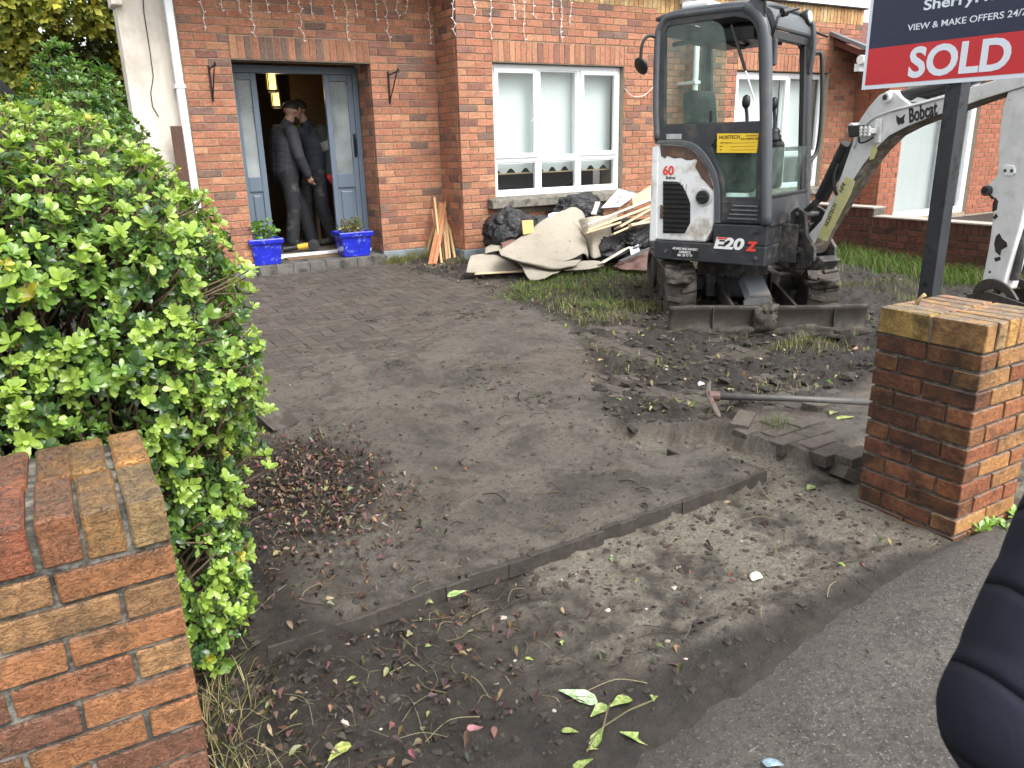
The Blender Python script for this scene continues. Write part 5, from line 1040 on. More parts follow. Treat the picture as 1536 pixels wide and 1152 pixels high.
for (x, y, h, s) in ((407, 121, 0, 1), (413, 147, 0, .9)):
    Y = 10.2 if s == 1 else 11.4; c = onY(x, y, Y); hl = empty('hall_lantern', (c[0], Y, c[2]-.1), 'lit pendant lantern nearer the front door in the dark hall' if s == 1 else 'lit pendant lantern deeper inside the dark hall', 'lamp', 'pendant lanterns in the hall')
    MB().b2((c[0]-.04, Y-.04, c[2]-.10), (c[0]+.04, Y+.04, c[2]+.085)).build('lamp_glass', GLOW, hl)
    f_ = MB(); 
    for a in (-1, 1):
        for b in (-1, 1): f_.b2((c[0]+a*.052-.006, Y+b*.052-.006, c[2]-.125), (c[0]+a*.052+.006, Y+b*.052+.006, c[2]+.115))
    f_.b2((c[0]-.06, Y-.06, c[2]+.115), (c[0]+.06, Y+.06, c[2]+.13)); f_.b2((c[0]-.06, Y-.06, c[2]-.14), (c[0]+.06, Y+.06, c[2]-.125)); f_.build('lamp_frame', DARKM, hl)
    MB().cyl((c[0], Y, c[2]+.13), (c[0], Y, 2.46), .006, 6).build('rod', DARKM, hl)
    pl = bpy.data.lights.new('lantern_light', 'POINT'); pl.energy = 1.1; pl.color = (1, .75, .4); pl.shadow_soft_size = .05; po = bpy.data.objects.new('lantern_light', pl); COL.objects.link(po); po.parent = hl; po.location = (0, -.12, -.08)
# ================================================================== TIMBER STAKES
WOODS = [M('stake_pale', (.50, .34, .17), .7, var=.2, vs=14, grain=(6, 6, .6)), M('stake_orange', (.42, .19, .09), .7, var=.25, vs=14, grain=(6, 6, .6)), M('stake_pink', (.40, .17, .11), .7, var=.2, vs=14, grain=(6, 6, .6))]
def beam(name, a, b, w, h, mat, parent=None, roll=0., bevel=.002):
    a, b = Vector(a), Vector(b); d = (b-a).normalized(); s = d.cross(Vector((0, 0, 1))); s = s.normalized() if s.length > 1e-3 else Vector((1, 0, 0)); u = s.cross(d)
    c, s_ = math.cos(roll), math.sin(roll); p, q = s*c+u*s_, u*c-s*s_; mb = MB(); mb.prism([(-w/2, -h/2), (w/2, -h/2), (w/2, h/2), (-w/2, h/2)], a, p, q, b-a); return mb.build(name, mat, parent, bevel=bevel)
stakes = [((638, 388), (661, 304), 0, .034, 'cream'), ((645, 398), (664, 306), 1, .04, 'orange'), ((650, 398), (668, 303), 1, .036, 'orange'), ((653, 397), (670, 315), 1, .03, 'pink'), ((662, 396), (651, 296), 0, .03, 'tall cream'), ((661, 393), (648, 314), 2, .03, 'pink'), ((666, 392), (662, 318), 1, .026, 'x'), ((671, 394), (664, 320), 0, .026, 'x'), ((675, 393), (668, 322), 0, .028, 'x'), ((683, 392), (670, 322), 0, .028, 'x'), ((653, 398), (670, 312), 2, .03, 'x')]
STL = ['cream stake, outermost on the drive side of the bundle', 'thick orange sawn stake near the drive side of the bundle', 'thick orange sawn stake crossing in front of the bundle', 'narrow orange stake in the middle of the bundle', 'tallest cream stake, its end standing above the bundle', 'short pink stake leaning the other way behind the bundle', 'thin orange stake behind the crossing stakes', 'thin cream stake behind the crossing stakes', 'cream stake next to the outermost on the bay side', 'cream stake, outermost on the bay side of the bundle', 'pink stake slanting across the front of the bundle']
for k, (b, t_, m, w, nm) in enumerate(stakes):
    p = onZ(*b, -.005); q = onY(*t_, 8.615-.02*(k % 3))
    o = beam('timber_stake', (p[0], p[1], 0.0), tuple(q), w, w*.8, WOODS[m], roll=.3*k)
    tag(o, STL[k], 'stake', 'timber stakes leaning by the bay corner')
# ================================================================== RUBBISH PILE
def bump_carpet():
    t = NT('carpet_pile'); n = t.noise(170, 4, .75); nb = t.noise(5, 6, .65); c = t.mix(t.ramp(n, .3, .7), (.22, .195, .155), (.47, .43, .36)); c = t.mix(t.math('MULTIPLY', t.ramp(nb, .56, .74), .45), c, (.16, .135, .11)); c = t.mix(t.math('MULTIPLY', t.ramp(t.noise(9, 8, .78, None, .7), .60, .66), .75), c, (.05, .04, .033))
    t.set(Base_Color=c, Roughness=.95); t.b.inputs['Specular IOR Level'].default_value = .1; t.bump(t.math('ADD', n, t.noise(30, 3, .6)), .5, .006); return t.m
CARPET = bump_carpet()
def patch(ctrl, n=14):
    """Catmull-Rom surface through a grid of (px,py,Y) control points"""
    C = np.array([[onY(*p) for p in row] for row in ctrl]); 
    def cr(P, m):
        out = []; k = len(P)
        for i in range(k-1):
            p0, p1, p2, p3 = P[max(i-1, 0)], P[i], P[i+1], P[min(i+2, k-1)]
            for j in range(m): t_ = j/m; out.append(.5*((2*p1)+(-p0+p2)*t_+(2*p0-5*p1+4*p2-p3)*t_**2+(-p0+3*p1-3*p2+p3)*t_**3))
        out.append(P[-1]); return np.array(out)
    A = np.array([cr(row, n) for row in C]); return cr(A, n)
def carpet(ctrl, label, name='carpet_offcut', mat=CARPET, n=10, amp=.01, th=.009, cat='carpet', group='heap of carpet and rubbish under the window'):
    S = patch(ctrl, n); sh = S.shape
    for i in range(sh[0]):
        for j in range(sh[1]): q = S[i, j]; k = mnoise.noise(Vector(q)*6)*amp+mnoise.noise(Vector(q)*17)*amp*.35; S[i, j] += np.array([k*.4, -k, k])
    S[..., 2] = np.maximum(S[..., 2], .012)
    mb = MB(); mb.grid(S); o = mb.build(name, mat, smooth=True, solid=th); return tag(o, label, cat, group)
carpet([[(706, 384, 7.3), (728, 381, 7.35), (755, 382, 7.4), (780, 392, 7.4)], [(702, 395, 7.15), (728, 392, 7.12), (758, 394, 7.15), (782, 402, 7.2)], [(699, 409, 7.1), (728, 409, 7.02), (758, 409, 7.02), (784, 409, 7.05)]], 'beige carpet end curling on the paving at the drive side of the heap')
carpet([[(752, 374, 7.0), (790, 350, 7.25), (815, 330, 7.4), (842, 318, 7.55), (868, 307, 7.65), (876, 322, 7.6)], [(756, 384, 6.92), (800, 366, 6.95), (830, 352, 7.0), (852, 346, 7.1), (868, 345, 7.2), (882, 352, 7.3)], [(772, 392, 6.85), (808, 386, 6.75), (835, 376, 6.72), (856, 368, 6.78), (872, 362, 6.9), (884, 368, 7.0)], [(790, 398, 6.8), (815, 397, 6.68), (840, 394, 6.6), (860, 388, 6.62), (876, 380, 6.72), (882, 388, 6.8)]], 'large beige carpet folded up into the peak of the heap')
carpet([[(748, 373, 6.98), (775, 380, 6.85), (808, 387, 6.72), (840, 392, 6.62), (870, 391, 6.6)], [(752, 383, 6.86), (778, 391, 6.74), (808, 398, 6.62), (836, 402, 6.52), (862, 399, 6.5)], [(764, 385, 6.95), (786, 395, 6.84), (810, 402, 6.72), (834, 404, 6.6), (858, 402, 6.6)]], 'rolled beige carpet edge lying across the front of the heap')
carpet([[(868, 330, 7.25), (884, 326, 7.1), (905, 324, 7.1), (928, 318, 7.2)], [(876, 352, 7.1), (888, 352, 6.92), (904, 350, 6.98), (920, 348, 7.1)], [(882, 375, 7.0), (890, 387, 6.78), (903, 384, 6.85), (914, 379, 7.0)]], 'beige carpet flap hanging down beside the boards')
carpet([[(776, 394, 6.95), (800, 399, 6.8), (826, 403, 6.72), (846, 402, 6.7)], [(786, 406, 6.7), (806, 408, 6.62), (824, 409, 6.55), (838, 408, 6.52)], [(796, 424, 6.45), (806, 424, 6.42), (816, 418, 6.44), (828, 411, 6.46)]], 'beige carpet tongue lying flat towards the grass')
carpet([[(845, 397, 6.8), (866, 393, 6.75), (888, 391, 6.7), (900, 392, 6.7)], [(846, 406, 6.55), (866, 405, 6.5), (888, 403, 6.48), (906, 398, 6.5)]], 'muddy beige carpet strip lying beside the torn flap', amp=.006)
UND = M('underlay_pink', (.20, .11, .085), .9, var=.25, vs=20, bump=.5)
carpet([[(752, 364, 7.4), (768, 358, 7.4), (790, 352, 7.5)], [(753, 372, 7.2), (770, 366, 7.2), (792, 362, 7.25)], [(756, 377, 7.15), (772, 374, 7.1), (794, 370, 7.1)]], 'dusky pink underlay roll under the carpet', 'underlay_roll', UND, cat='underlay')
carpet([[(728, 372, 7.55), (740, 366, 7.55), (752, 366, 7.5)], [(728, 380, 7.3), (740, 377, 7.28), (754, 376, 7.25)]], 'small curled cream carpet edge beside the bin bag', amp=.004)
carpet([[(925, 395, 6.75), (945, 380, 6.8), (968, 376, 6.8), (985, 384, 6.8)], [(922, 402, 6.5), (945, 395, 6.45), (968, 392, 6.4), (985, 398, 6.5)], [(930, 406, 6.4), (950, 408, 6.3), (968, 412, 6.2), (984, 414, 6.25)]], 'crumpled brown sheet at the digger side of the heap', 'crumpled_sheet', M('brown_sheet', (.12, .068, .055), .8, var=.3, vs=12, bump=.4), amp=.04, cat='sheet')
BAG = NT('bin_bag'); BAG.set(Base_Color=(.016, .017, .02), Roughness=.22); _n = BAG.noise(9, 5, .6, None, .8); BAG.bump(BAG.math('ABSOLUTE', BAG.math('SUBTRACT', _n, .5)), 1., .06); BAGM = BAG.m
def bag(px, py, Y, s, seed, label):
    c = onY(px, py, Y); mb = MB(); bm = bmesh.new(); bmesh.ops.create_icosphere(bm, subdivisions=5, radius=1); V = []
    for v in bm.verts:
        n = v.co; q = n+.25*Vector((mnoise.noise(n*2+Vector((seed, 1, 0))), mnoise.noise(n*2+Vector((seed, 5, 0))), mnoise.noise(n*2+Vector((seed, 9, 0))))); k = 1.08+.2*mnoise.noise(n*1.3+Vector((seed, 0, 0)))-.26*abs(mnoise.noise(q*2.2+Vector((0, seed, 0))))-.12*abs(mnoise.noise(q*4.6+Vector((0, 0, seed))))-.05*abs(mnoise.noise(q*10+Vector((seed, 0, 0)))); V.append((c[0]+n.x*s[0]*k, c[1]+n.y*s[1]*k, max(.01, c[2]+n.z*s[2]*k)))
    mb.add(V, [tuple(q.index for q in f.verts) for f in bm.faces]); bm.free(); o = mb.build('bin_bag', BAGM, smooth=True); return tag(o, label, 'bin bag', 'bin bags in the heap')
bag(765, 348, 7.62, (.33, .28, .26), 1, 'bulging black bin bag under the window sill near the bay corner'); bag(868, 318, 7.75, (.36, .22, .22), 5, 'black bin bag behind the carpet peak under the window'); bag(945, 355, 7.1, (.42, .28, .22), 9, 'black bin bag beneath the boards beside the digger')
bag(812, 355, 7.6, (.34, .22, .24), 14, 'black bin bag buried behind the folded carpet'); bag(905, 375, 7.0, (.30, .2, .16), 17, 'black bin bag low in the heap below the boards')
PALEW = M('pale_board', (.56, .43, .27), .65, var=.15, vs=9, grain=(1.5, 1.5, 1.5)); PALEW2 = M('white_painted_board', (.62, .58, .5), .6, var=.1); 
boards = [((878, 338, 6.85), (985, 296, 7.0), .10, .02, PALEW2, 'long white painted board slanting up to the digger'), ((880, 346, 6.8), (985, 306, 6.95), .06, .025, PALEW, 'split pale timber batten under the white board'), ((878, 350, 6.75), (930, 334, 6.8), .05, .02, PALEW, 'short pale batten end poking from the boards'), ((918, 352, 6.7), (990, 320, 6.85), .06, .02, PALEW, 'pale sawn board lowest of the slanting boards'), ((926, 342, 6.78), (990, 305, 6.9), .12, .018, PALEW, 'wide pale board in the middle of the slanting boards'), ((945, 338, 6.7), (992, 330, 6.85), .05, .03, PALEW, 'pale batten stub beside the digger engine cover'), ((900, 396, 6.5), (940, 372, 6.7), .10, .012, PALEW2, 'narrow pale strip lying on the bin bag'), ((712, 411, 6.98), (788, 407, 6.9), .035, .02, PALEW, 'thin timber lath lying along the carpet edge')]
for a, b, w, h, m, lb in boards: tag(beam('board', tuple(onY(*a)), tuple(onY(*b)), w, h, m, roll=.35), lb, 'board', 'boards in the heap')
mb = MB(); q = [onY(*p) for p in ((783, 331, 7.25), (800, 330, 7.3), (801, 349, 7.2), (785, 352, 7.15))]; mb.add([tuple(v) for v in q]+[tuple(v+np.array([.01, .03, .0])) for v in q], [(0, 1, 2, 3), (7, 6, 5, 4), (0, 4, 5, 1), (1, 5, 6, 2), (2, 6, 7, 3), (3, 7, 4, 0)]); tag(mb.build('timber_block', M('pine_block', (.52, .32, .12), .6, var=.2, vs=12, grain=(6, 6, .8)), bevel=.003), 'short yellow pine block standing behind the carpet', 'timber block')
mb = MB(); q = [onY(*p) for p in ((948, 296, 7.3), (985, 272, 7.4), (990, 290, 7.35), (950, 312, 7.25))]; mb.add([tuple(v) for v in q]+[tuple(v+np.array([.01, .03, -.01])) for v in q], [(0, 1, 2, 3), (7, 6, 5, 4), (0, 4, 5, 1), (1, 5, 6, 2), (2, 6, 7, 3), (3, 7, 4, 0)]); tag(mb.build('plywood_sheet', M('ply', (.50, .38, .25), .7, var=.12, vs=7), bevel=.002), 'tan plywood sheet leaning at the top of the heap', 'plywood')
mb = MB(); q = [onY(*p) for p in ((902, 312, 7.55), (928, 283, 7.75), (956, 291, 7.65), (930, 310, 7.5))]; mb.add([tuple(v) for v in q]+[tuple(v+np.array([0, .02, -.012])) for v in q], [(0, 1, 2, 3), (7, 6, 5, 4), (0, 4, 5, 1), (1, 5, 6, 2), (2, 6, 7, 3), (3, 7, 4, 0)]); lf = mb.build('flat_pack_carton', M('printed_card', (.62, .64, .74), .6, var=.04)); tag(lf, 'white printed carton panel with line drawings on the heap', 'carton')
o_, u_, v_ = q[0], (q[1]-q[0]), (q[3]-q[0]); nn_ = np.cross(u_, v_); nn_ = nn_/np.linalg.norm(nn_); nn_ = nn_ if nn_[2] > 0 else -nn_
for (a, b, c, d) in ((.2, .3, .36, .6), (.2, .65, .34, .85), (.45, .3, .6, .5), (.45, .58, .62, .8), (.7, .3, .8, .8)):
    mb = MB(); lo = lambda s, t_: tuple(o_+u_*s+v_*t_+nn_*.0015)
    for s0_, t0_, s1_, t1_ in ((a, b, c, b), (c, b, c, d), (c, d, a, d), (a, d, a, b)): mb.tube([lo(s0_, t0_), lo(s1_, t1_)], .0025, 4)
    mb.build('printed_outline', INKK, lf)
for k, (pts, lb) in enumerate(((((822, 322, 7.55), (845, 316, 7.6), (848, 330, 7.45), (826, 334, 7.4)), 'crumpled clear plastic wrap behind the carpet'), (((940, 372, 6.7), (958, 366, 6.75), (962, 378, 6.65), (946, 384, 6.6)), 'torn white paper sheet on the bin bag'))):
    carpet([[pts[0], pts[1]], [pts[3], pts[2]]], lb, 'paper_scrap', M('scrap_white', (.6, .64, .7), .35, var=.1), 12, .035, .003, 'paper')
beam_w = tag(beam('upright_strip', tuple(onY(890, 322, 7.5)), tuple(onY(897, 303, 7.55)), .06, .02, PALEW2), 'short white strip standing up from the heap', 'strip')
for a, b, lb in (((905, 392, 6.6), (960, 368, 6.75), 'long grey trim strip beneath the bin bag'), ((930, 392, 6.45), (975, 372, 6.55), 'bent black edging strip beside the digger track')): tag(beam('trim_strip', tuple(onY(*a)), tuple(onY(*b)), .045, .012, BODYG), lb, 'trim')
mb = MB(); mb.add([tuple(onZ(x, y, .01)) for x, y in ((712, 404), (722, 404), (728, 411), (716, 412))], [(0, 1, 2, 3)]); tag(mb.build('packet', M('packet_blue', (.12, .12, .2), .4), solid=.02), 'small dark packet lying at the end of the timber lath', 'packet')
# ================================================================== MATTOCK, SPADE, LOOSE PAVERS
def gpt(x, y, dz=0.):
    P = onZ(x, y, -.1)
    for i in range(12): P = onZ(x, y, ground_z(P[0], P[1])+dz)
    return P
mt = empty('mattock', tuple(gpt(1068, 605)), 'mattock with rusty head and grey shaft lying on lifted pavers', 'mattock')
hA = onZ(1066, 594, -.08); hB = onZ(1320, 604, -.11); MB().tube([tuple(hA), tuple(hA*.5+hB*.5+np.array([0, 0, .004])), tuple(hB)], [.021, .017, .019], 12).build('shaft', M('shaft_grey', (.085, .082, .078), .5, var=.25, vs=9, grain=(3, 3, 3)), mt, smooth=True)
IRON = M('mattock_iron', (.11, .095, .085), .6, .4, var=.35, vs=16, bump=.3, dirt=(.16, .06, .04), dirt_amt=.3, dirt_s=18)
P_ = [onZ(*p) for p in ((1066, 569, -.03), (1062, 580, -.04), (1063, 594, -.075), (1072, 610, -.11), (1080, 628, -.16))]; W_ = [.012, .022, .03, .026, .03]; V = []; F = []; dsh = (hB-hA)/np.linalg.norm(hB-hA)
for p, w in zip(P_, W_): V += [tuple(p+dsh*w*.9), tuple(p+np.array([-.4, -.6, .3])*w*.5), tuple(p-dsh*w*.9), tuple(p-np.array([-.4, -.6, .3])*w*.5)]
for i in range(4): F += [(i*4+k, i*4+(k+1) % 4, i*4+4+(k+1) % 4, i*4+4+k) for k in range(4)]
F += [(0, 1, 2, 3), (19, 18, 17, 16)]; mb = MB(); mb.add(V, F); mb.build('head', IRON, mt, subsurf=2, smooth=True)
MB().tube([tuple(hA-dsh*.012), tuple(hA+dsh*.05)], .03, 12).build('eye_collar', M('mattock_red', (.13, .07, .058), .6, var=.3), mt, bevel=.005)
for (px, py, dz, rz, tx, ty, lb) in ((1115, 626, .035, .55, .05, -.08, 'lifted paving block lying tilted under the mattock head'), (1228, 602, .03, .2, .1, .05, 'muddy loose paving block beneath the mattock shaft'), (1272, 702, .05, 1.1, .5, .25, 'loose paving block leaning on the foot of the gate pier')):
    p = gpt(px, py, dz); o = link('loose_paver', PM[1]); o.location = p; o.rotation_euler = (tx, ty, rz); o.color = (.12, .11, .095, 1); tag(o, lb, 'paver', 'paving blocks taken up')
sp = empty('spade', tuple(gpt(410, 625)), 'muddy spade blade lying at the edge of the hedge', 'spade')
SPM = M('spade_steel', (.09, .082, .07), .6, .3, var=.3, vs=9, bump=.3, dirt=(.05, .042, .034), dirt_amt=.5, dirt_s=7)
a, b = onZ(372, 590, .02), onZ(428, 644, -.135); ax = (b-a)/np.linalg.norm(b-a); sx = np.cross(ax, [0, 0, 1]); sx /= np.linalg.norm(sx); up_ = np.cross(sx, ax); mb = MB(); Pg = []
for i in range(9):
    t_ = i/8; w = .075+.015*math.sin(t_*2.4); Pg.append([tuple(a+(b-a)*t_+sx*w*s_+up_*(.028*(s_*s_))) for s_ in np.linspace(-1, 1, 7)])
mb.grid(Pg); mb.build('blade', SPM, sp, smooth=True, solid=.006); MB().tube([tuple(a-ax*.02), tuple(a-ax*.2+np.array([-.06, 0, .10])), tuple(a-ax*.55+np.array([-.42, -.05, .32]))], .018, 10).build('shaft', M('ash_wood', (.16, .12, .08), .7, var=.2), sp)
lg = MB(); lg.tube([tuple(gpt(478, 640, .01)), tuple(gpt(486, 662, .008))], .006, 6); tag(lg.build('stick_debris', STEM), 'dark twig on the paving above the leaf patch', 'twig')
# ================================================================== VEGETATION
r = random.Random(99)
LEAF_OBJ = None
def leaf_lo(l, w, fold=.25, curl=.25):
    return [(0, 0, 0), (l*.66, -w/2, fold*w/2-curl*l*.4), (l*.66, 0, -curl*l*.4), (l*.66, w/2, fold*w/2-curl*l*.4), (l, 0, -curl*l)], [(0, 1, 2), (0, 2, 3), (1, 4, 2), (2, 4, 3)]
class Leaves:
    """collects leaves as arrays; emits one mesh"""
    def __init__(s): s.items = []
    def rosette(s, c, ax, n, l, col, spread=(35, 75), hi=True, rr=r):
        ax = Vector(ax).normalized(); o = ax.orthogonal().normalized(); p = ax.cross(o); ph = rr.uniform(0, 6.28)
        for k in range(n):
            a = ph+k*2.4; tilt = math.radians(rr.uniform(*spread))*(.55+.45*k/max(1, n-1)); d = ax*math.cos(tilt)+(o*math.cos(a)+p*math.sin(a))*math.sin(tilt)
            L = l*rr.uniform(.65, 1.15); m = Matrix.Translation(c) @ basis(d, tuple(ax)); v = rr.uniform(.75, 1.2); s.items.append((m, L, L*rr.uniform(.42, .58), tuple(q*v for q in col), hi, rr.uniform(.05, .4)))
    def emit(s, name, parent, mat, items=None):
        its = s.items if items is None else items; VV = []; FF = []; CC = []; base = 0; off = np.array(wloc(parent))
        for hi in (True, False):
            sel = [i for i in its if i[4] == hi]
            if not sel: continue
            Mx = np.array([np.array(i[0]) for i in sel]); L = np.array([i[1] for i in sel]); W = np.array([i[2] for i in sel]); cu = np.array([i[5] for i in sel]); col = np.array([i[3] for i in sel])
            v0, f0 = (leaf_vf if hi else leaf_lo)(1., 1., .0, .0); v0 = np.array(v0); v1 = np.array((leaf_vf if hi else leaf_lo)(1., 1., .0, 1.)[0]); v2 = np.array((leaf_vf if hi else leaf_lo)(1., 1., 1., 0.)[0])
            P = np.repeat(v0[None], len(sel), 0).copy(); P[..., 0] *= L[:, None]; P[..., 1] *= W[:, None]; P[..., 2] = (v1[:, 2])[None]*(L*cu)[:, None]+(v2[:, 2])[None]*(W*.3)[:, None]
            Wd = np.einsum('nij,nkj->nki', Mx[:, :3, :3], P)+Mx[:, None, :3, 3]-off; VV.append(Wd.reshape(-1, 3)); k = len(v0)
            f0 = np.array([f if len(f) == 4 else (*f, -1) for f in f0]); F = f0[None]+(np.arange(len(sel))*k)[:, None, None]+base; F = np.where(f0[None] < 0, -1, F); FF.append(F.reshape(-1, 4)); CC.append(np.repeat(col, len(f0), 0)); base += len(sel)*k
        V = np.concatenate(VV); F = np.concatenate(FF); C = np.concatenate(CC); cnt = np.where(F[:, 3] < 0, 3, 4); idx = F.ravel(); idx = idx[idx >= 0]
        me = bpy.data.meshes.new(name); me.vertices.add(len(V)); me.vertices.foreach_set('co', V.astype(np.float32).ravel()); me.loops.add(len(idx)); me.loops.foreach_set('vertex_index', idx.astype(np.int32)); me.polygons.add(len(F)); me.polygons.foreach_set('loop_start', np.concatenate([[0], np.cumsum(cnt)[:-1]]).astype(np.int32)); me.update(calc_edges=True)
        me.polygons.foreach_set('use_smooth', np.ones(len(F), bool)); at = me.color_attributes.new('Col', 'FLOAT_COLOR', 'CORNER'); at.data.foreach_set('color', np.repeat(np.concatenate([C, np.ones((len(C), 1))], 1), cnt, 0).astype(np.float32).ravel()); me.materials.append(mat); return link(name, me, parent)
t = NT('leaf_single'); oc = t.objcol().outputs['Color']; n = t.noise(40, 3, .6); c = t.mix(t.ramp(n, .3, .7), t.mix(1., oc, (.75,)*3, 'MULTIPLY'), t.mix(1., oc, (1.15,)*3, 'MULTIPLY')); t.set(Base_Color=c, Roughness=.3)
tl = t.n.new('ShaderNodeBsdfTranslucent'); t.link(t.mix(1., c, (1.3, 1.35, .7), 'MULTIPLY'), tl.inputs[0]); mx = t.n.new('ShaderNodeMixShader'); mx.inputs[0].default_value = .3; t.link(t.b.outputs[0], mx.inputs[1]); t.link(tl.outputs[0], mx.inputs[2]); t.link(mx.outputs[0], t.out.inputs[0]); LEAF1 = t.m
LEAFMESH = [shared('leaf', leaf_vf(1., .5, .3, .1+.08*i), LEAF1) for i in range(4)]
for me in LEAFMESH: me.polygons.foreach_set('use_smooth', [True]*len(me.polygons))
TWIG = M('hedge_twig', (.13, .085, .055), .75, var=.35, vs=30)
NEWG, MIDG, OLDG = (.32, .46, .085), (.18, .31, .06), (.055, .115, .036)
hedge = empty('garden_hedge', (-.3, 3.4, -.2), 'large leafy bright green hedge behind the brick front wall', 'hedge')
def hedge_f(x, y, z):
    """<1 inside"""
    hx = np.interp(z, [-.25, .0, .35, .75, 1.0, 1.25, 1.5], [.84, .90, .99, 1.045, 1.04, .99, .79]); cx = -.50+.0*y
    bumpn = .10*mnoise.noise(Vector((x*2.2, y*2.2, z*2.2)))+.05*mnoise.noise(Vector((x*5, y*5, z*5)))
    ztop = 1.45+.10*mnoise.noise(Vector((x*1.7, y*1.7, 3.3)))+.02*(y-2)
    fx = abs(x-cx)/hx; fy = abs(y-4.05)/2.0; fz = max(0, (z-.3)/(ztop-.3))
    return (fx**5+fy**8+fz**5)**.3-bumpn
LV = Leaves(); tw = MB(); cnt = 0
def shell(n, lo, hi_, box, dens):
    k = 0; tries = 0
    while k < n and tries < n*60:
        tries += 1; x = r.uniform(*box[0]); y = box[1][0]+(box[1][1]-box[1][0])*r.random()**dens; z = r.uniform(*box[2])
        f = hedge_f(x, y, z)
        if not lo < f < hi_: continue
        w = proj((x, y, z))
        if w[2] < .3 or not (-900 < w[0] < 520 and 60 < w[1] < 1100): continue
        k += 1; yield x, y, z, f
for x, y, z, f in shell(15500, .86, 1.0, ((-1.5, .5), (1.8, 5.9), (-.2, 1.6)), 2.2):
    e1 = .03; g = Vector((hedge_f(x+e1, y, z)-f, hedge_f(x, y+e1, z)-f, hedge_f(x, y, z+e1)-f)); 
    if g.length < 1e-6: continue
    g.normalize(); view = Vector((-x, -y, CAM_H-z)).normalized()
    if g.dot(view) < -.3: continue
    if mnoise.noise(Vector((x*7, y*7, z*7))) < -.20: continue
    ax = (g*.7+Vector((r.uniform(-.5, .5), r.uniform(-.5, .5), r.uniform(.15, .8))));
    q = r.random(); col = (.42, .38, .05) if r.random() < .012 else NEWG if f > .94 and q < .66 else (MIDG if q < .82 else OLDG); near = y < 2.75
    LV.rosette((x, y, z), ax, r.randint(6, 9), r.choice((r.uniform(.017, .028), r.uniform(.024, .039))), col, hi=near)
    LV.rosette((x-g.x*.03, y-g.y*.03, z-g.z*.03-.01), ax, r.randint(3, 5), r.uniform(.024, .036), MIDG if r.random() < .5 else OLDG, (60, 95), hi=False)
    if r.random() < .6:
        b = Vector((x, y, z))-Vector((g.x, g.y, g.z*.3))*r.uniform(.15, .35)-Vector((0, 0, r.uniform(.05, .3))); m = (Vector((x, y, z))+b)/2+Vector((r.uniform(-.03, .03), r.uniform(-.03, .03), .02)); tw.tube([tuple(b), tuple(m), (x, y, z)], [.005, .0038, .0022], 5)
for x, y, z, f in shell(5200, .55, .86, ((-1.4, .45), (1.85, 5.0), (-.2, 1.45)), 2.4):
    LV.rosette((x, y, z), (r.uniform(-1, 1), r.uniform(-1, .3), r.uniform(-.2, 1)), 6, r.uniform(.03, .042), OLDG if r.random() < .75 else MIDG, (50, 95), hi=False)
for k in range(240):
    x0, y0 = r.uniform(-1.2, .30), 2.10+1.6*r.random()**1.8; p = [(x0, y0, -.2)]; z = -.2
    while z < 1.25:
        z += r.uniform(.12, .25); q = (p[-1][0]+r.uniform(-.05, .055), p[-1][1]+r.uniform(-.06, .05), z)
        if hedge_f(*q) > .93: break
        p.append(q)
    if len(p) < 2: continue
    tw.tube(p, [.009*(1-.75*i/len(p)) for i in range(len(p))], 5)
for k in range(26):                                                    # leggy shoots that stick out over the drive
    y = r.uniform(2.2, 3.4); z = r.uniform(.1, .95); x = .40+r.uniform(-.02, .04); e = Vector((x+r.uniform(.03, .11), y-r.uniform(-.05, .1), z+r.uniform(.0, .12))); tw.tube([(x-.25, y+.05, z-.05), (x-.05, y, z), tuple(e)], [.004, .003, .002], 5); LV.rosette(tuple(e), (e.x-x+.1, -.3, .6), 8, .032, NEWG, hi=True)
def nearness(it): p = it[0].translation; w = proj(p); return w[2]/it[1] if -10 < w[0] < 1546 and w[1] < 1100 else 1e9
order = sorted(range(len(LV.items)), key=lambda i: nearness(LV.items[i]) if LV.items[i][4] else 1e9); own = order[:300]; ownset = set(own); L0 = Vector(wloc(hedge))
for i in own:
    m, L, w, col, hi, cu = LV.items[i]; ob = link('leaf', LEAFMESH[i % 4], hedge); mm = m.copy(); mm.translation -= L0; ob.matrix_local = mm @ Matrix.Diagonal((L, w*2, L, 1)); ob.color = (*col, 1)
tag(LV.emit('foliage', hedge, LEAFM, [it for i, it in enumerate(LV.items) if i not in ownset]), kind='stuff')
tag(tw.build('twigs', TWIG, hedge, smooth=True, fix=False), kind='stuff')
# ---- taller shrub behind it
shrub = empty('tall_shrub', (.25, 5.9, -.05), 'taller mid green shrub rising behind the bright hedge', 'shrub')
LS = Leaves(); ts = MB()
for k in range(2000):
    d = Vector((r.gauss(0, 1), r.gauss(0, 1), r.gauss(0, 1))).normalized(); rad = r.uniform(.7, 1.0)*(1+.22*mnoise.noise(d*2.3)); c = Vector((.28+d.x*.42*rad, 6.0+d.y*.5*rad, 1.15+d.z*.78*rad))
    if c.z < .6: continue
    LS.rosette(tuple(c), d+Vector((0, 0, .5)), 6, r.uniform(.035, .055), r.choice([(.09, .19, .035), (.13, .25, .045), (.045, .11, .03), (.17, .28, .06)]), hi=False)
    if k % 8 == 0: ts.tube([(.25+d.x*.05, 6.0, 1.0), tuple(c)], [.006, .002], 5)
ts.tube([(.25, 6, -.1), (.27, 6, .8), (.3, 6, 1.6)], [.03, .02, .008], 8)
LS.emit('crown', shrub, LEAFM); ts.build('trunk', TWIG, shrub)
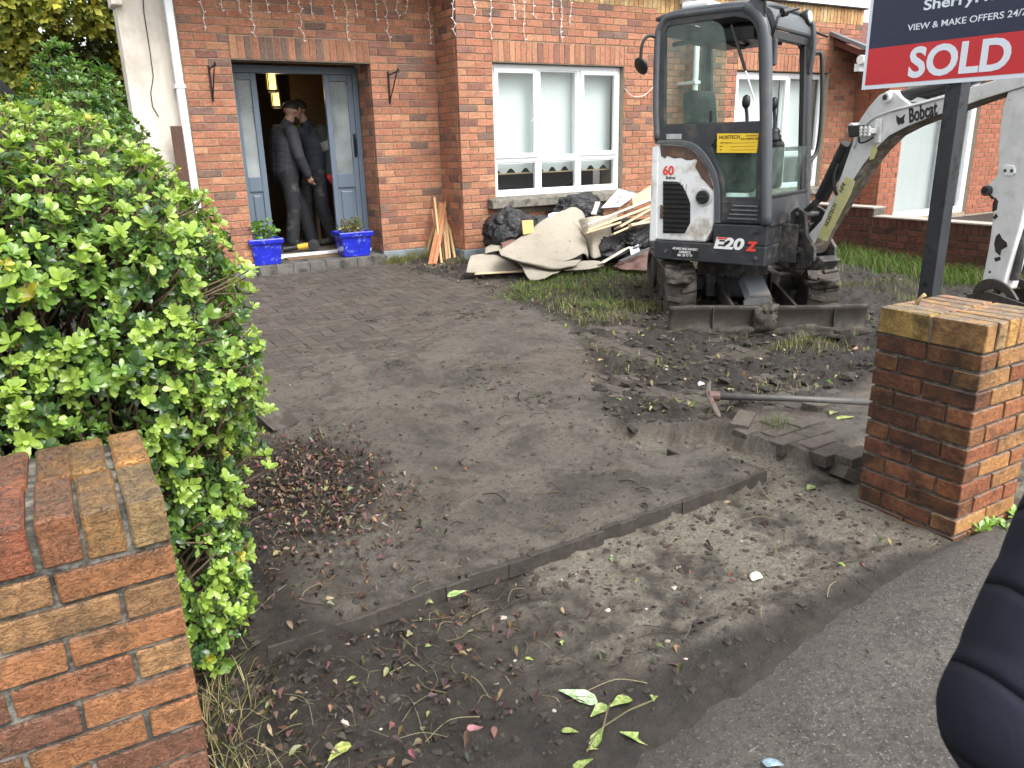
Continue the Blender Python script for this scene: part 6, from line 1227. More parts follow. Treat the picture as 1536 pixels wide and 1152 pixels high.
# ---- yellowish evergreen far behind
tree = empty('evergreen_tree', (.2, 16.5, 0), 'tall yellow green evergreen tree beyond the rendered house', 'tree')
LT = Leaves()
for k in range(17000):
    z = r.uniform(1.5, 5.6); a = r.uniform(math.pi, 2*math.pi); q = r.uniform(.55, 1.)
    n3 = mnoise.noise(Vector((math.cos(a)*2.6, math.sin(a)*2.6, z*1.4))); rad = 2.5*(1+.10*math.sin(z*2))
    c = Vector((.25+math.cos(a)*rad*q*(1+.22*n3), 16.5+math.sin(a)*rad*q*(1+.3*n3), z+.3*n3))
    if not -.6 < c.x < 2.6: continue
    LT.rosette(tuple(c), (math.cos(a)+r.uniform(-.4, .4), math.sin(a), r.uniform(-.5, .6)), 5, r.uniform(.09, .17), r.choice([(.33, .34, .05), (.42, .40, .06), (.22, .25, .04), (.12, .15, .03)]) if n3 > -.12 else r.choice([(.05, .065, .016), (.09, .10, .02)]), (10, 60), hi=False)
LT.emit('crown', tree, leaf_material('needle_spray', .6, .2, .3)); mb = MB(); mb.tube([(.25, 16.5, -.1), (.25, 16.5, 3.5), (.3, 16.5, 7.2)], [.22, .15, .03], 10); mb.build('trunk', TWIG, tree)
# ---- grass
def blade(mb, x, y, z, h, lean, ang, w, col):
    mb.mtx = None; mb.c = col; dx, dy = math.cos(ang), math.sin(ang); px, py = -dy*w/2, dx*w/2
    mb.add([(x-px, y-py, z-.01), (x+px, y+py, z-.01), (x+dx*lean*.35+px*.7, y+dy*lean*.35+py*.7, z+h*.6), (x+dx*lean*.35-px*.7, y+dy*lean*.35-py*.7, z+h*.6), (x+dx*lean, y+dy*lean, z+h)], [(0, 1, 2, 3), (3, 2, 4)])
GZ = lambda xs, ys: ground_fields(np.array([xs]), np.array([ys]))[0][0]
def grass(name, n, sampler, hgt, cols, label, lean=1.3, w=.004):
    mb = MB(); P = [sampler() for _ in range(n)]; P = [p for p in P if p]; zs = GZ([p[0] for p in P], [p[1] for p in P])
    for (x, y), z in zip(P, zs): h = r.uniform(*hgt); v = r.uniform(.7, 1.25); blade(mb, x, y, float(z), h, h*r.uniform(.1, lean), r.uniform(0, 6.283), w*r.uniform(.7, 1.3), tuple(q*v for q in r.choice(cols)))
    o = mb.build(name, GRASSM, colattr=True, fix=False); return tag(o, label, 'grass', kind='stuff')
GR = [(.085, .15, .032), (.12, .19, .045), (.06, .11, .025), (.17, .19, .07), (.2, .18, .09)]; DRY = [(.36, .30, .15), (.28, .24, .11), (.18, .2, .06), (.42, .36, .2)]
def s_div():
    y = r.uniform(3.0, 7.4); x = 8.13-abs(r.gauss(0, .30)); return (x, y) if x > 7.1 else None
grass('wall_grass', 9500, s_div, (.05, .19), GR+[(.1, .2, .035), (.13, .24, .045)], 'long green grass along the foot of the garden wall', 1.4, .006)
def s_div2():
    x, y = r.uniform(6.3, 7.9), r.uniform(3.2, 6); return (x, y) if fbm(np.array([[x]]), np.array([[y]]), 1.6, 3)[0, 0] > .04 else None
grass('verge_grass', 5200, s_div2, (.03, .08), GR+DRY[:1], 'short torn grass between the digger and the wall')
def s_mid():
    x, y = r.uniform(3.35, 6.2), r.uniform(4.9, 7.0)
    if (x-3.4)+(y-5.0)*-.15 < .1: return None
    return (x, y) if fbm(np.array([[x]]), np.array([[y]]), 1.5, 4)[0, 0] > -.03+.12*(x > 4.9) else None
grass('lawn_remnant', 9000, s_mid, (.02, .085), GR+GR+DRY, 'remnant of lawn in churned soil beside the drive', 2.4, .005)
FGP = [(*gpt(x, y)[:2], w) for x, y, w in ((800, 428, .13), (825, 420, .14), (845, 432, .16), (785, 440, .12), (880, 447, .22), (915, 462, .2), (870, 415, .15), (900, 425, .25), (940, 425, .25))]
def s_front():
    c = r.choice(FGP); return (c[0]+r.gauss(0, c[2]), c[1]+r.gauss(0, c[2]))
grass('heap_grass', 4000, s_front, (.015, .075), GR+DRY[:2]+[(.12, .25, .04), (.16, .30, .05), (.14, .26, .045)], 'green grass in front of the carpet heap', 2.2, .005)
def s_door(): 
    x = r.choice([r.uniform(3.32, 4.15), r.gauss(3.45, .1)]); y = (8.62 if x < 4.15 else 8.08)-abs(r.gauss(0, .09)); return (x, y)
grass('plinth_grass', 1500, s_door, (.04, .14), GR+DRY, 'tufts of grass at the foot of the brick wall', 1.0, .004)
def s_bay(): return (r.uniform(3.8, 4.5), 8.08-abs(r.gauss(0, .1)))
grass('bay_grass', 260, s_bay, (.03, .09), GR+DRY, 'sparse grass under the bay corner', 1.0, .004)
def s_left():
    return (.125+abs(r.gauss(0, .09)), r.uniform(1.62, 2.45))
grass('dry_grass', 300, s_left, (.03, .12), DRY+DRY+DRY+GR[:1], 'dry straw grass beside the end of the front wall', 2.4, .003)
def s_blade(): return (4.62+r.gauss(0, .25), 3.98-abs(r.gauss(0, .14))-.25)
grass('blade_grass', 420, s_blade, (.03, .08), GR+DRY, 'uprooted grass in front of the digger blade', 1.1, .004)
def s_soil():
    x, y = r.uniform(2.9, 7.3), r.uniform(2.9, 5.6); return (x, y) if x > soil_x(y)+.1 and fbm(np.array([[x]]), np.array([[y]]), 2.6, 3)[0, 0] > .1 else None
grass('soil_weeds', 3200, s_soil, (.02, .06), GR+DRY, 'scraps of turf turned over in the soil', 1.3, .005)
def s_paver(): return (3.17+r.gauss(0, .05), 2.62+r.gauss(0, .05))
grass('joint_grass', 120, s_paver, (.03, .09), GR, 'small tuft of grass by the lifted pavers', .7, .003)
# ---- clods, stones, leaf litter, straw
def scatter(n, fn):
    P = []
    while len(P) < n:
        p = fn()
        if p: P.append(p)
    return P, GZ([p[0] for p in P], [p[1] for p in P])
def ico():
    bm = bmesh.new(); bmesh.ops.create_icosphere(bm, subdivisions=1, radius=1); V = [v.co.copy() for v in bm.verts]; F = [tuple(q.index for q in f.verts) for f in bm.faces]; bm.free(); return V, F
IV, IF = ico()
def clods(name, n, fn, size, mat, label):
    mb = MB(); P, Z = scatter(n, fn)
    for (x, y), z in zip(P, Z):
        s = size[0]*(size[1]/size[0])**(r.random()**2.6); q = Vector((r.random()*50, r.random()*50, r.random()*50)); sx, sy, sz = s*r.uniform(.7, 1.4), s*r.uniform(.7, 1.4), s*r.uniform(.35, .75)
        mb.add([(x+v.x*sx*(1+.8*mnoise.noise(v*1.7+q)), y+v.y*sy*(1+.8*mnoise.noise(v*1.7+q)), float(z)+sz*.05+v.z*sz*(1+.8*mnoise.noise(v*1.7+q))) for v in IV], IF)
    return tag(mb.build(name, mat, fix=False), label, 'soil', kind='stuff')
CLODM = M('soil_clod', (.036, .030, .0245), .9, var=.5, vs=30, bump=.8, bs=120); CLODL = M('dry_mud_crumb', (.075, .064, .052), .9, var=.4, vs=30, bump=.6, bs=120)
def f_soil():
    y = 2.9+5.4*r.random()**1.5; x = soil_x(y)+abs(r.gauss(0, 1.6))-.05; return (x, y) if x < 8 and not (3.9 < x < 4.2 and 8 < y) else None
def f_low():
    x = r.uniform(.15, 2.9); return (x, r.uniform(1.45-.1*(x < 1.8), edge_y(x)+.03))
def f_drive(): y = 2.3+5.6*r.random()**1.6; return (r.uniform(.6, soil_x(y)+.1), y)
def f_left(): return (.12+abs(r.gauss(0, .35)), r.uniform(1.45, 3.8))
clods('soil_clods', 4600, f_soil, (.004, .042), CLODM, 'crumbly dark soil clods in the dug garden')
clods('bed_clods', 3400, f_low, (.0014, .016), CLODM, 'dark crumbs on the sand bed'); clods('drive_crumbs', 2600, f_drive, (.0015, .013), CLODM, 'mud crumbs on the drive'); clods('pale_crumbs', 1100, f_drive, (.0015, .009), CLODL, 'dry mud crumbs on the drive'); clods('hedge_clods', 1500, f_left, (.002, .02), CLODM, 'soil crumbs below the hedge')
def f_path(): return (r.uniform(.3, 4.4), 1.40-1.1*abs(r.gauss(0, .35))) 
def path_scatter():
    mb = MB()
    for k in range(700):
        x, y = f_path()
        if y < .2: continue
        s = .0015+.005*r.random()**3; q = Vector((r.random()*50, 0, 0)); mb.add([(x+v.x*s*1.2, y+v.y*s, PATH_Z+.002+v.z*s*.6) for v in IV], IF)
    tag(mb.build('path_grit', CLODL, fix=False), 'grit and mud crumbs on the footpath', 'grit', kind='stuff')
path_scatter()
def straws(name, n, fn, ln, cols, label, rad=(.0006, .0015)):
    mb = MB(); P, Z = scatter(n, fn)
    for (x, y), z in zip(P, Z):
        l = r.uniform(*ln); a = r.uniform(0, 6.28); b = a+r.uniform(-.8, .8); mb.c = r.choice(cols); z = float(z)+.004; rd = r.uniform(*rad)
        mb.tube(arc([(x, y, z), (x+math.cos(a)*l*.5, y+math.sin(a)*l*.5, z+r.uniform(.002, .02)), (x+math.cos(a)*l*.5+math.cos(b)*l*.5, y+math.sin(a)*l*.5+math.sin(b)*l*.5, z+r.uniform(0, .01))], 4), rd, 4, cap=False)
    return tag(mb.build(name, DEADM, colattr=True, fix=False), label, 'straw', kind='stuff')
def f_clump():
    c = r.choice(CLUMPS); return (c[0]+r.gauss(0, c[2]), c[1]+r.gauss(0, c[2]*.8))
CLUMPS = [(*gpt(x, y)[:2], w) for x, y, w in ((582, 518, .07), (598, 547, .05), (455, 525, .08), (715, 465, .14), (705, 475, .1), (560, 480, .06), (720, 555, .16), (750, 575, .12), (640, 470, .06), (800, 600, .1))]
clods('mud_clumps', 900, f_clump, (.003, .02), CLODM, 'clumps of dropped soil on the drive'); straws('clump_roots', 110, f_clump, (.02, .09), [(.04, .03, .024), (.16, .14, .07), (.1, .12, .04)], 'rootlets in the dropped soil')
STONE = M('pale_stone', (.36, .32, .27), .8, var=.3, vs=20)
clods('pale_stones', 70, lambda: r.choice((f_low, f_left, f_soil))(), (.004, .016), STONE, 'small pale stones in the soil')
LITC = [(.095, .058, .042), (.07, .046, .034), (.14, .092, .062), (.16, .10, .08), (.045, .032, .025), (.27, .21, .14), (.05, .037, .03), (.04, .03, .025)]
def litter(name, n, fn, size, cols, label, up=.02):
    mb = MB(); P, Z = scatter(n, fn)
    for (x, y), z in zip(P, Z):
        l = r.uniform(*size); d = Vector((r.uniform(-1, 1), r.uniform(-1, 1), r.uniform(-.25, .45))); mb.c = tuple(q*r.uniform(.7, 1.3) for q in r.choice(cols)); mb.mtx = Matrix.Translation((x, y, float(z)+.004+r.random()*up)) @ basis(d, (r.uniform(-.5, .5), r.uniform(-.5, .5), 1)); mb.add(*leaf_vf(l, l*r.uniform(.4, .75), r.uniform(.3, 1.3), r.uniform(-.9, .9)))
    return tag(mb.build(name, DEADM, colattr=True, fix=False), label, 'leaf litter', kind='stuff')
def f_patch():
    x, y = .78+r.gauss(0, .24), 3.25+r.gauss(0, .34); return (x, y) if .3 < x < 1.25 and 2.4 < y < 4.0 else None
litter('hedge_leaf_litter', 2300, f_patch, (.010, .032), LITC, 'brown fallen leaves beside the hedge')
def f_near(): 
    x, y = .85+r.gauss(0, .22), 2.0+r.gauss(0, .22); return (x, y) if x > .2 and 1.5 < y < 2.6 else None
litter('near_leaf_litter', 190, f_near, (.012, .034), LITC+[(.15, .095, .08)], 'pinkish brown leaves on the taken-up strip')
litter('strewn_leaves', 210, lambda: r.choice((f_drive, f_low, f_low, f_left))(), (.012, .04), LITC+[(.15, .085, .07), (.26, .23, .12), (.17, .19, .085)], 'leaves strewn over drive and soil', .004)
litter('bed_leaf_litter', 500, f_left, (.012, .035), LITC, 'leaves under the hedge end')
litter('turf_scraps', 900, f_soil, (.01, .04), [(.25, .22, .10), (.34, .31, .18), (.14, .18, .05), (.05, .035, .025)], 'pale scraps of turned turf in the soil')
straws('straw_and_twigs', 330, lambda: r.choice((f_soil, f_soil, f_left, f_low))(), (.04, .2), [(.22, .18, .11), (.10, .07, .045), (.05, .035, .025), (.3, .26, .16)], 'straw and thin twigs lying in the soil'); straws('roots', 70, f_near, (.05, .16), [(.10, .075, .05), (.2, .17, .1)], 'fine roots on the sand bed')
straws('drive_twigs', 70, f_drive, (.03, .14), [(.03, .022, .018), (.12, .09, .06)], 'small twigs on the drive', (.001, .003))
# ---- single leaves and litter one can point to
t = NT('speckled_leaf'); oc = t.objcol().outputs['Color']; v = t.vor(120, t.co('Object')); sp_ = t.ramp(t.noise(60, 4, .7), .46, .54); t.set(Base_Color=t.mix(sp_, oc, t.mix(1., oc, (.45, .6, .35), 'MULTIPLY')), Roughness=.4); SPECK = t.m
bigleaf = shared('fallen_leaf', leaf_vf(1., .46, .18, .12), SPECK); bigleaf.polygons.foreach_set('use_smooth', [True]*8)
for px, py, L, rot, col, lb in ((838, 1035, .115, -.9, (.42, .52, .36), 'large pale green spotted leaf lying alone on the soil'), (700, 886, .07, 2.9, (.36, .46, .2), 'spotted yellow green leaf on the edge of the taken-up strip'), (492, 1142, .085, .55, (.40, .40, .14), 'yellow spotted leaf near the end of the front wall'), (886, 1075, .075, .3, (.34, .38, .16), 'spotted leaf on the uprooted laurel sprig'), (1268, 850, .04, 1.2, (.35, .42, .12), 'small yellow leaf at the edge of the footpath'), (1505, 815, .09, .6, (.2, .23, .15), 'grey green leaf on the footpath beside the pier'), (1245, 622, .11, .4, (.46, .48, .22), 'pale yellow leaf by the foot of the pier'), (1282, 625, .10, 2.6, (.44, .46, .2), 'pale yellow leaf under the mattock shaft'), (1210, 735, .09, .3, (.3, .34, .14), 'limp green leaf among the lifted blocks'), (650, 905, .06, 1.8, (.3, .36, .14), 'yellow leaf beside the taken-up edge'), (520, 1022, .035, .4, (.42, .4, .16), 'tiny yellow leaf on the dark soil'), (843, 968, .035, 1., (.36, .42, .14), 'tiny green leaf on the sand bed'), (800, 990, .03, 2., (.36, .42, .14), 'tiny green leaf beside the large spotted leaf')):
    p = gpt(px, py, .014); o = link('fallen_leaf', bigleaf); o.matrix_world = Matrix.Translation(p) @ Matrix.Rotation(rot, 4, 'Z') @ Matrix.Rotation(r.uniform(-.15, .2), 4, 'X') @ Matrix.Diagonal((L, L, L, 1)); o.color = (*col, 1); tag(o, lb, 'leaf', 'larger leaves on the ground')
sprig = empty('laurel_sprig', tuple(gpt(910, 1085)), 'uprooted spotted laurel sprig on the dark soil', 'sprig')
for (px, py, L, rot, tilt) in ((915, 1060, .09, .2, .1), (930, 1098, .085, -.7, .2), (905, 1090, .07, 3.6, .1), (880, 1125, .08, .2, .3), (868, 1098, .05, 2.2, .1), (890, 1138, .06, 2.9, .2), (980, 1052, .05, .8, .2)):
    p = gpt(px, py, .015); o = link('leaf', bigleaf, sprig); o.matrix_local = Matrix.Translation(Vector(p)-Vector(wloc(sprig))) @ Matrix.Rotation(rot, 4, 'Z') @ Matrix.Rotation(tilt, 4, 'Y') @ Matrix.Diagonal((L, L, L, 1)); o.color = (.30, .36, .12, 1)
mb = MB(); 
for a, b in (((905, 1090), (980, 1050)), ((905, 1090), (915, 1055)), ((905, 1090), (880, 1128))): p, q = gpt(*a, .012), gpt(*b, .03); mb.tube([tuple(p), tuple((p+q)/2+np.array([0, 0, .01])), tuple(q)], .0025, 5)
mb.build('stem', STEM, sprig)
weed = empty('green_weed', tuple(gpt(1480, 795)), 'bright green weed growing at the foot of the brick pier', 'weed'); LW_ = Leaves()
for px, py in ((1470, 797), (1482, 790), (1493, 785), (1503, 790), (1518, 772), (1525, 778), (1476, 786), (1510, 796)):
    p = gpt(px, py, .02); LW_.rosette(tuple(p), (0, -.3, 1), 7, .045, (.22, .40, .06), (40, 85))
LW_.emit('foliage', weed, LEAFM)
for (pts, mat, nm, lb) in ((((1122, 862), (1140, 858), (1146, 868), (1128, 874)), M('litter_white', (.62, .62, .58), .5), 'paper_litter', 'scrap of white paper on the dug strip'), (((1140, 1140), (1168, 1140), (1180, 1150), (1150, 1153)), M('foil_blue', (.30, .42, .5), .25, .5, var=.3, vs=60), 'foil_wrapper', 'crumpled blue foil wrapper on the footpath'), (((1046, 574), (1056, 572), (1058, 577), (1048, 580)), M('litter_white', ), 'paper_litter', 'small white scrap beside the mattock head')):
    P = [gpt(*q, .008) if nm != 'foil_wrapper' else onZ(*q, PATH_Z+.012) for q in pts]; S = np.array([[P[0], (P[0]+P[1])/2+np.array([0, 0, .012]), P[1]], [(P[0]+P[3])/2, sum(P)/4+np.array([0, 0, .018]), (P[1]+P[2])/2], [P[3], (P[3]+P[2])/2+np.array([0, 0, .01]), P[2]]]); mb = MB(); mb.grid(S); tag(mb.build(nm, mat, subsurf=1, solid=.001), lb, 'litter')
p = onZ(1375, 455, .63); q = onZ(1388, 442, .67); mb = MB(); mb.tube([tuple(p), tuple((p+q)/2+np.array([.0, 0, .008])), tuple(q)], [.010, .006, .009], 6); tag(mb.build('dried_twig', M('dry_leaf_tan', (.45, .33, .16), .7), smooth=True), 'curled tan dry leaf stalk on top of the pier', 'twig')
# ================================================================== PEOPLE
def sdf_round_cone(p, a, b, ra, rb):
    ab = b-a; t_ = np.clip(((p-a)@ab)/(ab@ab), 0, 1); return np.linalg.norm(p-(a+t_[:, None]*ab), axis=1)-(ra+(rb-ra)*t_)
def figure(name, parent, prims, mats, voxel=.012, smooth=4, quilt=None, qs=.07):
    """prims: (kind, a, b, ra, rb, squash, tag). One continuous skin from overlapping round cones, materials by the nearest limb"""
    mb = MB()
    for a, b, ra, rb, tg in prims:
        a, b = Vector(a), Vector(b); d = b-a; L = d.length; prof = []
        for k in range(7): t_ = math.pi/2*(1-k/6); prof.append((ra*math.cos(t_)+1e-4, -ra*math.sin(t_)))
        for k in range(7): t_ = math.pi/2*k/6; prof.append((rb*math.cos(t_)+1e-4, L+rb*math.sin(t_)))
        mb.lathe(prof, a, d if L > 1e-5 else (0, 0, 1), 16)
    ob = mb.build(name, list(mats), parent, fix=True)
    k = ob.modifiers.new('r', 'REMESH'); k.mode = 'VOXEL'; k.voxel_size = voxel; s = ob.modifiers.new('s', 'SMOOTH'); s.factor = .5; s.iterations = smooth
    dg = bpy.context.evaluated_depsgraph_get(); dg.update(); me = bpy.data.meshes.new_from_object(ob.evaluated_get(dg)); old = ob.data; ob.modifiers.clear(); ob.data = me; bpy.data.meshes.remove(old); me.name = name
    me.materials.clear(); [me.materials.append(m) for m in mats]
    off = np.array(wloc(parent)); n = len(me.polygons); ctr = np.empty(n*3, np.float32); me.polygons.foreach_get('center', ctr); ctr = ctr.reshape(-1, 3)+off
    D = np.stack([sdf_round_cone(ctr, np.array(a, float), np.array(b, float)+1e-6, ra, rb) for a, b, ra, rb, tg in prims]); idx = np.array([p[4] for p in prims])[np.argmin(D, 0)]
    me.polygons.foreach_set('material_index', idx.astype(np.int32)); me.polygons.foreach_set('use_smooth', [True]*n)
    if quilt:
        co = np.empty(len(me.vertices)*3, np.float32); me.vertices.foreach_get('co', co); co = co.reshape(-1, 3); nr = np.empty_like(co).ravel(); me.vertices.foreach_get('normal', nr); nr = nr.reshape(-1, 3); w = co+off
        Dv = np.stack([sdf_round_cone(w, np.array(a, float), np.array(b, float)+1e-6, ra, rb) for a, b, ra, rb, tg in prims]); nearest = np.argmin(Dv, 0); disp = np.zeros(len(w))
        for i, (a, b, ra, rb, tg) in enumerate(prims):
            if tg not in quilt: continue
            a, b = np.array(a, float), np.array(b, float); ax = (b-a)/max(1e-6, np.linalg.norm(b-a)); m = nearest == i; s_ = (w[m]-a)@ax+.25*ra*np.sin(w[m]@np.array([9., 7, 5])*.8); disp[m] = quilt[tg]*(np.abs(np.sin(math.pi*s_/qs))**.28-.75)
        co += nr*disp[:, None]; me.vertices.foreach_set('co', co.ravel()); me.update()
    return ob
SKIN = M('skin', (.42, .24, .17), .5, var=.08, vs=30); HAIR = M('dark_hair', (.022, .015, .011), .6, var=.3, vs=60, bump=.4, bs=120)
def fabric(name, col, rough=.8, **kw): return M(name, col, rough, var=.2, vs=14, bump=.35, bs=24, bd=.015, **kw)
JK1 = fabric('grey_padded_jacket', (.034, .036, .043)); TR = fabric('black_work_trousers', (.014, .015, .019), dirt=(.09, .085, .075), dirt_amt=.22, dirt_s=9); BOOT = M('work_boot', (.035, .03, .026), .7, var=.3, bump=.3); GIL = fabric('navy_body_warmer', (.028, .033, .05)); GRN = fabric('green_sleeve', (.035, .042, .032)); GLOVE = M('red_glove', (.55, .02, .03), .7, var=.15); BANDM = M('grey_band', (.24, .24, .23), .7); GLOVEK = M('black_glove', (.02, .02, .02), .7)
def worker(name, base, fwd, label, pose, mats):
    f = np.array([*fwd, 0.]); f /= np.linalg.norm(f); l = np.array([-f[1], f[0], 0.]); B_ = np.array(base, float)
    T = lambda a: tuple(B_+f*a[0]+l*a[1]+np.array([0, 0, a[2]])); p = empty(name, base, label, 'person'); pr = []
    def c(a, b, ra, rb, tg): pr.append((T(a), T(b), ra, rb, tg))
    H_, Nk = pose['head'], pose['neck']; pel, ch = pose['pelvis'], pose['chest']
    for s in (-1, 1):
        c((pel[0], pel[1]+s*.055, pel[2]), (ch[0], ch[1]+s*.085, ch[2]), .142, .158, 1); c((pel[0], pel[1]+s*.06, pel[2]-.06), (pel[0], pel[1]+s*.06, pel[2]+.0), .138, .138, 2)
    c(pel, (ch[0]+.01, ch[1], ch[2]+.05), .152, .172, 1)
    c((ch[0], ch[1]-.14, ch[2]+.12), (ch[0], ch[1]+.14, ch[2]+.12), .085, .085, 1); c((ch[0], ch[1], ch[2]+.15), Nk, .075, .062, 1); c(Nk, (H_[0]-.03, H_[1], H_[2]-.05), .058, .055, 0)
    hd = pose.get('hdir', (1, 0, -.1)); hv = np.array(hd, float); hv /= np.linalg.norm(hv); h = np.array(H_, float); upv = np.array([0, 0, 1.]); upv = upv-hv*(upv@hv); upv /= np.linalg.norm(upv); sv = np.cross(upv, hv)
    hp = lambda a, b, e: tuple(h+hv*a+sv*b+upv*e)
    c(hp(-.025, 0, .035), hp(.02, 0, .035), .088, .084, 0); c(hp(.02, 0, .0), hp(.05, 0, -.07), .07, .042, 0); c(hp(.03, 0, -.045), hp(.058, 0, -.08), .056, .040, 5 if pose.get('beard') else 0); c(hp(.085, 0, .02), hp(.112, 0, -.015), .012, .016, 0); c(hp(.075, -.03, .035), hp(.075, .03, .035), .016, .016, 0); c(hp(.082, -.02, -.048), hp(.082, .02, -.048), .010, .010, 5 if pose.get('beard') else 0)
    for s in (-1, 1): c(hp(.0, s*.085, .03), hp(-.008, s*.09, -.005), .014, .012, 0)
    for s, arm in ((-1, pose['armR']), (1, pose['armL'])):
        S, E_, W = arm['s'], arm['e'], arm['w']; c(S, E_, .082, .068, arm.get('m', 1)); c(E_, W, .066, .050, arm.get('m', 1)); 
        if 'band' in arm: S_, E2 = np.array(S), np.array(E_); t0_, t1_ = arm['band']; a_, b_ = S_+(E2-S_)*t0_, S_+(E2-S_)*t1_; c(tuple(a_), tuple(b_), .082-.014*t0_+.0015, .082-.014*t1_+.0015, 6)
        g = arm.get('g', 0); W_, D_ = np.array(W, float), np.array(arm['d'], float); D_ /= np.linalg.norm(D_); sd_ = np.cross(D_, [0, 0, 1.]); sd_ = sd_/np.linalg.norm(sd_) if np.linalg.norm(sd_) > .05 else np.array([0, 1., 0]); nn = np.cross(sd_, D_)
        c(W, tuple(W_+D_*.075), .030, .036, g)
        for k, (o_, ln) in enumerate(((-.030, .065), (-.010, .078), (.010, .074), (.030, .058))):
            q0 = W_+D_*.085+sd_*o_; q1 = q0+D_*ln*.5-nn*.008*s; q2 = q1+D_*ln*.4-nn*.025*s; c(tuple(q0), tuple(q1), .0105, .0095, g); c(tuple(q1), tuple(q2), .0095, .008, g)
        q0 = W_+D_*.03+sd_*.032; c(tuple(q0), tuple(q0+D_*.04+sd_*.022), .012, .010, g)
    for leg in (pose['legR'], pose['legL']):
        c(leg['h'], leg['k'], .112, .088, 2); c(leg['k'], leg['a'], .085, .078, 2); a = np.array(leg['a'], float); td = np.array(leg.get('t', (1, 0, 0)), float); c(tuple(a+np.array([0, 0, -.01])), tuple(a+np.array([0, 0, -.04])), .055, .05, 3); c(tuple(a-td*.03+np.array([0, 0, -.045])), tuple(a+td*.15+np.array([0, 0, -.055])), .045, .038, 3)
    b = figure('body', p, pr, mats, .011, 3, {1: .007})
    hm = MB(); V = []; F = []; n_, m_ = 16, 9
    for i in range(m_):
        th = math.pi*(.56 if pose.get('cap') else .50)*i/(m_-1)
        for k in range(n_):
            ph = 2*math.pi*k/n_; d = np.array([math.sin(th)*math.cos(ph), math.sin(th)*math.sin(ph), math.cos(th)]); lim = 1.0 if not (d[0] > .35 and th > 1.05) else .93
            q = h+hv*(-.012+d[0]*.118*lim)+sv*(d[1]*.098*lim)+upv*(.032+d[2]*.105); V.append(T(q))
    for i in range(m_-1):
        for k in range(n_): F.append((i*n_+k, i*n_+(k+1) % n_, (i+1)*n_+(k+1) % n_, (i+1)*n_+k))
    hm.add(V, F); hm.build('cap' if pose.get('cap') else 'hair', HAIR, p, smooth=True)
    if pose.get('cap'):
        pk = MB(); pk.prism(arc([(-.075, 0), (-.06, .05), (0, .075), (.06, .05), (.075, 0)], 4), T(tuple(h+hv*.09+upv*.055)), Vector(f*0+l)*1.0, Vector(f)*1.0, (0, 0, .006)); pk.build('peak', HAIR, p)
    ey = MB()
    for s in (-1, 1): ey.lathe([(.001, -.009), (.008, -.005), (.010, 0), (.008, .005), (.001, .009)], T(hp(.082, s*.032, .018)), (0, 0, 1), 8)
    ey.build('eyes', M('eye_dark', (.05, .04, .035), .3), p); return p
man1 = worker('person', (2.545, 9.58, .14), (.95, .18), 'man in grey padded jacket and black work trousers leaning in, in the doorway', dict(head=(.17, 0, 1.575), hdir=(1, 0, -.25), neck=(.09, 0, 1.46), pelvis=(0, 0, .93), chest=(.03, 0, 1.22), beard=True,
    armR=dict(s=(.03, -.21, 1.36), e=(.06, -.27, 1.09), w=(.18, -.22, .87), d=(.35, .1, -.8)), armL=dict(s=(.05, .2, 1.37), e=(.16, .24, 1.12), w=(.30, .18, .95), d=(.7, -.1, -.5), g=7),
    legR=dict(h=(-.01, -.10, .9), k=(.0, -.13, .50), a=(-.06, -.13, .10)), legL=dict(h=(.01, .09, .9), k=(.19, .05, .50), a=(.27, .03, .10))), [SKIN, JK1, TR, BOOT, GRN, HAIR, BANDM, GLOVEK])
man2 = worker('person', (2.945, 9.74, .14), (-.97, -.12), 'man in dark cap and navy body warmer with one red glove, behind the doorway', dict(head=(.14, 0, 1.60), hdir=(1, 0, -.2), neck=(.06, 0, 1.47), pelvis=(-.02, 0, .93), chest=(.0, 0, 1.22), cap=True,
    armR=dict(s=(.02, -.2, 1.37), e=(.10, -.24, 1.12), w=(.26, -.2, 1.0), d=(.7, .1, -.4), m=4), armL=dict(s=(-.05, .215, 1.37), e=(-.12, .27, 1.10), w=(-.07, .29, .90), d=(.1, 0, -1), m=4, g=7, band=(.5, .75)),
    legR=dict(h=(.0, -.09, .9), k=(.09, -.1, .50), a=(.10, -.1, .10)), legL=dict(h=(-.02, .10, .9), k=(.0, .14, .50), a=(-.10, .15, .10))), [SKIN, GIL, TR, BOOT, GRN, HAIR, BANDM, GLOVE])
# bystander at the kerb: only the bent elbow of a quilted jacket reaches into the picture
t = NT('navy_quilted_jacket'); sx_ = t.n.new('ShaderNodeVectorMath'); sx_.operation = 'DOT_PRODUCT'; t.link(t.geo(), sx_.inputs[0]); sx_.inputs[1].default_value = (.62, -.05, .78)
wv = t.math('ADD', t.math('MULTIPLY', sx_.outputs['Value'], 13.), t.math('MULTIPLY', t.noise(5, 2, .5), .55)); gv = t.math('ABSOLUTE', t.math('SUBTRACT', t.math('FRACT', wv), .5)); groove = t.math('POWER', t.math('MULTIPLY', gv, 2.), 14.)
wr = t.noise(20, 4, .6, t.map(t.geo(), (1, 1, .5)), .6); t.set(Base_Color=t.mix(t.ramp(groove, .3, .9), (.014, .016, .026), (.007, .008, .013)), Roughness=.85); t.b.inputs['Specular IOR Level'].default_value = .2; t.set(Roughness=.85); t.bump(t.math('SUBTRACT', t.math('MULTIPLY', wr, .15), groove), .7, .02); NAVY = t.m; JEAN = fabric('dark_jeans', (.03, .035, .055))
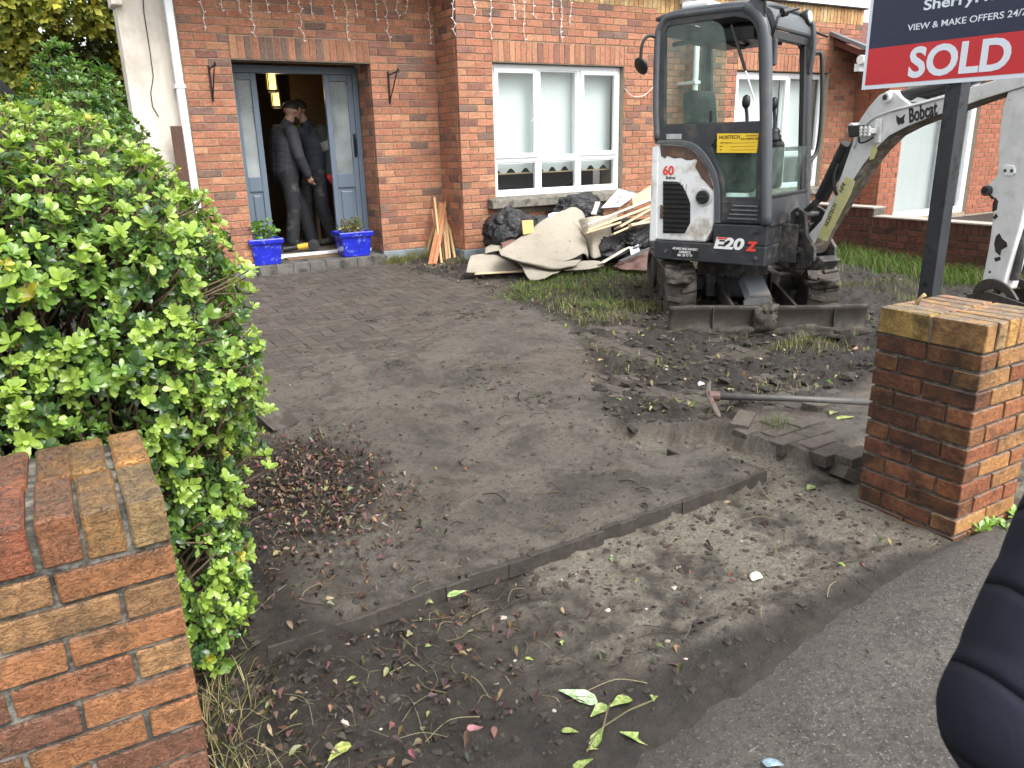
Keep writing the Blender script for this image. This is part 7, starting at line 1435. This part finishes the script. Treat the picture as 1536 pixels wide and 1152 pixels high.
by = empty('person', (1.04, .10, PATH_Z), 'bystander in a navy quilted jacket with bent elbow beside the footpath edge', 'person')
bx, byy, z0 = 1.04, .10, PATH_Z
pr = []
for s in (-1, 1):
    pr += [((bx+.02*s, byy+.10*s, z0+.95), (bx+.03*s, byy+.10*s, z0+1.30), .165, .15, 1), ((bx, byy+.10*s, z0+.88), (bx, byy+.12*s, z0+.48), .10, .075, 2), ((bx, byy+.12*s, z0+.48), (bx, byy+.13*s, z0+.1), .072, .055, 2), ((bx-.03, byy+.13*s, z0+.05), (bx-.16, byy+.14*s, z0+.04), .045, .04, 3)]
pr += [((bx, byy-.17, z0+1.38), (bx, byy+.17, z0+1.38), .085, .085, 1), ((bx, byy, z0+1.42), (bx, byy, z0+1.52), .06, .055, 0), ((bx-.01, byy, z0+1.62), (bx+.02, byy, z0+1.68), .085, .09, 0), ((bx-.04, byy, z0+1.58), (bx-.05, byy, z0+1.57), .06, .05, 0), ((bx-.1, byy, z0+1.63), (bx-.11, byy, z0+1.61), .014, .016, 0)]
EL = (.722, .272, .772)
pr += [((bx-.02, byy+.19, z0+1.38), EL, .095, .080, 1), (EL, (.82, .17, .60), .080, .070, 1), ((.82, .17, .64), (.87, .15, .60), .04, .04, 0), ((bx-.02, byy-.2, z0+1.38), (bx+.05, byy-.28, z0+1.1), .085, .07, 1), ((bx+.05, byy-.28, z0+1.1), (bx-.03, byy-.24, z0+.86), .07, .055, 1), ((bx-.03, byy-.24, z0+.86), (bx-.04, byy-.23, z0+.76), .035, .04, 0)]
for o_ in (-.03, -.01, .01, .03): pr += [((.88, .15+o_*.6, .595+o_), (.94, .145+o_*.6, .58+o_), .011, .009, 0), ((bx-.04+o_, byy-.23, z0+.74), (bx-.05+o_, byy-.23, z0+.66), .011, .009, 0)]
figure('body', by, pr, [SKIN, NAVY, JEAN, BOOT], .009, 3, {1: .004}, .105)
hm = MB(); hm.lathe([(.098, -.01), (.104, .03), (.095, .07), (.06, .105), (.005, .12)], (bx+.01, byy, z0+1.66), (0, 0, 1), 18); hm.build('hair', HAIR, by, smooth=True)
